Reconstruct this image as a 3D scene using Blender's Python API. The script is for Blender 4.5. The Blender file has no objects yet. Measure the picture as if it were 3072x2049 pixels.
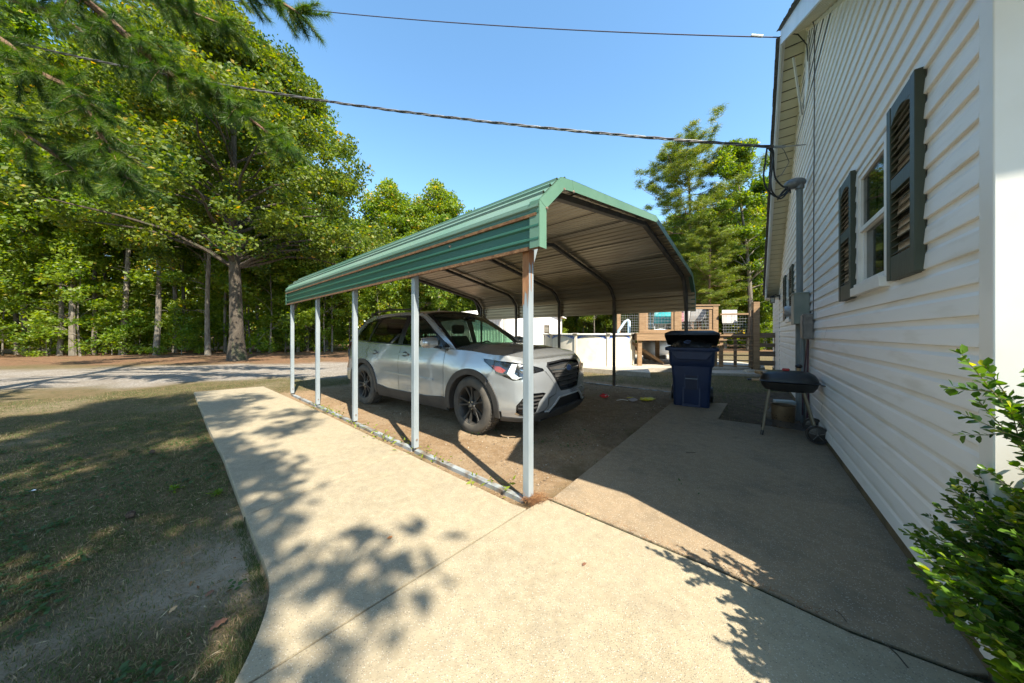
import bpy, bmesh, math, random
import numpy as np
from mathutils import Vector, Matrix, noise
R = math.radians
random.seed(7)
rng = np.random.default_rng(7)
S = bpy.context.scene
COL = S.collection

# ---------------------------------------------------------------- camera
H = 1.22
cam_d = bpy.data.cameras.new('camera')
cam = bpy.data.objects.new('camera', cam_d)
COL.objects.link(cam)
cam.location = (0, 0, H)
cam.rotation_euler = (R(90), 0, 0)
cam_d.sensor_width = 36
cam_d.lens = 36 * 700 / 2351
cam_d.shift_y = -0.00723
cam_d.clip_start = 0.05
cam_d.clip_end = 1200
S.camera = cam
S.render.resolution_x = 1024
S.render.resolution_y = 683
# ---------------------------------------------------------------- sky and sun
SUN_EL = 49.5
sx, sy = 0.52, -0.854
world = bpy.data.worlds.new("World")
S.world = world
world.use_nodes = True
wn = world.node_tree
bg = wn.nodes['Background']
sky = wn.nodes.new('ShaderNodeTexSky')
sky.sky_type = 'NISHITA'
sky.sun_disc = False
sky.sun_elevation = R(SUN_EL)
sky.sun_rotation = math.atan2(sx, sy)
sky.altitude = 150
sky.air_density = 1.0
sky.dust_density = 0.5
sky.ozone_density = 1.2
hsn = wn.nodes.new('ShaderNodeHueSaturation')            # the camera's rendering of the blue : a touch lighter and more cyan
hsn.inputs['Hue'].default_value = .49
hsn.inputs['Saturation'].default_value = 1.13
hsn.inputs['Value'].default_value = 1.12
wn.links.new(sky.outputs[0], hsn.inputs['Color'])
wn.links.new(hsn.outputs[0], bg.inputs[0])
bg.inputs[1].default_value = 0.128
sun_d = bpy.data.lights.new('sun', 'SUN')
sun_d.energy = 5.0
sun_d.angle = R(0.53)
sun_d.color = (1.0, 0.92, 0.775)
sun = bpy.data.objects.new('sun', sun_d)
COL.objects.link(sun)
sdir = Vector((sx, sy, 0)).normalized() * math.cos(R(SUN_EL)) + Vector((0, 0, math.sin(R(SUN_EL))))
sun.rotation_euler = sdir.to_track_quat('Z', 'Y').to_euler()
sun.location = sdir * 40
S.view_settings.view_transform = 'Standard'
S.view_settings.look = 'None'
S.view_settings.gamma = 1
S.view_settings.use_curve_mapping = False
S.view_settings.exposure = 1.42
S.cycles.max_bounces = 8
S.cycles.transparent_max_bounces = 24

# ---------------------------------------------------------------- helpers
def at(u, v, Y):
    """a point in metres from a sight line measured on the photograph and a distance"""
    return Vector(((u - 1175.5) / 700 * Y, Y, H - (v - 767) / 700 * Y))

def onground(u, v, z=0.0):
    Y = (H - z) * 700 / (v - 767)
    return Vector(((u - 1175.5) / 700 * Y, Y, z))

def link_props(o, label=None, cat=None, group=None, kind=None):
    if label: o['label'] = label
    if cat: o['category'] = cat
    if group: o['group'] = group
    if kind: o['kind'] = kind
    return o

def thing(name, label, cat, loc=(0, 0, 0), rz=0.0, group=None):
    o = bpy.data.objects.new(name, None)
    COL.objects.link(o)
    o.empty_display_size = 0.2
    o.location = loc
    o.rotation_euler = (0, 0, rz)
    return link_props(o, label, cat, group)

def struct_root(name, loc=(0, 0, 0), rz=0.0):
    o = bpy.data.objects.new(name, None)
    COL.objects.link(o)
    o.location = loc
    o.rotation_euler = (0, 0, rz)
    o['kind'] = 'structure'
    return o

def mesh_obj(name, me, parent=None, loc=None, rot=None):
    o = bpy.data.objects.new(name, me)
    COL.objects.link(o)
    if parent: o.parent = parent
    if loc is not None: o.location = loc
    if rot is not None: o.rotation_euler = rot
    return o

def np_mesh(name, verts, faces, mats, smooth=False, mat_idx=None, attr=None):
    """verts (N,3), faces (M,k) arrays -> mesh data"""
    me = bpy.data.meshes.new(name)
    verts = np.asarray(verts, dtype=np.float32)
    faces = np.asarray(faces, dtype=np.int32)
    M, k = faces.shape
    me.vertices.add(len(verts))
    me.vertices.foreach_set('co', verts.ravel())
    me.loops.add(M * k)
    me.loops.foreach_set('vertex_index', faces.ravel())
    me.polygons.add(M)
    me.polygons.foreach_set('loop_start', np.arange(0, M * k, k, dtype=np.int32))
    for m in (mats if isinstance(mats, (list, tuple)) else [mats]):
        me.materials.append(m)
    if mat_idx is not None:
        me.polygons.foreach_set('material_index', np.asarray(mat_idx, dtype=np.int32))
    if smooth:
        me.polygons.foreach_set('use_smooth', np.ones(M, dtype=bool))
    me.update(calc_edges=True)
    if attr:
        for an, (dom, arr) in attr.items():
            a = me.attributes.new(an, 'FLOAT', dom)
            a.data.foreach_set('value', np.asarray(arr, dtype=np.float32))
    return me

class MB:
    """collects shapes, then makes ONE mesh object of them"""
    def __init__(s): s.v = []; s.f = []; s.m = []; s.cur = 0
    def add(s, vs, fs):
        b = len(s.v)
        s.v += [tuple(p) for p in vs]
        s.f += [tuple(i + b for i in f) for f in fs]
        s.m += [s.cur] * len(fs)
        return s
    def box(s, c, d, rz=0.0, M=None):
        hx, hy, hz = d[0] / 2, d[1] / 2, d[2] / 2
        vs = [Vector((x, y, z)) for x in (-hx, hx) for y in (-hy, hy) for z in (-hz, hz)]
        if M is not None: vs = [M @ p for p in vs]
        if rz:
            q = Matrix.Rotation(rz, 3, 'Z'); vs = [q @ p for p in vs]
        c = Vector(c)
        return s.add([p + c for p in vs], [(0, 1, 3, 2), (4, 6, 7, 5), (0, 4, 5, 1), (2, 3, 7, 6), (0, 2, 6, 4), (1, 5, 7, 3)])
    def bbox(s, lo, hi):
        return s.box([(a + b) / 2 for a, b in zip(lo, hi)], [b - a for a, b in zip(lo, hi)])
    def bar(s, a, b, w, h, up=(0, 0, 1)):
        """a rectangular bar from a to b"""
        a, b = Vector(a), Vector(b); d = (b - a); L = d.length; d = d / L
        up = Vector(up); side = d.cross(up)
        if side.length < 1e-4: side = d.cross(Vector((1, 0, 0)))
        side.normalize(); u = side.cross(d).normalized()
        vs = []
        for p in (a, b):
            for i, j in ((-1, -1), (1, -1), (1, 1), (-1, 1)):
                vs.append(p + side * (i * w / 2) + u * (j * h / 2))
        return s.add(vs, [(3, 2, 1, 0), (4, 5, 6, 7), (0, 1, 5, 4), (1, 2, 6, 5), (2, 3, 7, 6), (3, 0, 4, 7)])
    def tube(s, pts, rad, n=8, cap=True):
        pts = [Vector(p) for p in pts]
        if not isinstance(rad, (list, tuple)): rad = [rad] * len(pts)
        vs = []; fs = []
        t = (pts[1] - pts[0]).normalized()
        ref = Vector((0, 0, 1)) if abs(t.z) < .9 else Vector((1, 0, 0))
        s1 = t.cross(ref).normalized()
        for i, p in enumerate(pts):
            if i == 0: t = (pts[1] - pts[0])
            elif i == len(pts) - 1: t = (pts[-1] - pts[-2])
            else: t = (pts[i + 1] - pts[i - 1])
            t = t.normalized()
            s1 = (s1 - t * s1.dot(t)).normalized()
            s2 = t.cross(s1)
            for k in range(n):
                a = 2 * math.pi * k / n
                vs.append(p + (s1 * math.cos(a) + s2 * math.sin(a)) * rad[i])
        for i in range(len(pts) - 1):
            for k in range(n):
                k2 = (k + 1) % n
                fs.append((i * n + k, i * n + k2, (i + 1) * n + k2, (i + 1) * n + k))
        if cap:
            fs.append(tuple(range(n - 1, -1, -1)))
            fs.append(tuple((len(pts) - 1) * n + k for k in range(n)))
        return s.add(vs, fs)
    def lathe(s, prof, n=24, axis='Z', c=(0, 0, 0), close=False):
        """prof: list of (r, h)"""
        vs = []; fs = []; c = Vector(c)
        for r_, h_ in prof:
            for k in range(n):
                a = 2 * math.pi * k / n
                x, y = r_ * math.cos(a), r_ * math.sin(a)
                p = {'Z': (x, y, h_), 'Y': (x, h_, y), 'X': (h_, x, y)}[axis]
                vs.append(c + Vector(p))
        m = len(prof)
        for i in range(m - 1 + (1 if close else 0)):
            j = (i + 1) % m
            for k in range(n):
                k2 = (k + 1) % n
                fs.append((i * n + k, i * n + k2, j * n + k2, j * n + k))
        return s.add(vs, fs)
    def prism(s, poly, z0, z1):
        """horizontal polygon extruded from z0 to z1"""
        n = len(poly)
        vs = [(x, y, z0) for x, y in poly] + [(x, y, z1) for x, y in poly]
        fs = [tuple(range(n - 1, -1, -1)), tuple(range(n, 2 * n))]
        for i in range(n):
            j = (i + 1) % n
            fs.append((i, j, n + j, n + i))
        return s.add(vs, fs)
    def sideprism(s, poly, y0, y1):
        """polygon in the x-z plane extruded along y"""
        n = len(poly)
        vs = [(x, y0, z) for x, z in poly] + [(x, y1, z) for x, z in poly]
        fs = [tuple(range(n)), tuple(range(2 * n - 1, n - 1, -1))]
        for i in range(n):
            j = (i + 1) % n
            fs.append((j, i, n + i, n + j))
        return s.add(vs, fs)
    def loft(s, rings, cap=True, close=True):
        n = len(rings[0]); vs = [p for r_ in rings for p in r_]; fs = []
        for i in range(len(rings) - 1):
            for k in range(n if close else n - 1):
                k2 = (k + 1) % n
                fs.append((i * n + k, i * n + k2, (i + 1) * n + k2, (i + 1) * n + k))
        if cap:
            fs.append(tuple(range(n - 1, -1, -1)))
            fs.append(tuple((len(rings) - 1) * n + k for k in range(n)))
        return s.add(vs, fs)
    def ball(s, c, r, n=10, sc=(1, 1, 1)):
        prof = [(math.sin(math.pi * i / n) * 1.0, -math.cos(math.pi * i / n)) for i in range(n + 1)]
        vs = []; c = Vector(c); fs = []; m = n * 2
        for a, h in prof:
            for k in range(m):
                t = 2 * math.pi * k / m
                vs.append(c + Vector((a * math.cos(t) * r * sc[0], a * math.sin(t) * r * sc[1], h * r * sc[2])))
        for i in range(n):
            for k in range(m):
                k2 = (k + 1) % m
                fs.append((i * m + k, i * m + k2, (i + 1) * m + k2, (i + 1) * m + k))
        return s.add(vs, fs)
    def mesh(s, name, mat, smooth=False, bevel=0.0, fixn=True, bseg=2):
        me = bpy.data.meshes.new(name)
        bm = bmesh.new()
        bv = [bm.verts.new(p) for p in s.v]
        for f, mi in zip(s.f, s.m):
            try:
                q = bm.faces.new([bv[i] for i in f]); q.material_index = mi
            except ValueError:
                pass
        bmesh.ops.remove_doubles(bm, verts=bm.verts, dist=1e-5)
        if fixn: bmesh.ops.recalc_face_normals(bm, faces=bm.faces)
        if bevel > 0:
            es = [e for e in bm.edges if len(e.link_faces) == 2 and e.calc_face_angle(0) > R(28)]
            bmesh.ops.bevel(bm, geom=es, offset=bevel, segments=bseg, profile=.5, affect='EDGES', clamp_overlap=True)
        if smooth:
            for f in bm.faces: f.smooth = True
            for e in bm.edges:
                if len(e.link_faces) == 2 and e.calc_face_angle(0) > R(38): e.smooth = False
        bm.to_mesh(me); bm.free()
        for m in (mat if isinstance(mat, (list, tuple)) else [mat]): me.materials.append(m)
        return me
    def build(s, name, mat, parent=None, smooth=False, bevel=0.0, loc=None, rot=None, bseg=2, fixn=True):
        return mesh_obj(name, s.mesh(name, mat, smooth, bevel, bseg=bseg, fixn=fixn), parent, loc, rot)

def copy_tree(o, parent=None):
    c = o.copy(); COL.objects.link(c); c.parent = parent
    for ch in list(o.children): copy_tree(ch, c)
    return c

# ---------------------------------------------------------------- materials
def mat(name, c1, c2=None, scale=4.0, rough=.6, metal=0.0, bump=0.0, bscale=60.0, stretch=(1, 1, 1), detail=5.0,
        ramp=(.35, .65), c3=None, s3=1.0, r3=(.55, .75), f3=1.0, spec=None, coat=0.0, world_coords=False, bdist=0.01):
    m = bpy.data.materials.new(name); m.use_nodes = True
    nt = m.node_tree; N = nt.nodes; L = nt.links
    b = N['Principled BSDF']
    b.inputs['Roughness'].default_value = rough
    b.inputs['Metallic'].default_value = metal
    if spec is not None: b.inputs['Specular IOR Level'].default_value = spec
    if coat: b.inputs['Coat Weight'].default_value = coat; b.inputs['Coat Roughness'].default_value = .05
    b.inputs['Base Color'].default_value = (*c1, 1)
    if c2 is None and not bump: return m
    tc = N.new('ShaderNodeTexCoord')
    mp = N.new('ShaderNodeMapping'); mp.inputs['Scale'].default_value = stretch
    L.new(tc.outputs['Object'], mp.inputs[0])
    if c2 is not None:
        n1 = N.new('ShaderNodeTexNoise'); n1.inputs['Scale'].default_value = scale; n1.inputs['Detail'].default_value = detail
        L.new(mp.outputs[0], n1.inputs['Vector'])
        cr = N.new('ShaderNodeValToRGB')
        cr.color_ramp.elements[0].position = ramp[0]; cr.color_ramp.elements[0].color = (*c1, 1)
        cr.color_ramp.elements[1].position = ramp[1]; cr.color_ramp.elements[1].color = (*c2, 1)
        L.new(n1.outputs[0], cr.inputs[0])
        out = cr.outputs[0]
        if c3 is not None:
            n3 = N.new('ShaderNodeTexNoise'); n3.inputs['Scale'].default_value = s3; n3.inputs['Detail'].default_value = 6
            L.new(mp.outputs[0], n3.inputs['Vector'])
            mr = N.new('ShaderNodeMapRange'); mr.inputs[1].default_value = r3[0]; mr.inputs[2].default_value = r3[1]
            mr.inputs[4].default_value = f3
            L.new(n3.outputs[0], mr.inputs[0])
            mx = N.new('ShaderNodeMixRGB'); mx.inputs[2].default_value = (*c3, 1)
            L.new(mr.outputs[0], mx.inputs[0]); L.new(out, mx.inputs[1]); out = mx.outputs[0]
        L.new(out, b.inputs['Base Color'])
    if bump:
        n2 = N.new('ShaderNodeTexNoise'); n2.inputs['Scale'].default_value = bscale; n2.inputs['Detail'].default_value = 5
        L.new(mp.outputs[0], n2.inputs['Vector'])
        bp = N.new('ShaderNodeBump'); bp.inputs['Strength'].default_value = bump; bp.inputs['Distance'].default_value = bdist
        L.new(n2.outputs[0], bp.inputs['Height']); L.new(bp.outputs[0], b.inputs['Normal'])
    return m

def leaf_mat(name, dark, light, yellow, ty=.86, trans=.45, rough=.45):
    """foliage: each leaf's own tint (attribute) picks its green"""
    m = bpy.data.materials.new(name); m.use_nodes = True
    nt = m.node_tree; N = nt.nodes; L = nt.links
    b = N['Principled BSDF']; out = N['Material Output']
    a = N.new('ShaderNodeAttribute'); a.attribute_name = 'tint'
    cr = N.new('ShaderNodeValToRGB')
    e = cr.color_ramp.elements
    e[0].position = 0; e[0].color = (*dark, 1)
    e[1].position = ty; e[1].color = (*light, 1)
    e2 = e.new(min(.99, ty + .12)); e2.color = (*yellow, 1)
    L.new(a.outputs['Fac'], cr.inputs[0])
    L.new(cr.outputs[0], b.inputs['Base Color'])
    b.inputs['Roughness'].default_value = rough
    b.inputs['Specular IOR Level'].default_value = .4
    t = N.new('ShaderNodeBsdfTranslucent')
    hs = N.new('ShaderNodeHueSaturation'); hs.inputs['Saturation'].default_value = 1.15; hs.inputs['Value'].default_value = 2.2
    hs.inputs['Hue'].default_value = .485
    L.new(cr.outputs[0], hs.inputs['Color']); L.new(hs.outputs[0], t.inputs[0])
    mx = N.new('ShaderNodeMixShader'); mx.inputs[0].default_value = trans
    L.new(b.outputs[0], mx.inputs[1]); L.new(t.outputs[0], mx.inputs[2]); L.new(mx.outputs[0], out.inputs[0])
    return m

def glass_mat(name, tint, refl=1.0):
    m = bpy.data.materials.new(name); m.use_nodes = True
    nt = m.node_tree; N = nt.nodes; L = nt.links
    for n in list(N):
        if n.type == 'BSDF_PRINCIPLED': N.remove(n)
    out = N['Material Output']
    t = N.new('ShaderNodeBsdfTransparent'); t.inputs[0].default_value = (*tint, 1)
    g = N.new('ShaderNodeBsdfGlossy'); g.inputs['Roughness'].default_value = .02
    f = N.new('ShaderNodeLayerWeight'); f.inputs[0].default_value = .5
    pw = N.new('ShaderNodeMath'); pw.operation = 'POWER'; pw.inputs[1].default_value = 4.5; L.new(f.outputs['Facing'], pw.inputs[0])
    mm = N.new('ShaderNodeMath'); mm.operation = 'MULTIPLY_ADD'; mm.inputs[1].default_value = .9 * refl; mm.inputs[2].default_value = .05 * refl; mm.use_clamp = True
    L.new(pw.outputs[0], mm.inputs[0])
    mx = N.new('ShaderNodeMixShader')
    L.new(mm.outputs[0], mx.inputs[0]); L.new(t.outputs[0], mx.inputs[1]); L.new(g.outputs[0], mx.inputs[2])
    L.new(mx.outputs[0], out.inputs[0])
    return m

def concrete_mat(name, base=(.375, .318, .212), stain=(.20, .175, .14), stain_amt=.35):
    """worn broom-finished concrete with pale and brown aggregate showing"""
    m = bpy.data.materials.new(name); m.use_nodes = True
    nt = m.node_tree; N = nt.nodes; L = nt.links
    b = N['Principled BSDF']; b.inputs['Roughness'].default_value = .88; b.inputs['Specular IOR Level'].default_value = .25
    tc = N.new('ShaderNodeTexCoord')
    def nz(sc, det=4, rgh=.55):
        n = N.new('ShaderNodeTexNoise'); n.inputs['Scale'].default_value = sc; n.inputs['Detail'].default_value = det
        n.inputs['Roughness'].default_value = rgh
        L.new(tc.outputs['Object'], n.inputs['Vector']); return n.outputs[0]
    def mr(x, a, c, d=0., e=1.):
        n = N.new('ShaderNodeMapRange')
        for i, q in enumerate((a, c, d, e)): n.inputs[i + 1].default_value = q
        L.new(x, n.inputs[0]); return n.outputs[0]
    def mixc(fac, c1, c2, mode='MIX'):
        n = N.new('ShaderNodeMixRGB'); n.blend_type = mode
        for i, q in ((0, fac), (1, c1), (2, c2)):
            if isinstance(q, (int, float)): n.inputs[i].default_value = q
            elif isinstance(q, tuple): n.inputs[i].default_value = (*q, 1)
            else: L.new(q, n.inputs[i])
        return n.outputs[0]
    c = mixc(mr(nz(1.1, 6), .3, .7), base, tuple(x * .72 for x in base))
    c = mixc(mr(nz(5.5, 7, .7), .45, .70, 0, .55), c, tuple(x * q for x, q in zip(base, (.78, .74, .66))))
    cw = N.new('ShaderNodeTexVoronoi'); cw.feature = 'DISTANCE_TO_EDGE'; cw.inputs['Scale'].default_value = .55
    L.new(tc.outputs['Object'], cw.inputs['Vector'])
    c = mixc(mr(nz(14, 5), .42, .62, 0, .5), c, tuple(x * 1.16 for x in base))
    c = mixc(mr(nz(2.3, 8, .62), .52, .74, 0, stain_amt), c, stain)
    c = mixc(mr(nz(30, 4, .7), .50, .68, 0, .30), c, (.20, .165, .11))
    v = N.new('ShaderNodeTexVoronoi'); v.inputs['Scale'].default_value = 165
    L.new(tc.outputs['Object'], v.inputs['Vector'])
    sep = N.new('ShaderNodeSeparateColor'); L.new(v.outputs['Color'], sep.inputs[0])
    near = mr(v.outputs['Distance'], .30, .42, 1, 0)
    def mul(a, b_):
        n = N.new('ShaderNodeMath'); n.operation = 'MULTIPLY'; L.new(a, n.inputs[0])
        if isinstance(b_, float): n.inputs[1].default_value = b_
        else: L.new(b_, n.inputs[1])
        return n.outputs[0]
    c = mixc(mul(mul(near, mr(sep.outputs[0], .70, .74)), .75), c, (.62, .56, .46))
    c = mixc(mul(mul(near, mr(sep.outputs[1], .76, .80)), .55), c, (.22, .145, .08))
    c = mixc(mul(mul(near, mr(sep.outputs[2], .90, .93)), .6), c, (.10, .095, .085))
    fine = nz(420, 3)
    c = mixc(mr(fine, .38, .66, 0, .5), c, (.22, .185, .14))
    L.new(c, b.inputs['Base Color'])
    bp = N.new('ShaderNodeBump'); bp.inputs['Strength'].default_value = .5; bp.inputs['Distance'].default_value = .004
    h = N.new('ShaderNodeMath'); h.operation = 'ADD'; L.new(fine, h.inputs[0]); L.new(near, h.inputs[1])
    L.new(h.outputs[0], bp.inputs['Height']); L.new(bp.outputs[0], b.inputs['Normal'])
    return m
# ================================================================ ground
CP = Vector((0.103, 2.26, 0)); CPA = math.atan2(.757, .653)          # carport corner post, and the direction of its front
bx = Vector((math.cos(CPA), math.sin(CPA), 0)); ay = Vector((-bx.y, bx.x, 0))
def cpl(w, l, z=0.0): return CP + bx * w + ay * l + Vector((0, 0, z))
HC = Vector((1.677, 1.038, 0)); HA = math.atan2(.791, .611)           # house corner and the direction of its side wall
hx = Vector((math.cos(HA), math.sin(HA), 0)); hn = Vector((-hx.y, hx.x, 0))
def hp(t, q, z=0.0): return HC + hx * t + hn * q + Vector((0, 0, z))

def fbm(x, y, s, seed=0, o=4):
    """vectorised value noise in [0,1]"""
    x = np.asarray(x, float) * s + seed * 17.3; y = np.asarray(y, float) * s + seed * 9.1
    tot = 0; amp = 1; A = 0
    for k in range(o):
        xi = np.floor(x); yi = np.floor(y); fx = x - xi; fy = y - yi
        fx = fx * fx * (3 - 2 * fx); fy = fy * fy * (3 - 2 * fy)
        def h(a, b):
            q = np.sin(a * 127.1 + b * 311.7 + seed * 5.7 + k * 13.1) * 43758.5453
            return q - np.floor(q)
        v = (h(xi, yi) * (1 - fx) + h(xi + 1, yi) * fx) * (1 - fy) + (h(xi, yi + 1) * (1 - fx) + h(xi + 1, yi + 1) * fx) * fy
        tot = tot + v * amp; A += amp; amp *= .5; x = x * 2.03 + 5; y = y * 2.03 + 3
    return tot / A

def inpoly(x, y, poly):
    x = np.asarray(x, float); y = np.asarray(y, float); r_ = np.zeros(x.shape, bool); n = len(poly)
    for i in range(n):
        x1, y1 = poly[i]; x2, y2 = poly[(i + 1) % n]
        c = ((y1 > y) != (y2 > y)) & (x < (x2 - x1) * (y - y1) / ((y2 - y1) if y2 != y1 else 1e-9) + x1)
        r_ ^= c
    return r_
def dpoly(x, y, poly):
    """signed distance: negative inside"""
    x = np.asarray(x, float); y = np.asarray(y, float); d = np.full(x.shape, 1e9); n = len(poly)
    for i in range(n):
        x1, y1 = poly[i]; x2, y2 = poly[(i + 1) % n]
        ex, ey = x2 - x1, y2 - y1
        t = np.clip(((x - x1) * ex + (y - y1) * ey) / (ex * ex + ey * ey + 1e-12), 0, 1)
        d = np.minimum(d, np.hypot(x - x1 - t * ex, y - y1 - t * ey))
    return np.where(inpoly(x, y, poly), -d, d)
def sstep(x, a, b):
    t = np.clip((np.asarray(x, float) - a) / (b - a), 0, 1); return t * t * (3 - 2 * t)

P2 = lambda v: (v.x, v.y)
# outline of the concrete on the carport's left (walkway) : left edge from far to near, measured on the photo
left_edge = [P2(onground(u, v)) for u, v in ((445, 900), (480, 985), (513, 1050), (562, 1180), (590, 1252), (607, 1290), (617, 1322), (620, 1356),
                                              (612, 1398), (594, 1450), (571, 1505), (538, 1568))]
ledge_near = left_edge[-1]
slab_tail = [(ledge_near[0] - .10, ledge_near[1] - .22), (ledge_near[0] - .35, ledge_near[1] - .7), (-2.2, -1.6)]
right_line = [cpl(-.16, 5.62), cpl(-.13, 3.0), cpl(-.13, .09), cpl(-.02, -.10)]
slab_left = left_edge + slab_tail + [(-.4, -3.0), P2(hp(-.60, 1.1)), ]
pad_poly = [P2(onground(445, 900)), P2(onground(605, 887))]
whole_left = [P2(onground(605, 887))] + left_edge + slab_tail + [(1.2, -3.2), (2.9, -2.4), P2(hp(-.05, -1.6)), P2(hp(-.03, .02)), P2(cpl(.98, -.42)), ]
carport_floor = [P2(cpl(-.13, 6.6)), P2(cpl(-.13, -.02)), P2(cpl(.18, -.12)), P2(cpl(5.9, -.12)), P2(cpl(5.9, 6.6))]
drive_poly = [(-60, 3.5), (-17, 5.9), (-11.2, 6.7), (-7.85, 8.0), (-6.4, 8.7), (-5.2, 8.4), (-4.2, 9.2), (-2.6, 11), (-1.2, 13), (1, 16.5), (-.5, 18.5), (-5, 15.4), (-9, 13.6), (-13.5, 11.9), (-17, 10.6), (-28, 9.0), (-60, 7.5)]
drive_back = [(-16, 16.2), (-9, 15.6), (-3, 16.4), (1.5, 18.2), (-1.5, 19.6), (-9, 17.6), (-17, 16.9), (-24, 15.6), (-24, 15.2)]

def zones(x, y):
    n1 = fbm(x, y, .9, 1); n2 = fbm(x, y, 2.6, 2); n3 = fbm(x, y, .35, 3)
    cf = 1 - sstep(dpoly(x, y, carport_floor) + (n2 - .5) * .7, -.25, .30)
    dr = np.maximum(1 - sstep(dpoly(x, y, drive_poly) + (n1 - .5) * 1.8, -.5, .6), 1 - sstep(dpoly(x, y, drive_back) + (n1 - .5) * 1.8, -.6, .8))
    edge_d = 14.2 - .12 * (x + 12) + (n3 - .5) * 3
    litter = sstep(y + (n1 - .5) * 2, 12.0 + .10 * np.clip(x + 14, -30, 20), 13.4 + .10 * np.clip(x + 14, -30, 20)) * (1 - sstep(x, 1, 6)) + sstep(y, 19, 23) * sstep(x, 1, 6)
    sand = sstep(n1 * .65 + n3 * .55 + .16 * np.exp(-(((x + 1.9) / 1.0) ** 2 + ((y - 1.75) / 1.1) ** 2)), .70, .92)
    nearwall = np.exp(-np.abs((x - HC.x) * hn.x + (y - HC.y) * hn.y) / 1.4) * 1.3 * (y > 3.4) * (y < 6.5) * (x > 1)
    return cf, dr, np.clip(litter, 0, 1), sand * (1 - cf) * (1 - .75 * sstep(y, 3.0, 5.0)), nearwall

def ground_z(x, y):
    x = np.asarray(x, float); y = np.asarray(y, float)
    dl = dpoly(x, y, whole_left)
    z = -.045 - .012 * np.exp(-np.clip(dl, 0, 9) * .7)
    z = z * (1 - sstep(y, 5, 9)) - .03 * sstep(y, 5, 9)
    rightside = sstep((x - CP.x) * bx.x + (y - CP.y) * bx.y, -.35, -.05)
    z = z * (1 - rightside) + (-.030) * rightside
    z = z + (fbm(x, y, 1.1, 5) - .5) * .035 + (fbm(x, y, 7, 6) - .5) * .016
    z = np.where(dl < .02, np.minimum(z, -.05), z)
    return z

def make_ground():
    # rings that widen with distance
    rs = [0.0]
    r_ = .55
    while r_ < 700:
        rs.append(r_); r_ *= 1.018 if r_ < 14 else 1.06
    rs = np.array(rs); na = 560
    ang = np.linspace(0, 2 * math.pi, na, endpoint=False)
    RR, AA = np.meshgrid(rs[1:], ang, indexing='ij')
    x = RR * np.cos(AA); y = RR * np.sin(AA)
    z = ground_z(x, y)
    nr = len(rs) - 1
    V = np.stack([x.ravel(), y.ravel(), z.ravel()], 1)
    V = np.vstack([V, [[0, 0, -.06]]])
    i = np.arange(nr - 1)[:, None] * na; k = np.arange(na)[None, :]; k2 = (k + 1) % na
    F = np.stack([(i + k).ravel(), (i + na + k).ravel(), (i + na + k2).ravel(), (i + k2).ravel()], 1)
    cf, dr, li, sa, nw = zones(V[:, 0], V[:, 1])
    tris = np.stack([np.full(na, len(V) - 1), np.arange(na), (np.arange(na) + 1) % na, (np.arange(na) + 1) % na], 1)
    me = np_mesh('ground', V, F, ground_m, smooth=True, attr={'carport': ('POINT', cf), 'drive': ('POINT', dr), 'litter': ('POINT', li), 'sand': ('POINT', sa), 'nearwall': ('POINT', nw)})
    o = mesh_obj('ground', me); o['kind'] = 'structure'
    return o

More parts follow.
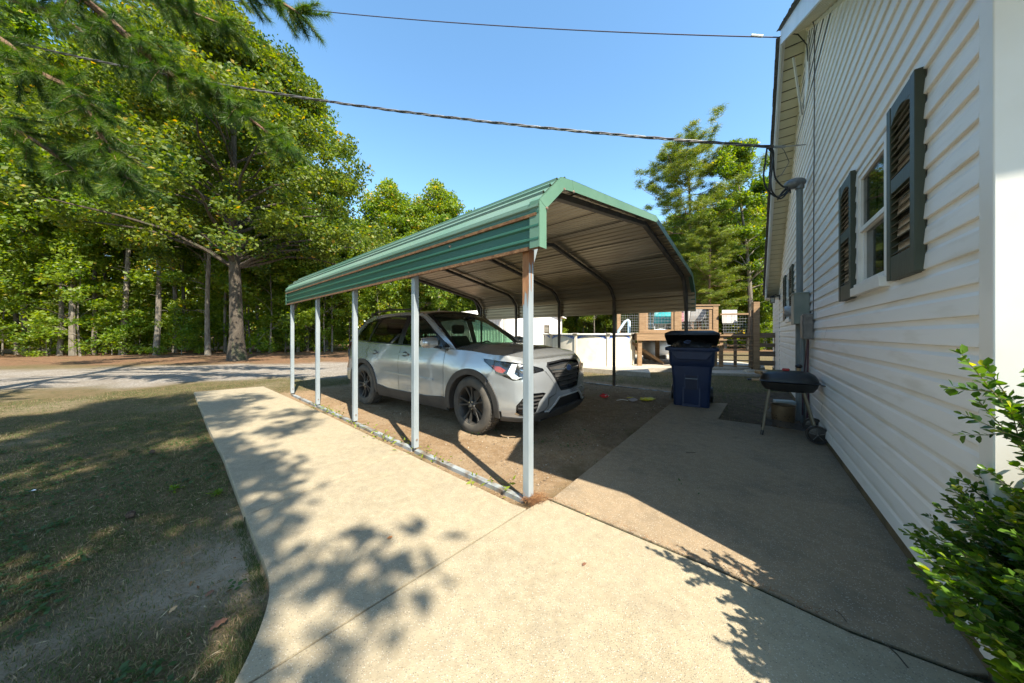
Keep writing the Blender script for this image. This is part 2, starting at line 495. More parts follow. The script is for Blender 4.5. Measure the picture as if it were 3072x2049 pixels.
def ground_material():
    m = bpy.data.materials.new('ground'); m.use_nodes = True
    nt = m.node_tree; N = nt.nodes; L = nt.links
    b = N['Principled BSDF']; b.inputs['Roughness'].default_value = .95; b.inputs['Specular IOR Level'].default_value = .15
    tc = N.new('ShaderNodeTexCoord')
    def nz(sc, det=5, rgh=.6, dist=0):
        n = N.new('ShaderNodeTexNoise'); n.inputs['Scale'].default_value = sc; n.inputs['Detail'].default_value = det
        n.inputs['Roughness'].default_value = rgh; n.inputs['Distortion'].default_value = dist
        L.new(tc.outputs['Object'], n.inputs['Vector']); return n.outputs[0]
    def mr(x, a, c, d=0., e=1.):
        n = N.new('ShaderNodeMapRange')
        for i, q in enumerate((a, c, d, e)): n.inputs[i + 1].default_value = q
        L.new(x, n.inputs[0]); return n.outputs[0]
    def mixc(fac, c1, c2):
        n = N.new('ShaderNodeMixRGB')
        for i, q in ((0, fac), (1, c1), (2, c2)):
            if isinstance(q, (int, float)): n.inputs[i].default_value = q
            elif isinstance(q, tuple): n.inputs[i].default_value = (*q, 1)
            else: L.new(q, n.inputs[i])
        return n.outputs[0]
    def at_(nm):
        a = N.new('ShaderNodeAttribute'); a.attribute_name = nm; return a.outputs['Fac']
    fine = nz(60, 6, .7); mid = nz(9, 6, .65); big = nz(1.3, 5); streak = nz(26, 6, .7, 1.5)
    lawn = mixc(mr(mid, .38, .62), (.066, .066, .022), (.155, .112, .055))
    lawn = mixc(mr(streak, .48, .66, 0, .8), lawn, (.20, .145, .085))
    lawn = mixc(mr(big, .45, .65, 0, .5), lawn, (.16, .115, .065))
    lawn = mixc(mr(fine, .5, .72, 0, .5), lawn, (.055, .05, .03))
    sand = mixc(mr(mid, .35, .65), (.35, .275, .19), (.43, .355, .26))
    sand = mixc(mr(fine, .5, .75, 0, .5), sand, (.20, .155, .11))
    c = mixc(at_('sand'), lawn, sand)
    # crushed stone drive
    v = N.new('ShaderNodeTexVoronoi'); v.inputs['Scale'].default_value = 26
    L.new(tc.outputs['Object'], v.inputs['Vector'])
    sp = N.new('ShaderNodeSeparateColor'); L.new(v.outputs['Color'], sp.inputs[0])
    gr = mixc(sp.outputs[0], (.21, .19, .165), (.36, .33, .29))
    gr = mixc(mr(big, .42, .62, 0, .45), gr, (.19, .155, .115))
    gr = mixc(mr(v.outputs['Distance'], .35, .7, 0, .6), gr, (.16, .13, .10))
    c = mixc(at_('drive'), c, gr)
    li = mixc(mr(mid, .35, .62), (.20, .105, .055), (.11, .065, .04))
    li = mixc(mr(streak, .5, .65, 0, .7), li, (.30, .20, .12))
    li = mixc(mr(big, .52, .7, 0, .7), li, (.07, .075, .025))
    c = mixc(at_('litter'), c, li)
    # bare brown earth with small stones below the carport
    v2 = N.new('ShaderNodeTexVoronoi'); v2.inputs['Scale'].default_value = 55
    L.new(tc.outputs['Object'], v2.inputs['Vector'])
    sp2 = N.new('ShaderNodeSeparateColor'); L.new(v2.outputs['Color'], sp2.inputs[0])
    cp = mixc(mr(mid, .35, .65), (.23, .15, .082), (.32, .225, .135))
    cp = mixc(mr(big, .46, .6, 0, .7), cp, (.33, .245, .155))
    cp = mixc(mr(streak, .52, .68, 0, .7), cp, (.13, .08, .045))
    st = N.new('ShaderNodeMath'); st.operation = 'MULTIPLY'
    L.new(mr(sp2.outputs[0], .72, .76), st.inputs[0]); L.new(mr(v2.outputs['Distance'], .30, .40, .8, 0), st.inputs[1])
    cp = mixc(st.outputs[0], cp, (.34, .28, .21))
    c = mixc(at_('carport'), c, cp)
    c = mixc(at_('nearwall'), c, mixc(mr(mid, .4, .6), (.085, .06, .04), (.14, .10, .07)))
    L.new(c, b.inputs['Base Color'])
    bp = N.new('ShaderNodeBump'); bp.inputs['Strength'].default_value = .9; bp.inputs['Distance'].default_value = .03
    ad = N.new('ShaderNodeMath'); ad.operation = 'ADD'; L.new(fine, ad.inputs[0]); L.new(mid, ad.inputs[1])
    L.new(ad.outputs[0], bp.inputs['Height']); L.new(bp.outputs[0], b.inputs['Normal'])
    return m
ground_m = ground_material()
make_ground()

# ---------------------------------------------------------------- concrete
def grid_slab(name, poly, parent, m, z0=-.11, z1=0.0, bevel=.007):
    mb = MB(); mb.prism(poly, z0, z1)
    o = mb.build(name, m, parent, bevel=bevel)
    return o

def smooth_poly(pts, it=2):
    for _ in range(it):
        q = [pts[0]]
        for a, b in zip(pts[:-1], pts[1:]):
            q.append((a[0] * .75 + b[0] * .25, a[1] * .75 + b[1] * .25)); q.append((a[0] * .25 + b[0] * .75, a[1] * .25 + b[1] * .75))
        q.append(pts[-1]); pts = q
    return pts

conc = concrete_mat('concrete_walk')
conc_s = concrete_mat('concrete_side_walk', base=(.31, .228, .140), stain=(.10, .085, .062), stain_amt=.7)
conc_p = concrete_mat('concrete_pale', base=(.50, .45, .37), stain=(.3, .26, .2))
walk = struct_root('walkway')
def ix(p, d, q, e):
    """crossing of line p+d and line q+e"""
    den = d[0] * e[1] - d[1] * e[0]
    t = ((q[0] - p[0]) * e[1] - (q[1] - p[1]) * e[0]) / den
    return (p[0] + d[0] * t, p[1] + d[1] * t)
le = left_edge[:3] + smooth_poly(left_edge[3:], 2)
rp = [P2(onground(605, 887)), P2(cpl(-.115, 4.4)), P2(cpl(-.115, 3.0)), P2(cpl(-.12, 1.2)), P2(cpl(-.12, .03))]
# joint across the slab : from the left edge (562,1180) to the slab edge by the second post
j1l = P2(onground(562, 1183)); j1r = P2(cpl(-.118, 1.56))
k = next(i for i, p in enumerate(le) if p[1] < j1l[1])
g = .004
farpoly = [rp[0]] + le[:k] + [j1l, j1r, rp[2], rp[1]]
grid_slab('concrete_panel', farpoly, walk, conc)
# second joint runs from the corner post down-left
j2r = P2(cpl(-.10, -.08)); j2l = (-1.0, .99)
k2 = len(le)
off = Vector((j1r[0] - j1l[0], j1r[1] - j1l[1])).normalized(); nrm_ = Vector((off.y, -off.x)) * .012
midpoly = [(j1l[0] + nrm_.x, j1l[1] + nrm_.y)] + le[k:k2] + [j2l, j2r, rp[4], (j1r[0] + nrm_.x, j1r[1] + nrm_.y)]
grid_slab('concrete_panel', midpoly, walk, conc)
off = Vector((j2r[0] - j2l[0], j2r[1] - j2l[1])).normalized(); n2_ = Vector((off.y, -off.x)) * .007
jc0 = P2(onground(1255, 1141)); jc1 = P2(onground(1660, 1309)); jc2 = P2(onground(1950, 1443)); jc3 = P2(onground(2245, 1552))
jc4 = (jc3[0] + (jc3[0] - jc2[0]) * 1.2, jc3[1] + (jc3[1] - jc2[1]) * 1.2)
d_ = .017
nearpoly = [(j2l[0] + n2_.x, j2l[1] + n2_.y)] + le[k2:] + slab_tail + [(1.1, -3.2), (1.22, -1.5), (1.3, .35), (1.42, .72), (1.56, .90), (jc4[0] - d_ * .7, jc4[1] - d_),
            (jc3[0] - d_ * .7, jc3[1] - d_), (jc2[0] - d_ * .7, jc2[1] - d_), (jc1[0] - d_ * .7, jc1[1] - d_), (jc0[0] - d_ * .7, jc0[1] - d_), (j2r[0] + n2_.x, j2r[1] + n2_.y)]
grid_slab('concrete_panel', nearpoly, walk, conc)
# darker, older concrete between carport and house
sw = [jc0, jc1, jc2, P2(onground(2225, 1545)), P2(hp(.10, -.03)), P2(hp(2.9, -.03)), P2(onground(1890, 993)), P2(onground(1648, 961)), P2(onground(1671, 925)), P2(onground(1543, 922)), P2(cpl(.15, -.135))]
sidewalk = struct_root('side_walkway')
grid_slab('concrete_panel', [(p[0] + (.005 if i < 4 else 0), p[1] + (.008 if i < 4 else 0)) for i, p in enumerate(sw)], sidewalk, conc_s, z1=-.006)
moss = mat('joint_moss', (.018, .016, .009), (.045, .05, .015), 30, .95, bump=.6, bscale=120)
mb = MB()
pts = [jc0, jc1, jc2, jc3, jc4]
for a, b in zip(pts[:-1], pts[1:]):
    mb.bar((a[0] - .002, a[1] - .002, -.03), (b[0] - .002, b[1] - .002, -.034), .034, .03)
a, b = j1l, j1r
mb.bar((a[0], a[1], -.03), (b[0], b[1], -.03), .02, .03)
mb.bar((j2l[0], j2l[1], -.024), (j2r[0], j2r[1], -.024), .02, .03)
o = mb.build('joint_filling', moss, walk)
# pool slab
ps = struct_root('pool_slab')
fl = onground(1330, 853, 0); fc = onground(1497, 865, 0)
grid_slab('concrete_panel', [(2.2, 10.15), (3.96, 8.72), (4.45, 10.0), (8.3, 10.0), (9.0, 10.9), (9.4, 16.5), (.5, 16.5), (.5, 11.6)], ps, conc_p, z0=-.1, z1=.115)
grid_slab('concrete_panel', [P2(Vector((5.6, 9.35, 0))), (8.05, 8.75), (8.3, 9.95), (5.9, 9.95)], ps, conc_p, z0=-.1, z1=.05)
# ================================================================ house
vinyl = mat('white_vinyl', (.75, .735, .695), (.80, .785, .745), 1.2, .42, bump=.04, bscale=40, stretch=(1, 1, 6), c3=(.56, .52, .43), s3=2.2, r3=(.54, .76), f3=.6)
vinyl_trim = mat('vinyl_trim', (.74, .73, .69), (.69, .67, .61), 3, .4)
soffit_m = mat('soffit_vinyl', (.60, .54, .38), (.54, .48, .33), 4, .5)
fascia_m = mat('fascia_metal', (.72, .74, .78), (.60, .61, .62), 2, .35)
found_m = mat('foundation', (.15, .11, .055), (.075, .06, .032), 5, .9, bump=.5, bscale=50, c3=(.08, .09, .03), s3=3)
shingle_m = mat('shingle', (.05, .048, .046), (.10, .095, .09), 30, .9, bump=.5)
stucco_m = mat('front_panel', (.54, .63, .53), (.59, .67, .57), 3, .7, bump=.35, bscale=230)
shut_m = mat('shutter_paint', (.036, .044, .028), (.050, .060, .038), 8, .5, bump=.15, bscale=90, stretch=(1, 1, .2), c3=(.075, .085, .055), s3=6, r3=(.6, .8))
sash_m = mat('window_white', (.74, .73, .69), (.66, .64, .58), 6, .35)
pane_m = mat('pane', (.012, .014, .016), rough=.03, spec=.8)
room_m = mat('dark_room', (.03, .028, .025))
curtain_m = mat('curtain', (.10, .095, .085), (.06, .055, .05), 3, .9, stretch=(8, 1, .5))

house = thing('house', 'white vinyl sided house with olive shutters and a steep gable', 'house', HC, HA)
RX, RZ = 4.19, 5.60
FX, FZ, NZ = 9.04, 2.47, 2.86
def rake(x):
    return RZ - (RX - x) * (RZ - NZ) / RX if x < RX else RZ - (x - RX) * (RZ - FZ) / (FX - RX)
BH = .1215
W1 = (1.085, 1.655, 1.60, 2.43)       # first window opening
W2 = (6.35, 7.05, 1.55, 2.42)
def board_shape(x0, x1, za, zb, top):
    """one lapped board: proud at its lower lip, close to the wall at its top"""
    mb = MB()
    # gable boards are cut along the rake
    def xs(z, side):
        if side == 0: return x0 if z <= rake(x0) else RX - (RZ - z) * RX / (RZ - NZ)
        return x1 if z <= rake(x1) else RX + (RZ - z) * (FX - RX) / (RZ - FZ)
    if zb > RZ - .02: zb = RZ - .02
    H_ = zb - za
    prof = [(.003, zb), (.004, zb - H_ * .27), (.0115, zb - H_ * .40), (.0165, za + .010), (.0165, za + .003), (.013, za), (.001, za)]
    L_ = []; R_ = []
    for q, z in prof:
        zz = min(z, RZ - .03)
        L_.append((xs(zz, 0), q, z)); R_.append((xs(zz, 1), q, z))
    n = len(prof); vs = L_ + R_
    fs = [(i, i + 1, n + i + 1, n + i) for i in range(n - 1)]
    fs.append(tuple(range(n))); fs.append(tuple(range(2 * n - 1, n - 1, -1)))
    mb.add(vs, fs)
    return mb
z = .075; k = 0
X0, X1 = .10, 9.0
while z < RZ - .05:
    zb = z + BH
    spans = [(X0, X1)]
    for (a, b, lo, hi) in ((W1[0] - .045, W1[1] + .045, W1[2] - .085, W1[3] + .06), (W2[0] - .075, W2[1] + .075, W2[2] - .07, W2[3] + .075)):
        if z + BH * .5 > lo and z + BH * .5 < hi:
            ns = []
            for (p, q) in spans:
                if a > p and b < q: ns += [(p, a), (b, q)]
                else: ns.append((p, q))
            spans = ns
    # overlapping joints, staggered
    fin = []
    for (p, q) in spans:
        if q - p > 5:
            j = 2.6 + (k * 2.37) % 4.2
            j = max(p + .6, min(q - .6, j)); fin += [(p, j), (j + .002, q)]
        else: fin.append((p, q))
    for (p, q) in fin:
        mb = board_shape(p, q, z, zb + .004, True)
        o = mb.build('siding_board', vinyl, house, fixn=True, loc=(0, .0016 if p > X0 + 1 else 0, 0))
    z = zb; k += 1
# far wing beyond the corner trim
z = .075
while z < 2.5:
    mb = MB(); prof = [(.004, z + BH + .004), (.013, z + .012), (.014, z + .003), (.001, z)]
    vs = [(9.16, q - .02, h) for q, h in prof] + [(12.2, q - .02, h) for q, h in prof]
    mb.add(vs, [(0, 1, 5, 4), (1, 2, 6, 5), (2, 3, 7, 6), (0, 1, 2, 3), (7, 6, 5, 4)])
    mb.build('siding_board', vinyl, house); z += BH
# wall core
mb = MB()
core = [(.02, .08), (9.1, .08), (9.1, 2.40), (RX, RZ - .02), (.02, NZ - .02)]
def wall_with_holes(name, x0, x1, z0, z1, holes, y0, y1, m, parent):
    xs_ = sorted({x0, x1} | {h[0] for h in holes} | {h[1] for h in holes}); zs_ = sorted({z0, z1} | {h[2] for h in holes} | {h[3] for h in holes})
    b = MB()
    for xa, xb in zip(xs_[:-1], xs_[1:]):
        for za, zb in zip(zs_[:-1], zs_[1:]):
            cx, cz = (xa + xb) / 2, (za + zb) / 2
            if any(h[0] < cx < h[1] and h[2] < cz < h[3] for h in holes): continue
            b.bbox((xa, y0, za), (xb, y1, zb))
    return b.build(name, m, parent)
wall_with_holes('wall', .02, 9.1, .08, 2.46, [W1, W2], -.12, -.002, vinyl_trim, house)
mb = MB(); mb.sideprism([(.02, 2.462), (9.05, 2.462), (9.05, 2.44), (RX, RZ - .03), (.02, NZ - .03)], -.12, -.002)
mb.build('gable_wall', vinyl_trim, house)
mb = MB(); mb.bbox((9.1, -.12, .08), (12.2, -.025, 2.6)); mb.build('wall', vinyl_trim, house)
mb = MB(); mb.bbox((.03, -.10, -.15), (12.2, .002, .074)); mb.bbox((.06, -8, -.15), (.14, -.101, .078)); mb.build('foundation', found_m, house)
# corner trims
mb = MB(); mb.bbox((0, -.075, .06), (.085, .022, NZ - .06)); mb.bbox((.085, -.02, .06), (.10, .016, NZ - .03))
mb.build('corner_trim', vinyl_trim, house, bevel=.004)
mb = MB(); mb.bbox((9.02, -.05, .06), (9.12, .022, FZ - .06)); mb.build('corner_trim', vinyl_trim, house, bevel=.004)
# front wall, turned towards the photographer
mb = MB(); mb.bbox((-.0, -8.0, .02), (.06, -.077, 2.75)); mb.build('front_wall', stucco_m, house)
mb = MB(); mb.box((-.004, -.16, 2.06), (.012, .02, .022)); mb.build('vent_cap', mat('cap_grey', (.2, .22, .2)), house)
# gable trim (the small channel where siding meets soffit)
OV = .295
def rk(x, d): return (x, rake(x) - d)
for (xa, xb) in ((-.25, RX), (RX, 9.42)):
    def zz(x): return RZ - (RX - x) * (RZ - NZ) / RX if xa < RX and xb <= RX else RZ - (x - RX) * (RZ - FZ) / (FX - RX)
    mb = MB(); mb.bar((xa + (.30 if xa < 0 else 0), .012, zz(xa + (.30 if xa < 0 else 0)) - .035), (xb if xb < 9 else 9.0, .012, zz(xb if xb < 9 else 9.0) - .035), .03, .035)
    mb.build('rake_channel', soffit_m, house)
    # soffit boards, one by one
    Ls = math.hypot(xb - xa, zz(xb) - zz(xa)); n = int(Ls / .155)
    for i in range(n):
        a = xa + (xb - xa) * i / n; b = xa + (xb - xa) * (i + 1) / n - .020
        m2 = MB(); za, zb2 = zz(a), zz(b); y1 = OV - .012
        vs = [(a, -.02, za), (b, -.02, zb2), (b, y1, zb2), (a, y1, za), (a, -.02, za + .012), (b, -.02, zb2 + .012), (b, y1, zb2 + .012), (a, y1, za + .012)]
        m2.add(vs, [(0, 1, 2, 3), (7, 6, 5, 4), (0, 4, 5, 1), (1, 5, 6, 2), (2, 6, 7, 3), (3, 7, 4, 0)])
        m2.build('soffit_board', soffit_m, house)
    mb = MB(); mb.bar((xa, OV, zz(xa) + .03), (xb, OV, zz(xb) + .03), .022, .17); mb.build('fascia', fascia_m, house)
    mb = MB(); mb.bar((xa, OV - .03, zz(xa) - .002), (xb, OV - .03, zz(xb) - .002), .035, .012); mb.build('soffit_channel', vinyl_trim, house)
    bkr = MB(); bkr.bar((xa + .02, OV * .45, zz(xa + .02) + .035), (xb - .02, OV * .45, zz(xb - .02) + .035), OV * .8, .01); bkr.build('soffit_gap_shade', room_m, house)  # dark sheet added above the boards so their gaps read as shade
    # roof plane
    d = Vector((xb - xa, 0, zz(xb) - zz(xa))).normalized(); up = Vector((-d.z, 0, d.x))
    if up.z < 0: up = -up
    mb = MB()
    a0 = Vector((xa, 0, zz(xa))) + up * .11; b0 = Vector((xb, 0, zz(xb))) + up * .11
    a1 = a0 + up * .018; b1 = b0 + up * .018
    yy = OV + .028
    mb.add([(a0.x, -8.2, a0.z), (b0.x, -8.2, b0.z), (b0.x, yy, b0.z), (a0.x, yy, a0.z), (a1.x, -8.2, a1.z), (b1.x, -8.2, b1.z), (b1.x, yy, b1.z), (a1.x, yy, a1.z)],
           [(0, 1, 2, 3), (7, 6, 5, 4), (0, 4, 5, 1), (1, 5, 6, 2), (2, 6, 7, 3), (3, 7, 4, 0)])
    rf = mb.build('roof', shingle_m, house)
    # the ragged shingle edge along the rake
    nsh = int(Ls / .14); m3 = MB()
    for i in range(nsh):
        p = a1.lerp(b1, (i + .5) / nsh); m3.box((p.x, yy + .008 + random.uniform(-.003, .006), p.z - .008 + (i % 2) * .002), (.142, .04, .008),
              M=Matrix.Rotation(-math.atan2(d.z, d.x), 3, 'Y'))
    e = m3.build('shingle_edge', shingle_m, rf); e['kind'] = 'stuff'
# eaves of the front side and of the far side
ez = rake(0) - .27 * (RZ - NZ) / RX - .09
mb = MB(); mb.bbox((-.22, -8.1, ez), (-.0, .285, ez + .012)); mb.build('eave_soffit', soffit_m, house)
mb = MB(); mb.bbox((-.25, -8.1, ez - .01), (-.228, .285, ez + .17)); mb.build('fascia', fascia_m, house)
mb = MB(); mb.bbox((9.0, -.02, 2.20), (9.42, OV - .01, 2.212)); mb.bbox((9.40, -.02, 2.19), (9.42, OV + .01, 2.40)); mb.sideprism([(8.95, 2.19), (9.42, 2.19), (9.42, 2.40), (8.95, 2.50)], OV - .012, OV + .011)
mb.build('eave_return', vinyl_trim, house)
# damaged loose boards by the ridge
mb = MB(); mb.bar((4.62, .03, 4.60), (4.22, .16, 5.28), .012, .10); mb.build('loose_trim', vinyl_trim, house)
mb = MB(); mb.sideprism([(3.98, 4.72), (4.34, 4.52), (4.30, 5.24), (4.10, 5.38), (4.0, 5.36)], .016, .03); mb.build('torn_panel', vinyl, house)
mb = MB(); mb.sideprism([(3.955, 4.70), (3.985, 4.68), (4.0, 5.40), (3.97, 5.42)], .015, .0175); mb.sideprism([(4.12, 5.38), (4.24, 5.30), (4.22, 5.46), (4.14, 5.46)], .015, .019); mb.build('gap', room_m, house)

def make_window(x0, x1, z0, z1, two=False):
    fr = MB()
    w = .04
    fr.bbox((x0 - w, -.01, z0 - .02), (x0, .018, z1 + w)); fr.bbox((x1, -.01, z0 - .02), (x1 + w, .018, z1 + w)); fr.bbox((x0, -.01, z1), (x1, .018, z1 + w))
    o = fr.build('window', sash_m, house, bevel=.003)
    sl = MB(); sl.bbox((x0 - w - .01, -.01, z0 - .085), (x1 + w + .01, .05, z0 - .022)); sl.bbox((x0, -.01, z0 - .02), (x1, .04, z0)); sl.build('sill', sash_m, o, bevel=.003)
    s1 = MB(); zm = (z0 + z1) / 2
    t = .032
    for (a, b, yo) in ((z0, zm + .012, -.018), (zm - .016, z1, -.002)):
        s1.bbox((x0, yo - .014, a), (x0 + t, yo + .010, b)); s1.bbox((x1 - t, yo - .014, a), (x1, yo + .010, b))
        s1.bbox((x0 + t, yo - .014, a), (x1 - t, yo + .010, a + t)); s1.bbox((x0 + t, yo - .014, b - t), (x1 - t, yo + .010, b))
    s1.build('sash', sash_m, o)
    p = MB(); p.bbox((x0 + t, -.026, z0 + t), (x1 - t, -.022, zm - .02)); p.build('pane', glass_mat_win, o)
    p = MB(); p.bbox((x0 + t, -.010, zm + .018), (x1 - t, -.006, z1 - t)); p.build('pane', glass_mat_win, o)
    gl = MB()
    for i in (1,):
        gl.bbox(((x0 + x1) / 2 - .006, -.020, zm + .02), ((x0 + x1) / 2 + .006, -.014, z1 - t))
    gl.bbox((x0 + t, -.020, (zm + z1) / 2 - .005), (x1 - t, -.014, (zm + z1) / 2 + .005))
    gl.build('muntin', mat('muntin', (.12, .11, .10)), o)
    r_ = MB(); r_.bbox((x0 - .1, -.9, z0 - .1), (x1 + .1, -.88, z1 + .1)); r_.bbox((x0 - .12, -.9, z0 - .12), (x1 + .12, -.125, z0 - .1)); r_.bbox((x0 - .12, -.9, z1 + .1), (x1 + .12, -.125, z1 + .12))
    r_.bbox((x0 - .12, -.9, z0 - .1), (x0 - .1, -.125, z1 + .1)); r_.bbox((x1 + .1, -.9, z0 - .1), (x1 + .12, -.125, z1 + .1))
    r_.build('room_lining', room_m, o)
    cu = MB(); n = 14
    vs = []; fs = []
    for i in range(n + 1):
        xx = x0 + (x1 - x0) * i / n; yy = -.10 + .012 * math.sin(i * 2.2)
        vs += [(xx, yy, z0), (xx, yy, zm + .02)]
    for i in range(n): fs.append((2 * i, 2 * i + 2, 2 * i + 3, 2 * i + 1))
    cu.add(vs, fs); cu.build('curtain', curtain_m, o, smooth=True)
    return o
glass_mat_win = glass_mat('window_glass', (.55, .58, .56), .8)
make_window(*W1); make_window(*W2)

louv = None
def make_shutter(x0, x1, z0, z1, y=.033):
    """louvred shutter; the slats are parts of it"""
    global louv
    st = .055; zm = z0 + (z1 - z0) * .535
    mb = MB()
    mb.bbox((x0, y - .024, z0), (x0 + st, y + .012, z1)); mb.bbox((x1 - st, y - .024, z0), (x1, y + .012, z1))
    mb.bbox((x0 + st, y - .024, z0), (x1 - st, y + .009, z0 + .13)); mb.bbox((x0 + st, y - .024, zm - .04), (x1 - st, y + .009, zm + .04))
    # the head has a low arched inner edge
    n = 10; pts = [(x0 + st, z1)]
    for i in range(n + 1):
        a = i / n; xx = x0 + st + (x1 - x0 - 2 * st) * a
        pts.append((xx, z1 - .115 + .05 * math.sin(math.pi * a)))
    pts.append((x1 - st, z1))
    mb.sideprism(pts, y - .024, y + .009)
    o = mb.build('shutter', shut_m, house, bevel=.0025)
    bk = MB(); bk.bbox((x0 + st, y - .024, z0 + .13), (x1 - st, y - .024, z1 - .05)); bk.build('backing', mat('shutter_back', (.020, .021, .013)), o)
    w = x1 - x0 - 2 * st
    if louv is None or abs(louv['w'] - w) > .01:
        l = MB(); l.box((0, 0, 0), (w, .005, .032), M=Matrix.Rotation(R(50), 3, 'X')); louv = l.mesh('louver', shut_m); louv['w'] = w
    for (a, b) in ((z0 + .15, zm - .055), (zm + .06, z1 - .075)):
        n = int((b - a) / .0375)
        for i in range(n + 1):
            mesh_obj('louver', louv, o, loc=((x0 + x1) / 2, y - .004, a + (b - a) * i / n))
    return o
make_shutter(.545, .925, 1.53, 2.52)
make_shutter(1.72, 2.12, 1.51, 2.52)
make_shutter(5.80, 6.25, 1.52, 2.52)
make_shutter(7.15, 7.60, 1.52, 2.52)

# ---------------------------------------------------------------- things on the house wall
grey_pipe = mat('conduit_grey', (.13, .155, .155), (.20, .22, .215), 6, .55, bump=.1, stretch=(1, 1, .3))
grey_box = mat('meter_box_green_grey', (.17, .205, .175), (.23, .26, .22), 5, .5, bump=.1)
alum = mat('weathered_aluminium', (.15, .15, .15), (.26, .26, .25), 14, .5, metal=.6, bump=.2)
black_cable = mat('black_cable', (.018, .018, .019), rough=.5)
MT = 4.15                                                            # distance of the mast along the wall
def hobj(name, label, cat, t, q, z=0.): return thing(name, label, cat, hp(t, q, z), HA)
t_ = hobj('service_mast', 'tall grey electrical conduit with weatherhead on the white siding', 'conduit', MT, .10)
mb = MB(); mb.tube([(0, 0, 1.79), (0, 0, 3.32)], .037, 14); mb.build('upper_pipe', grey_pipe, t_, smooth=True)
mb = MB(); mb.tube([(.0, 0, -.02), (0, 0, 1.36)], .045, 14); mb.build('lower_pipe', grey_pipe, t_, smooth=True)
mb = MB(); mb.tube([(-.13, -.02, -.02), (-.13, -.02, 1.40)], .026, 12); mb.tube([(-.20, -.05, .0), (-.20, -.05, 1.25)], .012, 8); mb.build('side_pipe', grey_pipe, t_, smooth=True)
mb = MB(); mb.lathe([(.043, 3.30), (.052, 3.31), (.052, 3.36), (.05, 3.37)], 16)
mb.ball((.0, .05, 3.40), .10, 8, (.85, 1.25, .75)); mb.build('weatherhead', alum, t_, smooth=True)
mb = MB(); mb.box((0, 0, .66), (.096, .096, .045)); mb.build('strap', mat('strap_yellow', (.25, .26, .12)), t_)
for k_ in range(3):
    mb = MB(); o_ = (k_ - 1) * .035
    mb.tube([(o_, .12, 3.38), (o_, .19, 3.30), (o_ * .6, .24, 3.22)], .011, 7)
    mb.build('lead_wire', black_cable, t_, smooth=True)
t_ = hobj('meter_box', 'grey green electric meter cabinet halfway up the siding', 'meter box', MT - .02, .015, 1.36)
mb = MB(); mb.bbox((-.17, 0, 0), (.17, .165, .44)); mb.build('cabinet', grey_box, t_, bevel=.008)
mb = MB(); mb.bbox((-.178, .0, .425), (.178, .178, .442)); mb.build('lid', grey_box, t_, bevel=.003)
t_ = hobj('electric_meter', 'round glass electric meter beside the grey green cabinet', 'meter', MT + .86, .02, 1.60)
mb = MB(); mb.bbox((-.12, 0, -.13), (.12, .07, .15)); mb.build('socket_box', grey_pipe, t_, bevel=.01)
mb = MB(); mb.lathe([(.088, .07), (.09, .09), (.088, .17), (.075, .19), (0, .192)], 20, axis='Y'); mb.build('glass_cover', mat('meter_glass', (.45, .45, .43), (.25, .25, .25), 20, .12), t_, smooth=True)
mb = MB(); mb.tube([(0, .035, -.13), (0, .035, -.22)], .025, 10); mb.build('pipe_stub', grey_pipe, t_)
t_ = hobj('junction_box', 'small weathered junction box below and nearer than the meter cabinet', 'junction box', MT - .42, .015, 1.15)
mb = MB(); mb.bbox((-.085, 0, 0), (.085, .10, .34)); mb.build('box', mat('old_box', (.20, .19, .17), (.12, .11, .10), 12, .6, bump=.2), t_, bevel=.012)
mb = MB(); mb.bbox((-.078, .101, .02), (.078, .112, .32)); mb.build('cover', mat('old_cover', (.24, .225, .20), (.15, .14, .12), 10, .55), t_, bevel=.004)
t_ = hobj('wall_lantern', 'small black lantern under the far corner of the eave', 'lantern', 8.75, .02, 2.12)
mb = MB(); mb.box((0, .012, .06), (.10, .02, .13)); mb.tube([(0, .02, .10), (0, .09, .14), (0, .15, .10)], .010, 8); mb.build('bracket', black_cable, t_)
mb = MB(); mb.loft([[(x * w, .15 + y * w, h) for x, y in ((-1, -1), (1, -1), (1, 1), (-1, 1))] for w, h in ((.012, .115), (.062, .075), (.05, .06))]); mb.build('cap', black_cable, t_)
mb = MB()
for x, y in ((-1, -1), (1, -1), (1, 1), (-1, 1)): mb.bar((x * .05, .15 + y * .05, .07), (x * .036, .15 + y * .036, -.07), .008, .008)
mb.box((0, .15, -.075), (.085, .085, .012)); mb.build('cage', black_cable, t_)
mb = MB(); mb.box((0, .15, -.002), (.07, .07, .13)); mb.build('shade', mat('lantern_glass', (.35, .33, .27), rough=.2), t_)
# loose wire running down the siding
mb = MB()
pts = []
for i in range(22):
    z_ = 1.48 + (4.95 - 1.48) * i / 21; pts.append((MT - .52 + .012 * math.sin(i * 1.9) - .004 * i, .022, z_))
pts += [(MT - .64, .03, 5.1), (MT - .75, .12, 5.42)]
mb.tube([hp(x, y, z) for x, y, z in pts], .0055, 6)
o = mb.build('coax_wire', mat('thin_wire', (.09, .085, .09)), smooth=True); link_props(o, 'thin dark wire running down the siding past the grey conduit', 'wire')
mb = MB(); mb.tube([hp(x, y, z) for x, y, z in ((MT - .42, .06, 1.17), (MT - .46, .07, .7), (MT - .47, .06, .3), (MT - .46, .08, .05), (MT - .40, .1, .0))], .011, 8)
mb.tube([hp(x, y, z) for x, y, z in ((MT - .38, .06, 1.17), (MT - .30, .08, .75), (MT - .22, .09, .45), (MT - .2, .09, .1))], .008, 8)
o = mb.build('cable', mat('maroon_cable', (.06, .02, .035), rough=.5), smooth=True); link_props(o, 'dark maroon cable hanging from the weathered junction box', 'cable')
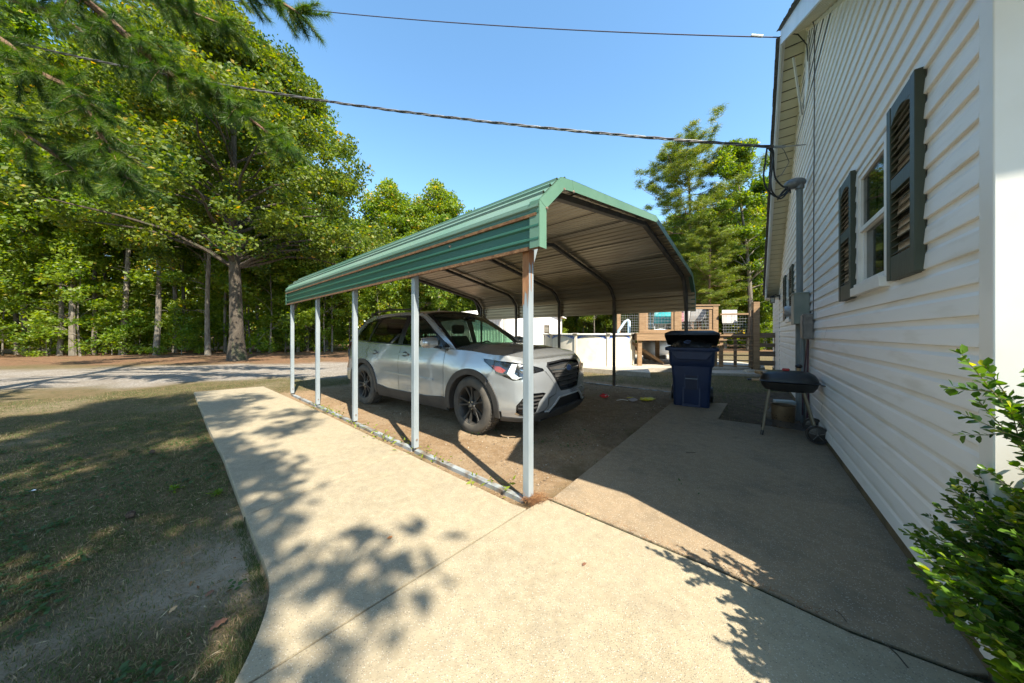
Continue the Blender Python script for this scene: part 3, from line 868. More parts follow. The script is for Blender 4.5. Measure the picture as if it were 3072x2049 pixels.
# ================================================================ carport
CW = 5.42; CL = 6.16
galv = mat('galvanised_steel', (.27, .32, .35), (.38, .425, .45), 7, .42, metal=.35, bump=.1, bscale=30, stretch=(1, 1, .25), c3=(.22, .25, .26), s3=9, r3=(.6, .75), f3=.7)
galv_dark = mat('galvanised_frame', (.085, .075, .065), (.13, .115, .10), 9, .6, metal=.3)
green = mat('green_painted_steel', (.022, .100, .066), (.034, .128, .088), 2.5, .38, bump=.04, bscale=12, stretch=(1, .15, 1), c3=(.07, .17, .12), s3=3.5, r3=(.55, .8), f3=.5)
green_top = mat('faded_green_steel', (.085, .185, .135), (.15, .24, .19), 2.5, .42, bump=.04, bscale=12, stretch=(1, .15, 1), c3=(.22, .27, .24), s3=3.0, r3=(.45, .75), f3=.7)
green_trim = mat('green_trim', (.085, .18, .125), (.11, .21, .15), 3, .42)
under = mat('bare_steel_underside', (.36, .30, .22), (.46, .40, .30), 2, .36, metal=.6, stretch=(3, .3, 3))
rust = mat('rusty_edge', (.10, .045, .018), (.19, .10, .045), 25, .9, bump=.4)
rust_post = mat('rust_stain', (.22, .085, .03), (.34, .17, .08), 18, .8, bump=.2, stretch=(1, 1, .3))
screw_m = mat('screw_head', (.35, .30, .25), (.2, .11, .07), 60, .5, metal=.5)

carport = thing('carport', 'open metal carport with green ribbed steel roof on galvanised posts', 'carport', CP, CPA)
# cross section of the roof, (w, z); the last pair hangs lower on the right
PROF = [(-.035, 1.845), (-.035, 2.15), (.0, 2.20), (.17, 2.36), (.26, 2.415), (.41, 2.44), (CW / 2, 2.83), (CW - .41, 2.44), (CW - .26, 2.40), (CW - .15, 2.33), (CW + .02, 2.13), (CW + .035, 2.06), (CW + .035, 1.70)]
def along(prof):
    s_ = [0]
    for a, b in zip(prof[:-1], prof[1:]): s_.append(s_[-1] + math.hypot(b[0] - a[0], b[1] - a[1]))
    return s_
SP = along(PROF)
def pt(s_):
    for i in range(len(SP) - 1):
        if s_ <= SP[i + 1] + 1e-9:
            f = (s_ - SP[i]) / (SP[i + 1] - SP[i])
            a, b = PROF[i], PROF[i + 1]
            d = Vector((b[0] - a[0], 0, b[1] - a[1])).normalized()
            return Vector((a[0] + (b[0] - a[0]) * f, 0, a[1] + (b[1] - a[1]) * f)), Vector((-d.z, 0, d.x))
    return Vector((PROF[-1][0], 0, PROF[-1][1])), Vector((1, 0, 0))
YF, YB = -.155, CL + .15
def ribbed(s0, s1, mt, name, lift=0.0):
    """a steel sheet with lengthwise ribs, painted outside, bare inside"""
    smp = []
    s_ = s0; pitch = .092 if 'side' in name else .118
    ks = []
    while s_ < s1 - .001:
        for ds, h in ((0, 0), (.030, 0), (.040, .018 if 'side' in name else .018), (.054, .018 if 'side' in name else .018), (.064, 0)):
            if s_ + ds < s1: ks.append((s_ + ds, h))
        s_ += pitch
    ks.append((s1, 0))
    ks += [(q, 0) for q in SP if s0 < q < s1]
    ks = sorted(ks)
    top = []; bot = []
    for q, h in ks:
        p, n_ = pt(q)
        top.append(p + n_ * (h + lift + .002)); bot.append(p + n_ * (h + lift))
    mb = MB(); n = len(top)
    ys = [YF, CL * .25, CL * .5, CL * .75, YB]
    for ci, (pts_, flip) in enumerate(((top, False), (bot, True))):
        mb.cur = ci
        vs = [Vector((p.x, y, p.z)) for y in ys for p in pts_]; fs = []
        for j in range(len(ys) - 1):
            for i in range(n - 1):
                f = (j * n + i, j * n + i + 1, (j + 1) * n + i + 1, (j + 1) * n + i)
                fs.append(f[::-1] if not flip else f)
        mb.add(vs, fs)
    return mb.build(name, [mt, under], carport, fixn=False)
total = SP[-1]
sA = .225                   # side sheet ends at the shoulder
cuts = [sA, sA + .86, sA + 1.72, sA + 2.60, sA + 3.45, sA + 4.30, SP[-2] - .02]
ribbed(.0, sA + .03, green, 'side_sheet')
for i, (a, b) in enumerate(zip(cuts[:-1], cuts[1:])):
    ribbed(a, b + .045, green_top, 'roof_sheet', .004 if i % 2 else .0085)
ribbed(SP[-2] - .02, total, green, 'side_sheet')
seam_m = mat('lap_shadow_line', (.06, .05, .04), rough=.8)  # thin dark bars that paint the shadow under each sheet overlap
for c_ in cuts[1:]:
    p, n_ = pt(c_ + .046); mb = MB(); mb.bar((p.x - n_.x * .003, YF + .012, p.z - n_.z * .003), (p.x - n_.x * .003, YB - .012, p.z - n_.z * .003), .010, .006, up=tuple(n_)); mb.build('lap_shadow_bar', seam_m, carport)
# rusty lower lips
mb = MB(); mb.bbox((-.046, YF + .01, 1.822), (-.030, YB, 1.846)); mb.build('rusty_lip', rust, carport)
mb = MB(); mb.bbox((-.056, YF + .02, 2.052), (-.034, YB, 2.074)); mb.build('rusty_lip', rust, carport)
# frame bows with posts
post_me = None; bow_me = None
def bow(y):
    mb = MB()
    path = [(.035, 1.86), (.035, 2.10), (.20, 2.30), (.41, 2.385), (CW / 2, 2.775), (CW - .41, 2.385), (CW - .20, 2.27), (CW - .035, 2.08), (CW - .035, 1.80)]
    pts_ = [Vector((a, 0, b)) for a, b in path]
    sq = .028
    rings = []
    for i, p in enumerate(pts_):
        d0 = (pts_[i] - pts_[i - 1]).normalized() if i else (pts_[1] - pts_[0]).normalized()
        d1 = (pts_[i + 1] - pts_[i]).normalized() if i < len(pts_) - 1 else d0
        t = (d0 + d1).normalized(); n_ = Vector((-t.z, 0, t.x)); k_ = 1 / max(.5, t.dot(d1))
        rings.append([p + n_ * (a * sq * k_) + Vector((0, b * sq, 0)) for a, b in ((-1, -1), (1, -1), (1, 1), (-1, 1))])
    mb.loft(rings)
    return mb
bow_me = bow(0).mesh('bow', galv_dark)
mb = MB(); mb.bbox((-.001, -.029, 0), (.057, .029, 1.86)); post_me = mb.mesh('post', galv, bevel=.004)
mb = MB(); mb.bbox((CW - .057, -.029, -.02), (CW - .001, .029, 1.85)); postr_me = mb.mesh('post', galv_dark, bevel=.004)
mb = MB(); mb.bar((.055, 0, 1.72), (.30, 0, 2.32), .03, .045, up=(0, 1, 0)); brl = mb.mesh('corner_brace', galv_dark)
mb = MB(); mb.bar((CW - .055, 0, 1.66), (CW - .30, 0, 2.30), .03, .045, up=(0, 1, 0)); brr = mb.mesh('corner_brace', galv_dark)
BAY = CL / 4
for i in range(5):
    y = i * BAY * (1.0 if i else 1) + (0 if i else 0)
    o = mesh_obj('post', post_me, carport, loc=(0, y, 0))
    sl = MB(); sl.bbox((.004, y - .023, -.01), (.051, y + .023, .02)); 
    mesh_obj('post', postr_me, carport, loc=(0, y, 0))
    mesh_obj('bow', bow_me, carport, loc=(0, y, 0))
    if i in (0, 4):
        mesh_obj('corner_brace', brl, carport, loc=(0, y + (.02 if i == 0 else -.0), 0)); mesh_obj('corner_brace', brr, carport, loc=(0, y, 0))
    if i:
        m2 = MB()
        m2.lathe([(.0, .001), (.010, .001), (.010, .006), (.004, .009), (0, .009)], 8, axis='Y', c=(.028, y - .040, .09)); m2.build('bolt', screw_m, carport)
# rust on the top of the nearest post
mb = MB()
n = 12
front = [(-.0022, -.0312), (.0582, -.0312), (.0582, .031), (-.0022, .031)]
vs = []; fs = []
edge = [1.74 - .10 * fbm(k * .37, .2, 3.1, 4) - (.20 if 4 < k < 7 else 0) for k in range(13)]
for k in range(13):
    x = -.002 + .0602 * k / 12
    vs += [(x, -.0305, 1.845), (x, -.0305, edge[k] + .05)]
for k in range(12): fs.append((2 * k, 2 * k + 2, 2 * k + 3, 2 * k + 1))
b = len(vs)
for k in range(9):
    yk = -.0305 + .061 * k / 8
    vs += [(-.0022, yk, 1.845), (-.0022, yk, 1.66 - .34 * fbm(k * .5, 1.2, 3.1, 4))]
for k in range(8): fs.append((b + 2 * k, b + 2 * k + 1, b + 2 * k + 3, b + 2 * k + 2))
mb.add(vs, fs); mb.build('rust_patch', rust_post, carport)
mb = MB(); mb.bbox((.059, -.012, 1.62), (.064, .03, 1.87)); mb.bar((.06, .0, 1.76), (.13, .0, 1.93), .04, .03, up=(0, 1, 0)); mb.build('bracket', galv, carport)
# base rails
rail_m = mat('dirty_base_rail', (.24, .27, .28), (.34, .37, .38), 9, .6, metal=.2, c3=(.15, .11, .07), s3=7, r3=(.45, .6), f3=.85)
for xw, mm in ((0, galv), (CW - .057, galv_dark)):
    for i in range(4):
        y0 = i * BAY + .031; y1 = (i + 1) * BAY - .031
        mb = MB(); mb.bbox((xw, y0, -.065), (xw + .05, y1, -.014)); mb.build('base_rail', rail_m, carport, bevel=.003)
# green angle trim along the front and back edges
def trim(y, s0, s1, wid=.115, back=False):
    a, na_ = pt(s0 + .0005); b, nb = pt(s1 - .0005)
    mb = MB(); sg = 1 if not back else -1
    lift = .016
    A0 = a + na_ * lift; B0 = b + nb * lift
    ys = y - sg * .006
    inn = -.10
    A1 = a + na_ * inn; B1 = b + nb * inn
    return A0, B0, A1, B1
keyp = [(-.052, 1.83), (-.052, 2.16), (.235, 2.425), (.405, 2.462), (CW / 2, 2.855), (CW - .40, 2.46), (CW - .235, 2.41), (CW + .052, 2.09), (CW + .052, 1.69)]
for y, sg in ((YF, 1), (YB, -1)):
    m = len(keyp)
    def offp(i, d):
        p = Vector((keyp[i][0], 0, keyp[i][1]))
        d0 = (Vector((keyp[i][0] - keyp[i - 1][0], 0, keyp[i][1] - keyp[i - 1][1])) if i else Vector((keyp[1][0] - keyp[0][0], 0, keyp[1][1] - keyp[0][1]))).normalized()
        d1 = (Vector((keyp[i + 1][0] - keyp[i][0], 0, keyp[i + 1][1] - keyp[i][1])) if i < m - 1 else d0).normalized()
        t = (d0 + d1).normalized(); n_ = Vector((-t.z, 0, t.x))
        return p - n_ * (d / max(.5, t.dot(d1)))
    for i in range(m - 1):
        mb = MB()
        a0, b0, a1, b1 = offp(i, 0), offp(i + 1, 0), offp(i, .088), offp(i + 1, .088)
        e = .0015 * (i % 2)
        yo = y - sg * (.004 + e)
        Y_ = lambda p, yy: (p.x, yy, p.z)
        th = .002
        a0i, b0i = offp(i, th + e), offp(i + 1, th + e)
        mb.add([Y_(a0, yo), Y_(b0, yo), Y_(b1, yo), Y_(a1, yo), Y_(a0, yo + sg * th), Y_(b0, yo + sg * th), Y_(b1, yo + sg * th), Y_(a1, yo + sg * th)],
               [(0, 1, 2, 3), (7, 6, 5, 4), (0, 4, 5, 1), (1, 5, 6, 2), (2, 6, 7, 3), (3, 7, 4, 0)])
        mb.add([Y_(a0, yo), Y_(b0, yo), Y_(b0, yo + sg * .085), Y_(a0, yo + sg * .085), Y_(a0i, yo), Y_(b0i, yo), Y_(b0i, yo + sg * .085), Y_(a0i, yo + sg * .085)],
               [(0, 1, 2, 3), (7, 6, 5, 4), (0, 4, 5, 1), (1, 5, 6, 2), (2, 6, 7, 3), (3, 7, 4, 0)])
        mb.build('edge_trim', green_trim, carport)
    for i in (1, 2, 3):
        if sg < 0: break
        p = offp(i, .09); mb = MB(); mb.lathe([(0, -.008), (.009, -.006), (.009, 0), (.014, .0)], 8, axis='Y', c=(p.x, y - .007, p.z)); mb.build('screw', screw_m, carport)
for (yy, zz_) in ((-.09, 1.90), (.27, 1.89), (.85, 2.02), (2.85, 1.88), (1.55, 1.88), (4.6, 1.88)):
    mb = MB(); mb.lathe([(0, -.012), (.010, -.010), (.012, 0), (.018, .002)], 8, axis='X', c=(-.038, yy, zz_)); mb.build('screw', screw_m, carport)
# pine straw gathered at the foot of the corner post, as one mass
# ================================================================ car  (x forward, y to its left, origin between the axles on the ground)
car = thing('parked_car', 'silver compact SUV with black wheels parked under the green carport', 'car', (-1.045, 5.345, -.035), math.atan2(-.605, .797))
paint = mat('silver_paint', (.40, .42, .435), rough=.25, metal=.62, coat=1.0)
clad = mat('black_cladding', (.028, .027, .026), (.045, .042, .038), 5, .6)
trim_b = mat('gloss_black', (.012, .012, .013), rough=.25)
tyre_m = mat('tyre_rubber', (.040, .037, .033), (.085, .075, .06), 6, .85, bump=.3, bscale=60)
rim_m = mat('black_wheel', (.018, .017, .016), (.028, .026, .023), 5, .5, metal=.0)
inner_m = mat('car_interior', (.022, .021, .020), rough=.8)
seat_m = mat('car_seat', (.035, .033, .032), rough=.9)
chrome = mat('chrome', (.6, .61, .62), rough=.12, metal=1)
glass_f = glass_mat('car_glass', (.46, .68, .55), 1.1)
glass_r = glass_mat('privacy_glass', (.16, .19, .17), 1.4)
lamp_glass = glass_mat('lamp_glass', (.86, .88, .88), 1.6)

plan_f = [(1.65, .905), (1.80, .898), (1.93, .876), (2.04, .83), (2.125, .755), (2.185, .64), (2.225, .48), (2.255, .28), (2.268, .12), (2.272, 0)]
plan_r = [(-1.70, .90), (-1.90, .888), (-2.08, .845), (-2.20, .75), (-2.265, .58), (-2.30, .32), (-2.31, 0)]
def cumlen(p, s0, sg):
    out = [s0]
    for a, b in zip(p[:-1], p[1:]): out.append(out[-1] + sg * math.hypot(b[0] - a[0], b[1] - a[1]))
    return out
SF = cumlen(plan_f, 1.65, 1); SR = cumlen(plan_r, -1.70, -1)
SFM = SF[-1]; SRM = SR[-1]
def catmull(xs_, ps, s_):
    i = max(0, min(len(xs_) - 2, int(np.searchsorted(xs_, s_) - 1)))
    h = xs_[i + 1] - xs_[i]; t = (s_ - xs_[i]) / h
    def m(j):
        a = max(0, j - 1); b = min(len(xs_) - 1, j + 1)
        return tuple((ps[b][k] - ps[a][k]) / (xs_[b] - xs_[a]) for k in (0, 1))
    m0, m1 = m(i), m(i + 1); h00 = 2 * t**3 - 3 * t**2 + 1; h10 = t**3 - 2 * t**2 + t; h01 = -2 * t**3 + 3 * t**2; h11 = t**3 - t**2
    return tuple(h00 * ps[i][k] + h10 * h * m0[k] + h01 * ps[i + 1][k] + h11 * h * m1[k] for k in (0, 1))
def plan(s_):
    if s_ > 1.65: return catmull(SF, plan_f, min(s_, SFM))
    if s_ < -1.70: return catmull(SR[::-1], plan_r[::-1], max(s_, SRM))
    return (s_, .905 - .005 * (abs(s_) / 1.7) ** 2)
def itp(z, tb): return float(np.interp(z, [a for a, _ in tb], [b for _, b in tb]))
dSt = [(.18, .09), (.26, .045), (.36, .02), (.48, .012), (.60, .004), (.66, .006), (.72, .002), (.80, -.002), (.86, .004), (.93, .018), (1.0, .036), (1.06, .058), (1.12, .085)]
dFt = [(.18, .16), (.24, .06), (.30, .02), (.40, .0), (.48, .0), (.55, .012), (.62, .018), (.70, .022), (.78, .035), (.84, .055), (.90, .085), (.94, .12), (.975, .18), (1.0, .25)]
dRt = [(.20, .12), (.32, .02), (.45, 0), (.60, .0), (.70, .025), (.8, .05), (.95, .06), (1.1, .08)]
def wrap(s_, z, out=0.0):
    e = .004; lo = max(SRM, s_ - e); hi = min(SFM, s_ + e)
    p = plan(s_); a = plan(lo); b = plan(hi)
    tx, ty = b[0] - a[0], b[1] - a[1]; L_ = math.hypot(tx, ty) or 1; nx, ny = -ty / L_, tx / L_      # outward for y>0 half : rotate
    if s_ >= SFM - .001: nx, ny = 1, 0
    if s_ <= SRM + .001: nx, ny = -1, 0
    if ny < 0 and abs(s_) < 1.7: nx, ny = -nx, -ny
    if s_ > 1.65 and nx < 0: nx, ny = -nx, -ny
    if s_ < -1.7 and nx > 0: nx, ny = -nx, -ny
    wf = float(sstep(s_, 1.72, 2.25)); wr = float(sstep(-s_, 1.75, 2.2))
    d = itp(z, dSt) * (1 - wf - wr) + itp(z, dFt) * wf + itp(z, dRt) * wr
    # swelling round the wheel arches
    for ax in (1.335, -1.335):
        q = math.hypot(s_ - ax, z - .36)
        d -= .014 * math.exp(-((q - .46) / .10) ** 2) * (z < .95)
    return Vector((p[0] - nx * (d - out), p[1] - ny * (d - out), z))
def green_y(x, z):
    y = .858 - .31 * (z - 1.04) - .17 * (z - 1.04) ** 2
    y -= .10 * float(sstep(-x, 1.2, 2.1)) + .02 * float(sstep(x, .4, 1.0))
    return y
def cabin(x, z, out=0.0): return Vector((x, green_y(x, z) + out, z))

def patch(name, loops, fn, m, parent, side=1, step=.07, out=0.0, thick=0.0, smooth=True, stepz=None):
    """a flat outline (with holes) laid onto the curved body"""
    bm = bmesh.new(); edges = []
    for lp in loops:
        vs = [bm.verts.new((a, b, 0)) for a, b in lp]
        for i in range(len(vs)): edges.append(bm.edges.new((vs[i], vs[(i + 1) % len(vs)])))
    bmesh.ops.triangle_fill(bm, use_beauty=True, use_dissolve=False, edges=edges)
    xs_ = [p[0] for p in loops[0]]; zs_ = [p[1] for p in loops[0]]
    stepz = stepz or step
    for ax, lo, hi, st in ((0, min(xs_), max(xs_), step), (1, min(zs_), max(zs_), stepz)):
        q = math.ceil(lo / st) * st
        while q < hi:
            co = [0, 0, 0]; co[ax] = q; no = [0, 0, 0]; no[ax] = 1
            bmesh.ops.bisect_plane(bm, geom=bm.verts[:] + bm.edges[:] + bm.faces[:], plane_co=co, plane_no=no, dist=1e-5)
            q += st
    if thick:
        r_ = bmesh.ops.extrude_face_region(bm, geom=bm.faces[:])
        for e in r_['geom']:
            if isinstance(e, bmesh.types.BMVert): e.co.z = -thick
    for v in bm.verts:
        p = fn(v.co.x, v.co.y, out + v.co.z)
        v.co = Vector((p.x, p.y * side, p.z))
    bmesh.ops.recalc_face_normals(bm, faces=bm.faces)
    if not thick:
        # make the normals point out of the car
        s_ = sum((f.normal.y * side + f.normal.x * (1 if f.calc_center_median().x > 1.9 else -1 if f.calc_center_median().x < -1.95 else 0)) * f.calc_area() for f in bm.faces)
        if s_ < 0: bmesh.ops.reverse_faces(bm, faces=bm.faces)
    for f in bm.faces: f.smooth = smooth
    if thick:
        for e in bm.edges:
            if len(e.link_faces) == 2 and e.calc_face_angle(0) > R(40): e.smooth = False
    me = bpy.data.meshes.new(name); bm.to_mesh(me); bm.free(); me.materials.append(m)
    return mesh_obj(name, me, parent)

def arc(cx, cz, r_, a0, a1, n=18, sq=1.0):
    return [(cx + r_ * math.cos(R(a0 + (a1 - a0) * i / n)), cz + r_ * sq * math.sin(R(a0 + (a1 - a0) * i / n))) for i in range(n + 1)]
AX = 1.335; AR = .452; CZ = .36
ZT = lambda s_: 1.055 - .012 * float(sstep(s_, .6, 1.3)) - .035 * float(sstep(s_, 1.2, 1.75)) - .012 * float(sstep(s_, 1.8, 2.2)) + .05 * float(sstep(-s_, .2, 1.6))
def top(s0, s1, n=8): return [(s0 + (s1 - s0) * i / n, ZT(s0 + (s1 - s0) * i / n)) for i in range(n + 1)]
SILL = .37
for side in (1, -1):
    # front fender + bumper corner is one skin from the front door back edge to the headlamp
    f_out = [(.83, SILL)] + [p for p in arc(AX, CZ, AR + .01, 175, 8, 22) if p[1] > SILL - .001] + [(AX + AR + .012, .36), (1.83, .36), (1.83, .70), (1.78, .74), (1.74, .83), (1.56, ZT(1.5) - .10), (1.50, ZT(1.5))] + top(1.5, .93, 6)[1:] + [(.83, 1.04)]
    patch('fender', [f_out], wrap, paint, car, side)
    fd = [(-.24, SILL), (.822, SILL), (.822, 1.04), (.76, ZT(.76))] + top(.76, -.24, 6)[1:]
    d1 = patch('front_door', [fd], wrap, paint, car, side)
    rd = [(-.248, SILL)] + top(-.248, -1.22, 6) + [(-1.24, .95), (-1.18, .86)] + [p for p in arc(-AX, CZ, AR + .012, 78, 8, 10) if p[1] > SILL][0:] + [(-.88, SILL)]
    d2 = patch('rear_door', [rd], wrap, paint, car, side)
    rq = [(-1.228, ZT(-1.22))] + top(-1.30, -2.16, 6) + [(-2.2, .95), (-2.25, .68), (-2.25, .40), (-AX - AR - .01, .40)] + [p for p in arc(-AX, CZ, AR + .01, 172, 79, 14)] + [(-1.19, .862), (-1.248, .95)]
    patch('rear_quarter', [rq], wrap, paint, car, side)
    # black cladding rings and sill
    for ax in (AX, -AX):
        ro = arc(ax, CZ, AR + .014, 178, 2, 24); ri = arc(ax, CZ, AR - .062, 2, 178, 24)
        a_ = [(ax - AR - .014, .27)] + ro + [(ax + AR + .014, .27), (ax + AR - .062, .27)] + ri + [(ax - AR + .062, .27)]
        patch('wheel_arch_trim', [a_], wrap, clad, car, side, out=.016, thick=.05)
    sl = [(-.87, .22), (.87, .22), (.87, .40), (.80, .41), (.70, .40), (.45, .375), (-.55, .375), (-.80, .41), (-.87, .42)]
    patch('sill_cladding', [sl], wrap, clad, car, side, out=.012, thick=.04)
    patch('door_moulding', [[(-.62, .622), (.60, .598), (.62, .612), (.60, .628), (-.60, .650), (-.63, .640)]], wrap, paint, d1, side, out=.013, thick=.016)
    # handles
    for dr, hxx in ((d1, -.10), (d2, -.99)):
        patch('handle', [[(hxx - .10, .935), (hxx + .10, .935), (hxx + .115, .95), (hxx + .10, .965), (hxx - .10, .965), (hxx - .115, .95)]], wrap, paint, dr, side, out=.032, thick=.014, step=.05)
        patch('handle_recess', [arc(hxx + .01, .948, .065, 0, 360, 14, .62)[:-1]], wrap, clad, dr, side, out=.002)
    # cabin side with its window openings
    zb = lambda x: ZT(x) - .004
    outer = [(1.02, zb(1.0)), (.86, 1.155), (.62, 1.295), (.36, 1.44), (.10, 1.565), (-.10, 1.605), (-.5, 1.622), (-1.0, 1.612), (-1.45, 1.585), (-1.75, 1.545), (-1.86, 1.47), (-2.02, 1.30), (-2.14, 1.15), (-2.18, zb(-2.16))] + [(x, zb(x)) for x in (-1.9, -1.6, -1.3, -1.0, -.6, -.2, .2, .6)]
    w_f = [(.745, 1.085), (.66, 1.155), (.40, 1.33), (.16, 1.465), (.0, 1.520), (-.20, 1.540), (-.22, 1.095)]
    w_q = [(.88, 1.085), (.775, 1.15), (.785, 1.085)]
    w_r = [(-.345, 1.10), (-.345, 1.545), (-.6, 1.548), (-.95, 1.535), (-1.12, 1.52), (-1.20, 1.30), (-1.24, 1.125)]
    w_b = [(-1.315, 1.13), (-1.265, 1.30), (-1.185, 1.512), (-1.40, 1.49), (-1.60, 1.44), (-1.78, 1.30), (-1.86, 1.20), (-1.80, 1.165)]
    patch('cabin_side', [outer, w_f, w_q, w_r, w_b], cabin, paint, car, side, step=.12)
    blk = [(.905, 1.072), (.66, 1.205), (.40, 1.352), (.16, 1.487), (.0, 1.542), (-.25, 1.562), (-.6, 1.570), (-1.0, 1.556), (-1.25, 1.535), (-1.46, 1.50), (-1.64, 1.455), (-1.82, 1.30), (-1.91, 1.19), (-1.82, 1.145), (-1.3, 1.112), (-.3, 1.082), (.3, 1.073)]
    patch('window_surround', [blk, w_f, w_q, w_r, w_b], cabin, trim_b, car, side, out=.003, step=.12)
    for nm, w, gm in (('window_glass', w_f, glass_f), ('window_glass', w_q, glass_f), ('window_glass', w_r, glass_r), ('window_glass', w_b, glass_r)):
        patch(nm, [w], cabin, gm, car, side, out=-.006, step=.2)
    chs = [(.90, 1.066), (-.3, 1.078), (-1.3, 1.107), (-1.84, 1.138), (-1.93, 1.19), (-1.84, 1.31), (-1.65, 1.467), (-1.66, 1.475), (-1.855, 1.312), (-1.945, 1.19), (-1.85, 1.130), (-1.3, 1.099), (-.3, 1.070), (.91, 1.058)]
    patch('window_moulding', [chs], cabin, chrome, car, side, out=.007, step=.15)
    # headlamp, wrapped round the corner
    sh = 1.80
    hl_o = [(1.50, .955), (1.60, .955), (2.0, .925), (2.30, .875), (2.42, .845), (2.42, .82), (2.25, .80), (2.08, .735), (1.98, .725), (1.87, .765), (1.74, .80), (1.60, .885)]
    hb = patch('headlight', [hl_o], wrap, trim_b, car, side, out=-.020)
    patch('reflector', [[(1.665, .885), (1.80, .875), (1.885, .835), (1.84, .80), (1.76, .815)]], wrap, mat('orange_reflector', (.42, .045, .012), rough=.2), hb, side, out=-.010)
    patch('lamp_bezel', [[(1.95, .91), (2.02, .905), (1.99, .80), (2.05, .76), (2.10, .765), (2.02, .735), (1.97, .74), (1.90, .80)]], wrap, mat('lamp_white', (.75, .76, .76), rough=.25), hb, side, out=-.008)
    c_ = wrap(2.10, .83, -.05)
    mb = MB(); mb.ball((0, 0, 0), .052, 7); mb.build('projector', chrome, hb, smooth=True, loc=(c_.x, c_.y * side, c_.z))
    patch('lens', [hl_o], wrap, lamp_glass, hb, side, out=.002, thick=0)
    # bumper skin below and round the headlamp
    bc = [(1.83, .30), (1.83, .70), (1.78, .74), (1.745, .80), (1.87, .762), (1.98, .722), (2.08, .732), (2.25, .797), (2.43, .817), (2.45, .80), (2.63, .60), (2.60, .53), (2.46, .50), (2.44, .40), (2.38, .36), (2.10, .30)]
    fog = [(2.015, .36), (2.02, .44), (2.10, .53), (2.19, .575), (2.38, .57), (2.42, .555), (2.30, .47), (2.26, .36), (2.22, .335), (2.06, .335)]
    patch('bumper_corner', [bc, fog], wrap, paint, car, side, step=.05)
    fp = patch('fog_lamp_bay', [fog], wrap, trim_b, car, side, out=-.035, step=.05)
    for i in range(4):
        zz_ = .40 + i * .042
        patch('bar', [[(2.04 + i * .025, zz_), (2.36 + .01 * i, zz_), (2.36 + .01 * i, zz_ + .014), (2.04 + i * .025, zz_ + .014)]], wrap, clad, fp, side, out=-.012, thick=.015, step=.05)
    patch('fog_lamp_rim', [[(2.0, .35), (2.06, .325), (2.22, .325), (2.27, .345), (2.27, .36), (2.22, .338), (2.06, .338), (2.018, .36)]], wrap, chrome, fp, side, out=.004, step=.05)
    patch('lower_lip', [[(1.80, .245), (2.1, .245), (2.45, .255), (2.47, .31), (2.36, .345), (2.10, .295), (1.83, .295)]], wrap, clad, car, side, out=.012, thick=.02, step=.05)
    # tail lamp
    patch('tail_lamp', [[(-2.0, .98), (-2.0, 1.10), (-2.17, 1.10), (-2.40, 1.06), (-2.45, .95), (-2.25, .93)]], wrap, mat('tail_red', (.25, .012, .01), rough=.15), car, side, out=.004, step=.05)
    # mirror
    mr_ = MB()
    rings = []
    for t, w, h in ((0, .035, .03), (.03, .095, .075), (.14, .115, .088), (.22, .10, .075), (.25, .05, .04)):
        rings.append([(.70 + w * .62 * math.cos(a) - .05 * t, side * (.90 + t), 1.135 + h * math.sin(a) * (1 if math.sin(a) > 0 else .8)) for a in [2 * math.pi * k / 12 for k in range(12)]])
    mr_.loft(rings); mo = mr_.build('mirror', paint, car, smooth=True)
    m2 = MB(); m2.bar((.70, side * .86, 1.065), (.70, side * .95, 1.085), .09, .035); m2.build('mirror_arm', trim_b, mo, bevel=.006)
    m2 = MB(); m2.bbox((.628, side * 1.03 - .08, 1.085), (.636, side * 1.03 + .08, 1.20)); m2.build('mirror_glass', chrome, mo)
    # roof rail
    rr = MB(); rr.tube([(-.12, side * .60, 1.625), (-.25, side * .605, 1.665), (-.9, side * .60, 1.685), (-1.45, side * .585, 1.665), (-1.62, side * .575, 1.60)], .014, 8); rl = rr.build('roof_rail', clad, car, smooth=True)
    for xx in (-.18, -1.52):
        f_ = MB(); f_.bar((xx, side * .595, 1.60), (xx, side * .60, 1.655), .03, .09); f_.build('foot', clad, rl)
    # wheel housing
    for ax in (AX, -AX):
        w_ = MB(); prof = [(.385, .90), (.385, .62), (.0, .62)]
        vs = []; fs = []
        n = 20
        for r_, y_ in prof:
            for k_ in range(n + 1):
                a = math.pi * (-.08 + 1.16 * k_ / n); vs.append((ax + r_ * math.cos(a), side * y_, CZ + r_ * math.sin(a)))
        for i in range(2):
            for k_ in range(n): fs.append((i * (n + 1) + k_, i * (n + 1) + k_ + 1, (i + 1) * (n + 1) + k_ + 1, (i + 1) * (n + 1) + k_))
        w_.add(vs, fs); w_.build('wheel_housing', inner_m, car)

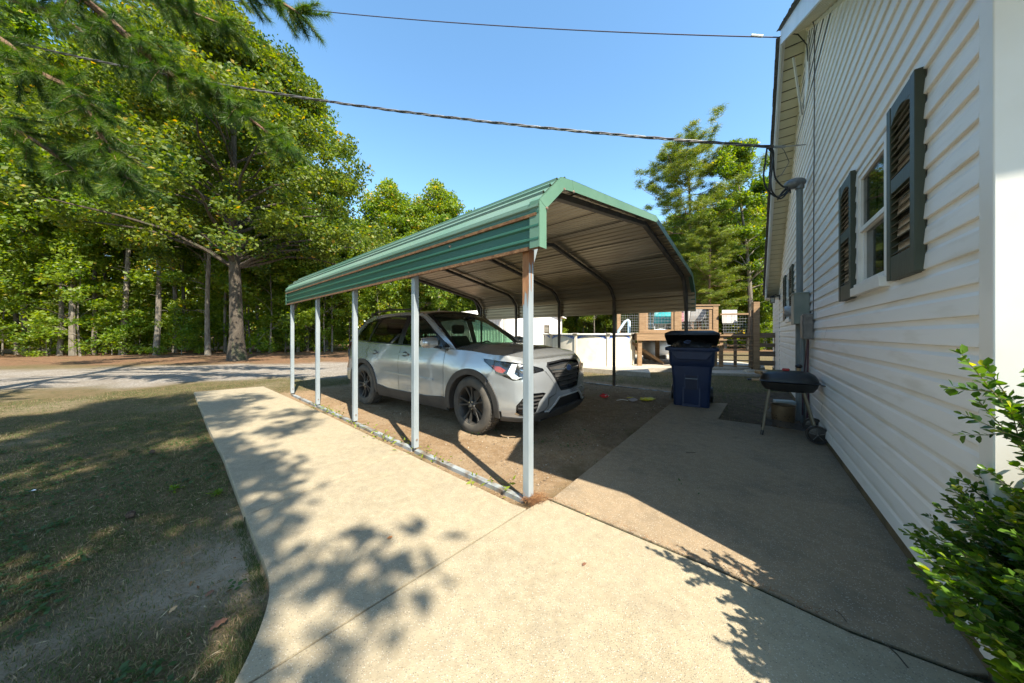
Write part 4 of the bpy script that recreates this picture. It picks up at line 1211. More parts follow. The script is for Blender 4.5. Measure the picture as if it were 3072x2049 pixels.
# wheels, one built and three copies
def make_wheel():
    w = bpy.data.objects.new('wheel', None); COL.objects.link(w); w.parent = car
    RO = .358
    mb = MB()
    prof = [(.232, .085), (.245, .108), (.275, .118), (.315, .116), (.340, .104), (.352, .088)]
    full = prof + [(RO, .06), (RO + .001, 0), (RO, -.06)] + [(r_, -y) for r_, y in prof[::-1]]
    mb.lathe(full, 48, axis='Y'); 
    t = mb.build('tyre', tyre_m, w, smooth=True)
    mb = MB()
    for k in range(54):
        a = 2 * math.pi * k / 54
        for y0, sk in ((-.055, .1), (.0, -.05), (.055, .1)):
            q = Matrix.Rotation(-a, 3, 'Y')
            mb.box(q @ Vector((RO + .001, y0 + .001 * k % .01, 0)), (.010, .040, .024), M=q)
    tr = mb.build('tread', tyre_m, w); tr['kind'] = 'stuff'
    mb = MB(); mb.lathe([(.232, .095), (.238, .100), (.242, .094), (.236, .085), (.222, .06), (.215, -.05), (.21, -.08)], 40, axis='Y')
    mb.build('rim', rim_m, w, smooth=True)
    mb = MB(); mb.lathe([(0, -.02), (.17, -.02), (.17, -.03), (0, -.03)], 30, axis='Y'); mb.build('brake_disc', mat('brake_disc', (.12, .11, .10), rough=.5, metal=.7), w)
    mb = MB()
    for k in range(5):
        a = 2 * math.pi * k / 5 + .3
        for da in (-.17, .17):
            c0, c1 = a + da * .42, a + da * 1.25
            r0, r1 = .045, .232
            p0 = Vector((r0 * math.cos(c0), .078, r0 * math.sin(c0))); p1 = Vector((r1 * math.cos(c1), .090, r1 * math.sin(c1)))
            d = (p1 - p0).normalized(); n_ = Vector((-d.z, 0, d.x))
            rings = []
            for f, wd, dp in ((0, .019, .078), (.35, .013, .064), (.75, .0145, .074), (1.0, .024, .090)):
                p = p0.lerp(p1, f); p.y = dp + .008
                rings.append([p + n_ * wd - Vector((0, .028, 0)), p + n_ * wd * .8, p - n_ * wd * .8, p - n_ * wd - Vector((0, .028, 0))])
            mb.loft(rings)
    mb.build('spokes', rim_m, w, smooth=False, bevel=.002)
    mb = MB(); mb.lathe([(0, .094), (.028, .094), (.032, .088), (.06, .080), (.062, .05)], 24, axis='Y'); mb.build('hub', rim_m, w, smooth=True)
    mb = MB(); mb.lathe([(0, .0965), (.021, .0965), (.022, .0945)], 20, axis='Y')
    mb.build('hub_cap', mat('hub_cap_grey', (.18, .18, .18), rough=.3, metal=.6), w)
    mb = MB()
    for k in range(5):
        a = 2 * math.pi * (k + .5) / 5 + .3; mb.lathe([(0, .090), (.008, .090), (.009, .07)], 6, axis='Y', c=(.048 * math.cos(a), -.0, .048 * math.sin(a)))
    mb.build('lug_nuts', chrome, w)
    return w
w0 = make_wheel()
for i, (xx, sd) in enumerate(((AX, -1), (-AX, -1), (AX, 1), (-AX, 1))):
    w = w0 if i == 0 else copy_tree(w0, car)
    w.location = (xx, sd * .785, .358)
    w.rotation_euler = (0, R([0, 23, 50, 60][i]) * 1, math.pi if sd < 0 else 0)
w0.rotation_euler = (0, R(12), math.pi + R(-5))

# bonnet : strips across the car between the two fender tops
mb = MB(); vs = []; fs = []; n = 24; rows = []
ss = [.93 + (SFM - .93) * (i / 34) ** .85 for i in range(35)]
for s_ in ss:
    zt = ZT(min(s_, 2.2)) - .018 * float(sstep(s_, 2.15, SFM))
    zt = zt if s_ < 1.7 else ZT(1.7) * (1 - float(sstep(s_, 1.7, 2.4))) + .955 * float(sstep(s_, 1.7, 2.4))
    b = wrap(s_, zt)
    cr = .085 * (1 - float(sstep(b.x, 1.55, 2.10)) * .93)
    for j in range(n + 1):
        q = -1 + 2 * j / n; yy = b.y * q
        zz_ = b.z + cr * (1 - abs(q) ** 2.2) * 1.0 + .010 * math.exp(-((abs(yy) - .46) / .06) ** 2) * (cr / .085)
        vs.append((b.x + .06 * (1 - q * q) * (1 - float(sstep(s_, .93, 1.3))) * 1.2, yy, zz_))
for i in range(len(ss) - 1):
    for j in range(n): fs.append((i * (n + 1) + j, (i + 1) * (n + 1) + j, (i + 1) * (n + 1) + j + 1, i * (n + 1) + j + 1))
mb.add(vs, fs); mb.build('bonnet', paint, car, smooth=True)
def topz(s_):
    return (ZT(min(s_, 2.2)) if s_ < 1.7 else ZT(1.7) * (1 - float(sstep(s_, 1.7, 2.4))) + .955 * float(sstep(s_, 1.7, 2.4)))
# nose skin between headlamps, bonnet and grille
for side in (1, -1):
    up_ = [(s_, topz(s_) - .001) for s_ in [1.5 + (SFM - 1.5) * i / 16 for i in range(17)]]
    lowp = [(SFM, .925), (SFM - .38, .905), (2.47, .80), (2.43, .817), (2.42, .845), (2.30, .876), (2.0, .926), (1.6, .956), (1.5, .956)]
    patch('nose_panel', [up_ + lowp], wrap, paint, car, side, step=.05, out=.0)
    # centre bumper, below the grille
    G0 = [(SFM, .925), (SFM - .40, .905), (SFM - .44, .86), (SFM - .22, .565), (SFM, .555)]
    gm_ = patch('grille', [G0], wrap, trim_b, car, side, step=.05, out=-.03)
    patch('grille_frame', [[(SFM, .930), (SFM - .405, .910), (SFM - .45, .862), (SFM - .225, .553), (SFM, .545), (SFM, .562), (SFM - .212, .570), (SFM - .425, .862), (SFM - .395, .893), (SFM, .912)]], wrap, trim_b, car, side, step=.05, out=.008, thick=.03)
    for i, zc in enumerate((.625, .680, .735)):
        hw = np.interp(zc, (.565, .86), (.22, .435)) - .015
        patch('grille_bar', [[(SFM - hw, zc - .010), (SFM, zc - .010), (SFM, zc + .012), (SFM - hw, zc + .012)]], wrap, clad, gm_, side, step=.05, out=.004, thick=.02)
        for k in range(4):
            ss_ = SFM - hw * (.16 + .22 * k)
            patch('grille_fin', [[(ss_ - .05, zc + .022), (ss_ + .03, zc + .016), (ss_ + .045, zc + .03), (ss_ + .03, zc + .026), (ss_ - .05, zc + .034)]], wrap, clad, gm_, side, step=.05, out=-.002, thick=.01)
    hw = .40
    patch('grille_wing', [[(SFM - hw, .785), (SFM, .77), (SFM, .87), (SFM - hw - .01, .845)]], wrap, clad, gm_, side, step=.05, out=.002, thick=.02)
    patch('grille_line', [[(SFM - hw, .810), (SFM - .09, .806), (SFM - .09, .816), (SFM - hw, .820)]], wrap, chrome, gm_, side, step=.05, out=.005)
    cb = [(SFM, .548), (SFM - .23, .556), (SFM - .455, .865), (2.45, .80), (2.63, .60), (2.60, .53), (2.46, .50), (2.44, .40), (2.38, .36), (2.44, .345), (2.50, .36), (SFM - .36, .50), (SFM, .505)]
    cb = [(SFM, .548), (SFM - .23, .556), (SFM - .455, .862), (2.46, .80), (2.635, .60), (2.605, .525), (2.47, .49), (2.45, .40), (2.395, .355), (2.47, .335), (2.56, .40), (2.66, .475), (SFM, .49)]
    patch('bumper_centre', [cb], wrap, paint, car, side, step=.05, out=.001)
    patch('lower_intake', [[(SFM, .485), (2.66, .470), (2.56, .395), (2.47, .325), (SFM, .325)]], wrap, mat('intake_black', (.008, .008, .008), rough=.7), car, side, step=.05, out=-.045)
    patch('intake_edge', [[(2.40, .335), (2.47, .325), (2.57, .395), (2.67, .472), (SFM, .478), (SFM, .492), (2.655, .487), (2.55, .41), (2.46, .345), (2.41, .352)]], wrap, mat('silver_trim', (.45, .46, .46), rough=.35, metal=.4), car, side, step=.05, out=.008, thick=.02)
    patch('skid_plate', [[(SFM, .22), (2.44, .25), (2.46, .30), (2.55, .33), (2.60, .345), (SFM, .345)]], wrap, clad, car, side, step=.05, out=.015, thick=.05)
    patch('parking_sensor', [arc(2.53, .575, .011, 0, 360, 10)[:-1]], wrap, paint, car, side, step=.05, out=.004)
# emblem on the grille : an oval with a large star and five small ones
e0 = wrap(SFM, .822, .012)
mb = MB(); mb.lathe([(0, 0), (.047, 0), (.055, -.004), (.055, -.02)], 28, axis='X', c=(0, 0, 0))
for i in range(len(mb.v)): mb.v[i] = (mb.v[i][0], mb.v[i][1] * 1.32, mb.v[i][2] * .86)
em = mb.build('emblem', chrome, car, smooth=True, loc=(e0.x + .012, 0, e0.z))
mb = MB(); mb.lathe([(0, .001), (.047, .001), (.047, -.004)], 28, axis='X')
for i in range(len(mb.v)): mb.v[i] = (mb.v[i][0], mb.v[i][1] * 1.30, mb.v[i][2] * .84)
mb.build('emblem_field', mat('emblem_blue', (.10, .16, .33), rough=.2, coat=.5), em)
mb = MB()
for (yy, zz_, r_) in ((.026, .010, .020), (-.012, .020, .010), (-.035, .006, .010), (-.022, -.016, .010), (.006, -.022, .010), (-.004, .0, .010)):
    pts = []
    for k in range(12):
        rr = r_ if k % 2 == 0 else r_ * .38
        pts.append((.003, yy + rr * math.cos(k * math.pi / 6 + .5), zz_ + rr * .9 * math.sin(k * math.pi / 6 + .5)))
    mb.add(pts, [tuple(range(12))])
mb.build('emblem_stars', chrome, em)
# roof
mb = MB(); vs = []; fs = []; nx = 24; ny = 16
def rz(x): return 1.672 - .035 * ((x + .75) / 1.0) ** 2 if x > -1.75 else 1.637 - .2 * (-1.75 - x)
def sidez(x): return float(np.interp(x, (-1.86, -1.75, -1.45, -1.0, -.5, -.10, .10, .16), (1.50, 1.545, 1.585, 1.612, 1.622, 1.605, 1.572, 1.55)))
for i in range(nx + 1):
    x = .16 + (-1.86 - .16) * i / nx; ze = sidez(x); ye = green_y(x, ze) + .002
    for j in range(ny + 1):
        q = -1 + 2 * j / ny
        xx = x + (.07 * (1 - q * q) if i == 0 else .05 * (1 - q * q) * max(0, 1 - i / 3))
        zc = rz(x) - (.02 if i == 0 else 0)
        vs.append((xx, ye * q, zc - (zc - ze) * abs(q) ** 3.2))
for i in range(nx):
    for j in range(ny): fs.append((i * (ny + 1) + j, i * (ny + 1) + j + 1, (i + 1) * (ny + 1) + j + 1, (i + 1) * (ny + 1) + j))
mb.add(vs, fs); mb.build('roof', paint, car, smooth=True)
# windscreen and its dark edge band
def wsp(u_, v_, out=0.0):
    """u_ -1..1 across, v_ 0 (cowl) .. 1 (roof)"""
    xb = 1.075 - .16 * u_ * u_; xt = .225 - .075 * u_ * u_
    zb_ = 1.085 - .025 * u_ * u_; zt_ = 1.628 - .058 * abs(u_) ** 3
    yb = .80 * u_; yt = .655 * u_
    bow_ = .035 * math.sin(math.pi * v_)
    return Vector((xb + (xt - xb) * v_ + out * .5 + bow_ * .5, yb + (yt - yb) * v_, zb_ + (zt_ - zb_) * v_ + out * .85 + bow_ * .85))
def grid_patch(name, us, vs_, fn, m, parent, out=0, hole=None):
    mb = MB(); P = [fn(a, b, out) for b in vs_ for a in us]; n = len(us); fs = []
    for i in range(len(vs_) - 1):
        for j in range(n - 1):
            if hole and hole((us[j] + us[j + 1]) / 2, (vs_[i] + vs_[i + 1]) / 2): continue
            fs.append((i * n + j, i * n + j + 1, (i + 1) * n + j + 1, (i + 1) * n + j))
    mb.add(P, fs); return mb.build(name, m, parent, smooth=True)
us = [-1, -.955, -.92] + [-.92 + 1.84 * i / 14 for i in range(1, 14)] + [.92, .955, 1]
vv = [-.02, .045] + [.045 + .87 * i / 8 for i in range(1, 8)] + [.93, .985, 1.0]
grid_patch('windscreen', us, vv, wsp, glass_f, car, out=-.004)
grid_patch('windscreen_band', us, vv, wsp, trim_b, car, out=.001, hole=lambda a, b: abs(a) < .92 and .045 < b < .93)
for side in (1, -1):
    mb = MB(); vs = []; fs = []
    for k in range(9):
        v_ = -.02 + 1.02 * k / 8; p = wsp(side * .985, v_, .001); zz_ = p.z - .012
        xo = float(np.interp(zz_, (1.04, 1.155, 1.295, 1.44, 1.565, 1.605), (1.02, .86, .62, .36, .10, -.10)))
        qy = green_y(xo, zz_)
        vs += [p, (xo + .004, side * (qy + .001), zz_ + .002)]
    for k in range(8): fs.append((2 * k, 2 * k + 1, 2 * k + 3, 2 * k + 2))
    mb.add(vs, fs); mb.build('pillar', paint, car, smooth=True)
# cowl, rear screen and tailgate
mb = MB(); mb.prism([(1.10, -.80), (1.17, 0), (1.10, .80), (.85, .86), (.85, -.86)], .98, 1.062); mb.build('cowl', trim_b, car)
for yy in (.15, -.50):
    mb = MB(); mb.tube([(1.10, yy, 1.095), (1.06, yy + .25, 1.115), (1.02, yy + .52, 1.13)], .007, 6); mb.build('wiper', trim_b, car)
def tgt(u_, v_, out=0.0):
    z_ = .45 + 1.13 * v_; x_ = float(np.interp(z_, (.45, .7, .95, 1.1, 1.3, 1.5, 1.58), (-2.31, -2.30, -2.26, -2.23, -2.13, -1.98, -1.88)))
    hw = float(np.interp(z_, (.45, .9, 1.1, 1.5, 1.58), (.70, .80, .78, .60, .56)))
    return Vector((x_ + .13 * abs(u_) ** 3 - out, hw * u_, z_))
tu = [-1 + 2 * i / 12 for i in range(13)]; tv = [i / 12 for i in range(13)]
grid_patch('tailgate', tu, tv, tgt, paint, car, hole=lambda a, b: abs(a) < .8 and .62 < b < .93)
grid_patch('rear_window', tu, tv, tgt, glass_r, car, out=-.004, hole=lambda a, b: not (abs(a) < .84 and .60 < b < .94))
# underbody, dashboard, seats
mb = MB(); mb.prism([(2.15, .55), (1.9, .60), (-2.1, .60), (-2.2, -.0), (-2.1, -.60), (1.9, -.60), (2.15, -.55)], .22, .30)
mb.bbox((.86, -.86, .25), (.90, .86, 1.0)); mb.bbox((-2.05, -.8, .3), (-2.0, .8, 1.02)); mb.bbox((-.87, -.86, .25), (.87, .86, .33))
mb.bbox((-1.0, -.84, .33), (.90, -.82, 1.0)); mb.bbox((-1.0, .82, .33), (.90, .84, 1.0))
mb.bbox((.95, -.60, .30), (2.02, .60, .90)); mb.bbox((2.02, -.72, .30), (2.12, .72, .82))
mb.build('underbody', inner_m, car)
mb = MB(); mb.sideprism([(1.02, 1.03), (.98, 1.055), (.72, 1.075), (.52, 1.05), (.48, .92), (.60, .60), (.98, .60)], -.78, .78); mb.build('dashboard', inner_m, car, bevel=.02)
mb = MB(); mb.bbox((-1.95, -.78, .30), (-1.0, .78, .42)); mb.build('load_floor', inner_m, car)
mb = MB(); mb.lathe([(.16, -.012), (.18, 0), (.16, .012), (.155, 0)], 24, axis='X', c=(0, 0, 0), close=True); sw_ = mb.build('steering_wheel', inner_m, car, smooth=True, loc=(.40, .37, .98), rot=(0, R(25), 0))
mb = MB(); mb.box((.01, 0, 0), (.02, .30, .04)); mb.box((.01, 0, -.07), (.02, .04, .14)); mb.ball((.0, 0, 0), .05, 6); mb.build('wheel_hub', inner_m, sw_)
def seat_at(x, y, w=.50):
    mb = MB(); mb.box((x + .12, y, .56), (.52, w, .18)); s_ = mb.build('seat', seat_m, car, bevel=.05, smooth=True)
    mb = MB(); mb.loft([[(x - .12 - t * .16 + dx, y + dy * ww, .60 + t * .62) for dx, dy in ((-.05, -1), (.05, -1), (.07, -.6), (.07, .6), (.05, 1), (-.05, 1))] for t, ww in ((0, w * .46), (.4, w * .5), (.85, w * .43), (1, w * .34))])
    mb.build('backrest', seat_m, s_, bevel=.02, smooth=True)
    mb = MB(); mb.box((x - .30, y, 1.345), (.09, .27, .17)); mb.build('headrest', seat_m, s_, bevel=.035, smooth=True)
    mb = MB(); mb.tube([(x - .285, y - .06, 1.2), (x - .29, y - .06, 1.3)], .006, 6); mb.tube([(x - .285, y + .06, 1.2), (x - .29, y + .06, 1.3)], .006, 6); mb.build('headrest_post', chrome, s_)
seat_at(.05, .37); seat_at(.05, -.37); seat_at(-.85, .40, .52); seat_at(-.85, -.40, .52)
mb = MB(); mb.box((.42, 0, 1.50), (.03, .25, .075)); mb.tube([(.43, 0, 1.53), (.40, 0, 1.60)], .012, 6); mb.build('inside_mirror', trim_b, car, bevel=.01)
# ================================================================ wheelie bin
bin_blue = mat('bin_blue', (.006, .018, .062), (.010, .025, .078), 5, .48, bump=.12, bscale=120)
bin_black = mat('bin_lid_black', (.012, .012, .013), (.02, .02, .021), 8, .42, bump=.08, bscale=100)
binx = thing('wheelie_bin', 'tall blue wheeled rubbish bin with its black lid propped half open', 'bin', (3.16, 5.37, -.005), R(-31))
def rrect(w, d, r_, z, yo=0.0, n=4, xo=0):
    pts = []
    for cx, cy, a0 in ((w / 2 - r_, d / 2 - r_, 0), (-w / 2 + r_, d / 2 - r_, 90), (-w / 2 + r_, -d / 2 + r_, 180), (w / 2 - r_, -d / 2 + r_, 270)):
        for i in range(n + 1):
            a = R(a0 + 90 * i / n); pts.append((xo + cx + r_ * math.cos(a), yo + cy + r_ * math.sin(a), z))
    return pts
mb = MB()
mb.loft([rrect(.52, .50, .05, .0), rrect(.535, .52, .05, .03), rrect(.575, .575, .05, .62), rrect(.58, .58, .05, .655), rrect(.655, .66, .06, .70), rrect(.665, .68, .06, .80), rrect(.68, .72, .06, .98),
         rrect(.64, .68, .05, .981), rrect(.62, .66, .05, .80), rrect(.50, .48, .05, .06)], cap=True)
mb.build('body', bin_blue, binx, smooth=True)
mb = MB(); mb.loft([rrect(.77, .80, .06, .945), rrect(.78, .81, .06, .955), rrect(.78, .81, .06, .995), rrect(.76, .79, .06, 1.0), rrect(.68, .72, .05, .999), rrect(.68, .72, .05, .946)], cap=False)
mb.add([], []); mb.build('rim', bin_blue, binx, smooth=True)
# front chute shape below the rim
mb = MB(); mb.sideprism([(-.33, .945), (.33, .945), (.22, .80), (-.22, .80)], -.42, -.33)
for i in range(len(mb.v)):
    x, y, z_ = mb.v[i]
    if y < -.40 and z_ < .9: mb.v[i] = (x, -.375, z_)
    elif y < -.40: mb.v[i] = (x, -.385, z_)
mb.build('front_flare', bin_blue, binx, bevel=.01)
mb = MB()
for i in range(9): mb.box((-.24 + .06 * i, -.386, .90), (.012, .008, .07))
mb.build('ridges', bin_blue, binx)
# grip pocket with its bar
mb = MB()
yf = -.30
mb.bbox((-.105, yf, .30), (-.085, yf + .04, .64)); mb.bbox((.085, yf, .30), (.105, yf + .04, .64)); mb.bbox((-.085, yf, .62), (.085, yf + .04, .64))
mb.build('pocket_frame', bin_blue, binx, bevel=.004)
mb = MB(); mb.bbox((-.085, yf + .003, .30), (.085, yf + .02, .62)); mb.build('pocket', mat('bin_shadow_blue', (.006, .010, .036), rough=.6), binx)
mb = MB(); mb.tube([(-.09, yf - .004, .475), (.09, yf - .004, .475)], .010, 8); mb.build('grip_bar', mat('grip_metal', (.20, .21, .23), rough=.4, metal=.6), binx, smooth=True)
mb = MB()
for sx_ in (-1, 1): mb.bbox((sx_ * .12 - .012, -.274, .03), (sx_ * .12 + .012, -.262, .60))
mb.bbox((-.13, -.285, .0), (.13, -.25, .045)); mb.build('front_ribs', bin_blue, binx)
for sx_ in (-1, 1):
    mb = MB(); mb.lathe([(0, -.03), (.12, -.03), (.14, -.022), (.14, .022), (.12, .03), (0, .03)], 24, axis='X', c=(sx_ * .30, .30, .14)); mb.build('wheel', bin_black, binx, smooth=True)
mb = MB(); mb.tube([(-.30, .42, .97), (.30, .42, .97)], .016, 10); mb.build('handle_bar', bin_blue, binx, smooth=True)
# lid, hinged at the back and raised
lid = bpy.data.objects.new('lid', None); COL.objects.link(lid); lid.parent = binx; lid.location = (0, .40, 1.01); lid.rotation_euler = (R(-14), 0, R(0))
mb = MB()
mb.loft([rrect(.80, .84, .07, .0, -.41), rrect(.80, .84, .07, .035, -.41), rrect(.78, .82, .07, .05, -.41), rrect(.66, .70, .07, .095, -.41), rrect(.62, .66, .07, .10, -.41)], cap=False)
top_ = rrect(.62, .66, .07, .10, -.41); mb.add(top_, [tuple(range(len(top_)))])
und = rrect(.60, .64, .07, .088, -.41); mb.add(und, [tuple(range(len(und)))])
mb.loft([rrect(.788, .828, .07, .0, -.41), rrect(.765, .80, .07, .045, -.41), rrect(.60, .64, .07, .088, -.41)], cap=False)
mb.build('lid_shell', bin_black, lid, smooth=True, fixn=False)
mb = MB()
for i in range(5): mb.box((-.22 + .11 * i, -.41, .104), (.03, .56, .010))
mb.build('lid_ribs', bin_black, lid)
# the bags inside the bin
bag_m = mat('bag_black', (.012, .013, .015), (.03, .032, .035), 9, .28, bump=.9, bscale=18, bdist=.03)
def lumpy(name, c, r_, sc, m, parent=None, seed=0, amp=.25, n=12, fr=2.0):
    mb = MB(); mb.ball((0, 0, 0), r_, n, sc)
    for i, p in enumerate(mb.v):
        v = Vector(p); k = 1 + amp * noise.noise(v * (fr / r_) + Vector((seed, seed * 2.1, 0)))
        mb.v[i] = tuple(v * k)
    return mb.build(name, m, parent, smooth=True, loc=c)
bagt = lumpy('rubbish_bag', (3.16, 5.37, 1.0), .27, (1.05, 1.1, .52), bag_m, None, 3, .35, 14); bagt.rotation_euler = (0, 0, R(-31)); link_props(bagt, 'black rubbish bag bulging out of the open blue bin', 'bag')
mb = MB(); mb.tube([(0, 0, 0), (.05, .02, .02), (.11, .0, .02), (.12, -.02, -.01), (.05, -.03, -.015), (0, -.01, -.01)], .008, 6); o = mb.build('bag_tie', mat('blue_white_plastic', (.16, .22, .42), rough=.4), None, smooth=True, loc=(2.93, 5.20, 1.085)); link_props(o, 'pale blue tie loop on the black bag in the bin', 'tie')

# ================================================================ charcoal grill
gr_black = mat('grill_enamel', (.012, .012, .012), (.020, .019, .018), 12, .38, bump=.05)
leg_m = mat('grill_leg', (.155, .13, .085), (.20, .175, .125), 8, .5, metal=.2)
wood_m = mat('handle_wood', (.30, .19, .09), (.40, .27, .14), 4, .6, stretch=(1, 6, 6))
grill = thing('charcoal_grill', 'black lidded charcoal grill on slanted legs and wheels against the siding', 'grill', (3.35, 3.70, 0), R(-40))
mb = MB()
mb.loft([rrect(.36, .26, .09, .535), rrect(.44, .33, .10, .548), rrect(.50, .39, .11, .60), rrect(.515, .41, .11, .640), rrect(.55, .44, .11, .648), rrect(.50, .39, .10, .650), rrect(.34, .24, .09, .56)]); mb.build('firebox', gr_black, grill, smooth=True)
mb = MB(); mb.loft([rrect(.55, .44, .11, .654), rrect(.525, .42, .11, .662), rrect(.515, .41, .11, .690), rrect(.47, .365, .10, .735), rrect(.38, .28, .09, .765), rrect(.24, .16, .06, .775)]); gl_ = mb.build('lid', gr_black, grill, smooth=True)
mb = MB(); mb.box((-.02, -.02, .79), (.07, .05, .03)); mb.build('lid_vent', mat('red_tab', (.35, .015, .015), rough=.4), gl_, bevel=.01)
mb = MB(); mb.tube([(.10, .08, .765), (.10, .08, .81)], .020, 10); mb.build('chimney', wood_m, gl_, smooth=True)
mb = MB(); mb.ball((.10, .08, .83), .036, 6, (1, 1, .75)); mb.build('knob', gr_black, gl_, smooth=True)
mb = MB(); mb.tube([(-.255, -.06, .74), (-.30, .05, .735)], .024, 10); mb.build('lid_handle', wood_m, gl_, smooth=True)
mb = MB(); mb.tube([(-.20, -.06, .72), (-.255, -.06, .74)], .006, 6); mb.tube([(-.20, .05, .72), (-.30, .05, .735)], .006, 6); mb.build('handle_wire', gr_black, gl_)
mb = MB(); mb.tube([(-.27, -.12, .652), (-.345, -.13, .652)], .013, 8); mb.build('side_handle', wood_m, grill, smooth=True)
mb = MB(); mb.tube([(-.345, -.13, .652), (-.385, -.135, .652)], .015, 8); mb.build('handle_cap', gr_black, grill, smooth=True)
mb = MB(); mb.bar((.27, -.16, .645), (.33, -.16, .640), .05, .008); mb.build('side_tab', gr_black, grill)
for (a, b) in (((-.17, -.13, .56), (-.245, -.20, .0)), ((-.17, .13, .56), (-.245, .20, .0)), ((.13, -.13, .56), (.235, -.19, .10)), ((.13, .13, .56), (.235, .19, .10))):
    mb = MB(); mb.tube([a, b], .013, 10); l_ = mb.build('leg', leg_m, grill, smooth=True)
    if b[2] == 0:
        mb = MB(); mb.tube([Vector(a).lerp(Vector(b), .90), Vector(b)], .0165, 10); mb.build('foot', gr_black, l_, smooth=True)
mb = MB()
mb.tube([(-.225, -.19, .13), (-.225, .19, .13)], .005, 6); mb.tube([(.235, -.20, .10), (.235, .20, .10)], .005, 6)
for i in range(7): mb.tube([(-.225, -.15 + .05 * i, .13), (.235, -.15 + .05 * i, .10)], .003, 5)
mb.build('wire_shelf', mat('wire_grey', (.08, .075, .07), rough=.5, metal=.5), grill)
for sy_ in (-1, 1):
    mb = MB(); mb.lathe([(.0, -.016), (.02, -.016), (.075, -.006), (.082, -.018), (.098, -.018), (.10, -.012), (.10, .012), (.098, .018), (.082, .018), (.075, .008), (0, .014)], 28, axis='Y', c=(.235, sy_ * .215, .10)); w_ = mb.build('wheel', gr_black, grill, smooth=True)
    mb = MB(); mb.lathe([(0, -.02), (.010, -.02), (.010, -.012)], 10, axis='Y', c=(.235, sy_ * .215, .10)); 
    for k_ in range(5):
        a_ = k_ * 2 * math.pi / 5 + .4; mb.bar((.235 + .018 * math.cos(a_), sy_ * .215 - .017, .10 + .018 * math.sin(a_)), (.235 + .072 * math.cos(a_), sy_ * .215 - .013, .10 + .072 * math.sin(a_)), .006, .006)
    mb.build('wheel_hub', mat('hub_grey', (.11, .11, .10), rough=.5), w_)
bk = thing('perforated_bucket', 'rusty brown metal bucket with drilled holes standing behind the grill legs', 'bucket', (3.60, 4.05, -.02), 0)
mb = MB(); mb.lathe([(.0, .0), (.105, .0), (.112, .01), (.125, .30), (.130, .305), (.122, .30), (.108, .015), (0, .012)], 30); mb.build('shell', mat('bucket_rust', (.13, .085, .045), (.20, .14, .08), 7, .65, metal=.3, bump=.1, c3=(.06, .035, .02), s3=5), bk, smooth=True)
mb = MB()
for i in range(34):
    a_ = random.uniform(math.pi * .9, math.pi * 2.1); h_ = .03 + .035 * (i % 5) + random.uniform(-.004, .004); r_ = .1135 + .013 * h_ / .3
    c_ = Vector((r_ * math.cos(a_), r_ * math.sin(a_), h_)); n_ = Vector((math.cos(a_), math.sin(a_), 0)); t_v = Vector((-n_.y, n_.x, 0))
    mb.add([c_ + t_v * (.0065 * math.cos(q)) + Vector((0, 0, .0065 * math.sin(q))) + n_ * .002 for q in [k * math.pi / 4 for k in range(8)]], [tuple(range(8))])
mb.build('holes', mat('hole_black', (.006, .005, .005)), bk)
o = MB().box((0, 0, .02), (.24, .10, .05)).build('plastic_crate', mat('pale_plastic', (.40, .44, .42), (.32, .35, .33), 6, .5), None, bevel=.01, loc=(3.93, 4.40, .22), rot=(R(4), 0, R(-20)))
link_props(o, 'pale plastic tub lying behind the rusty bucket', 'tub')
o = lumpy('cinder_block', (3.86, 4.42, .05), .15, (1.05, .7, .95), mat('dirty_stone', (.12, .10, .08), (.20, .17, .13), 9, .9), None, 9, .2, 8); link_props(o, 'dirty grey stone by the wall behind the rusty bucket', 'stone')

# ---------------------------------------------------------------- litter under the carport
def crumple(name, label, cat, c, r_, sc, m, seed, amp=.8): 
    o = lumpy(name, c, r_, sc, m, None, seed, amp, 8, 3.0); link_props(o, label, cat); return o
p_ = onground(1387, 912, -.02); crumple('crushed_cup', 'crushed red and white cup lying on the brown earth', 'cup', (p_.x, p_.y, .01), .065, (1.2, .8, .55), mat('cup_red', (.55, .012, .015), (.60, .02, .02), 12, .4, c3=(.75, .72, .70), s3=16, r3=(.60, .63)), 2)
p_ = onground(1485, 919, -.02); crumple('yellow_wrapper', 'large crumpled yellow wrapper on the earth nearest the blue bin', 'wrapper', (p_.x, p_.y, .0), .095, (1.3, .75, .32), mat('wrapper_yellow', (.62, .50, .015), (.70, .60, .05), 9, .35), 5)
p_ = onground(1447, 914, -.02); crumple('yellow_scrap', 'small yellow scrap beside the pale flattened plate', 'scrap', (p_.x, p_.y, -.01), .05, (1.3, .6, .2), mat('scrap_yellow', (.52, .40, .02)), 7)
mb = MB(); mb.lathe([(0, .012), (.05, .010), (.085, .022), (.09, .022), (.055, .004), (0, .003)], 18)
for i in range(len(mb.v)):
    x, y, z_ = mb.v[i]; mb.v[i] = (x, y, z_ + .012 * math.sin(x * 40) + .02 * (x > 0) * x / .09)
p_ = onground(1452, 921, -.02); o = mb.build('paper_plate', mat('plate_pink', (.42, .34, .30), (.34, .27, .24), 8, .7), None, smooth=True, loc=(p_.x, p_.y, -.015), rot=(R(6), R(8), 0)); link_props(o, 'flattened pale paper plate on the brown earth', 'plate')
p_ = onground(1428, 921, -.02); mb = MB(); mb.bar((-.10, 0, 0), (.02, .03, .01), .012, .006); mb.bar((.02, .03, .01), (.11, -.01, 0), .02, .005); o = mb.build('plastic_fork', mat('fork_white', (.62, .60, .57), rough=.4), None, loc=(p_.x, p_.y, -.005)); link_props(o, 'white plastic fork lying by the paper plate', 'fork')

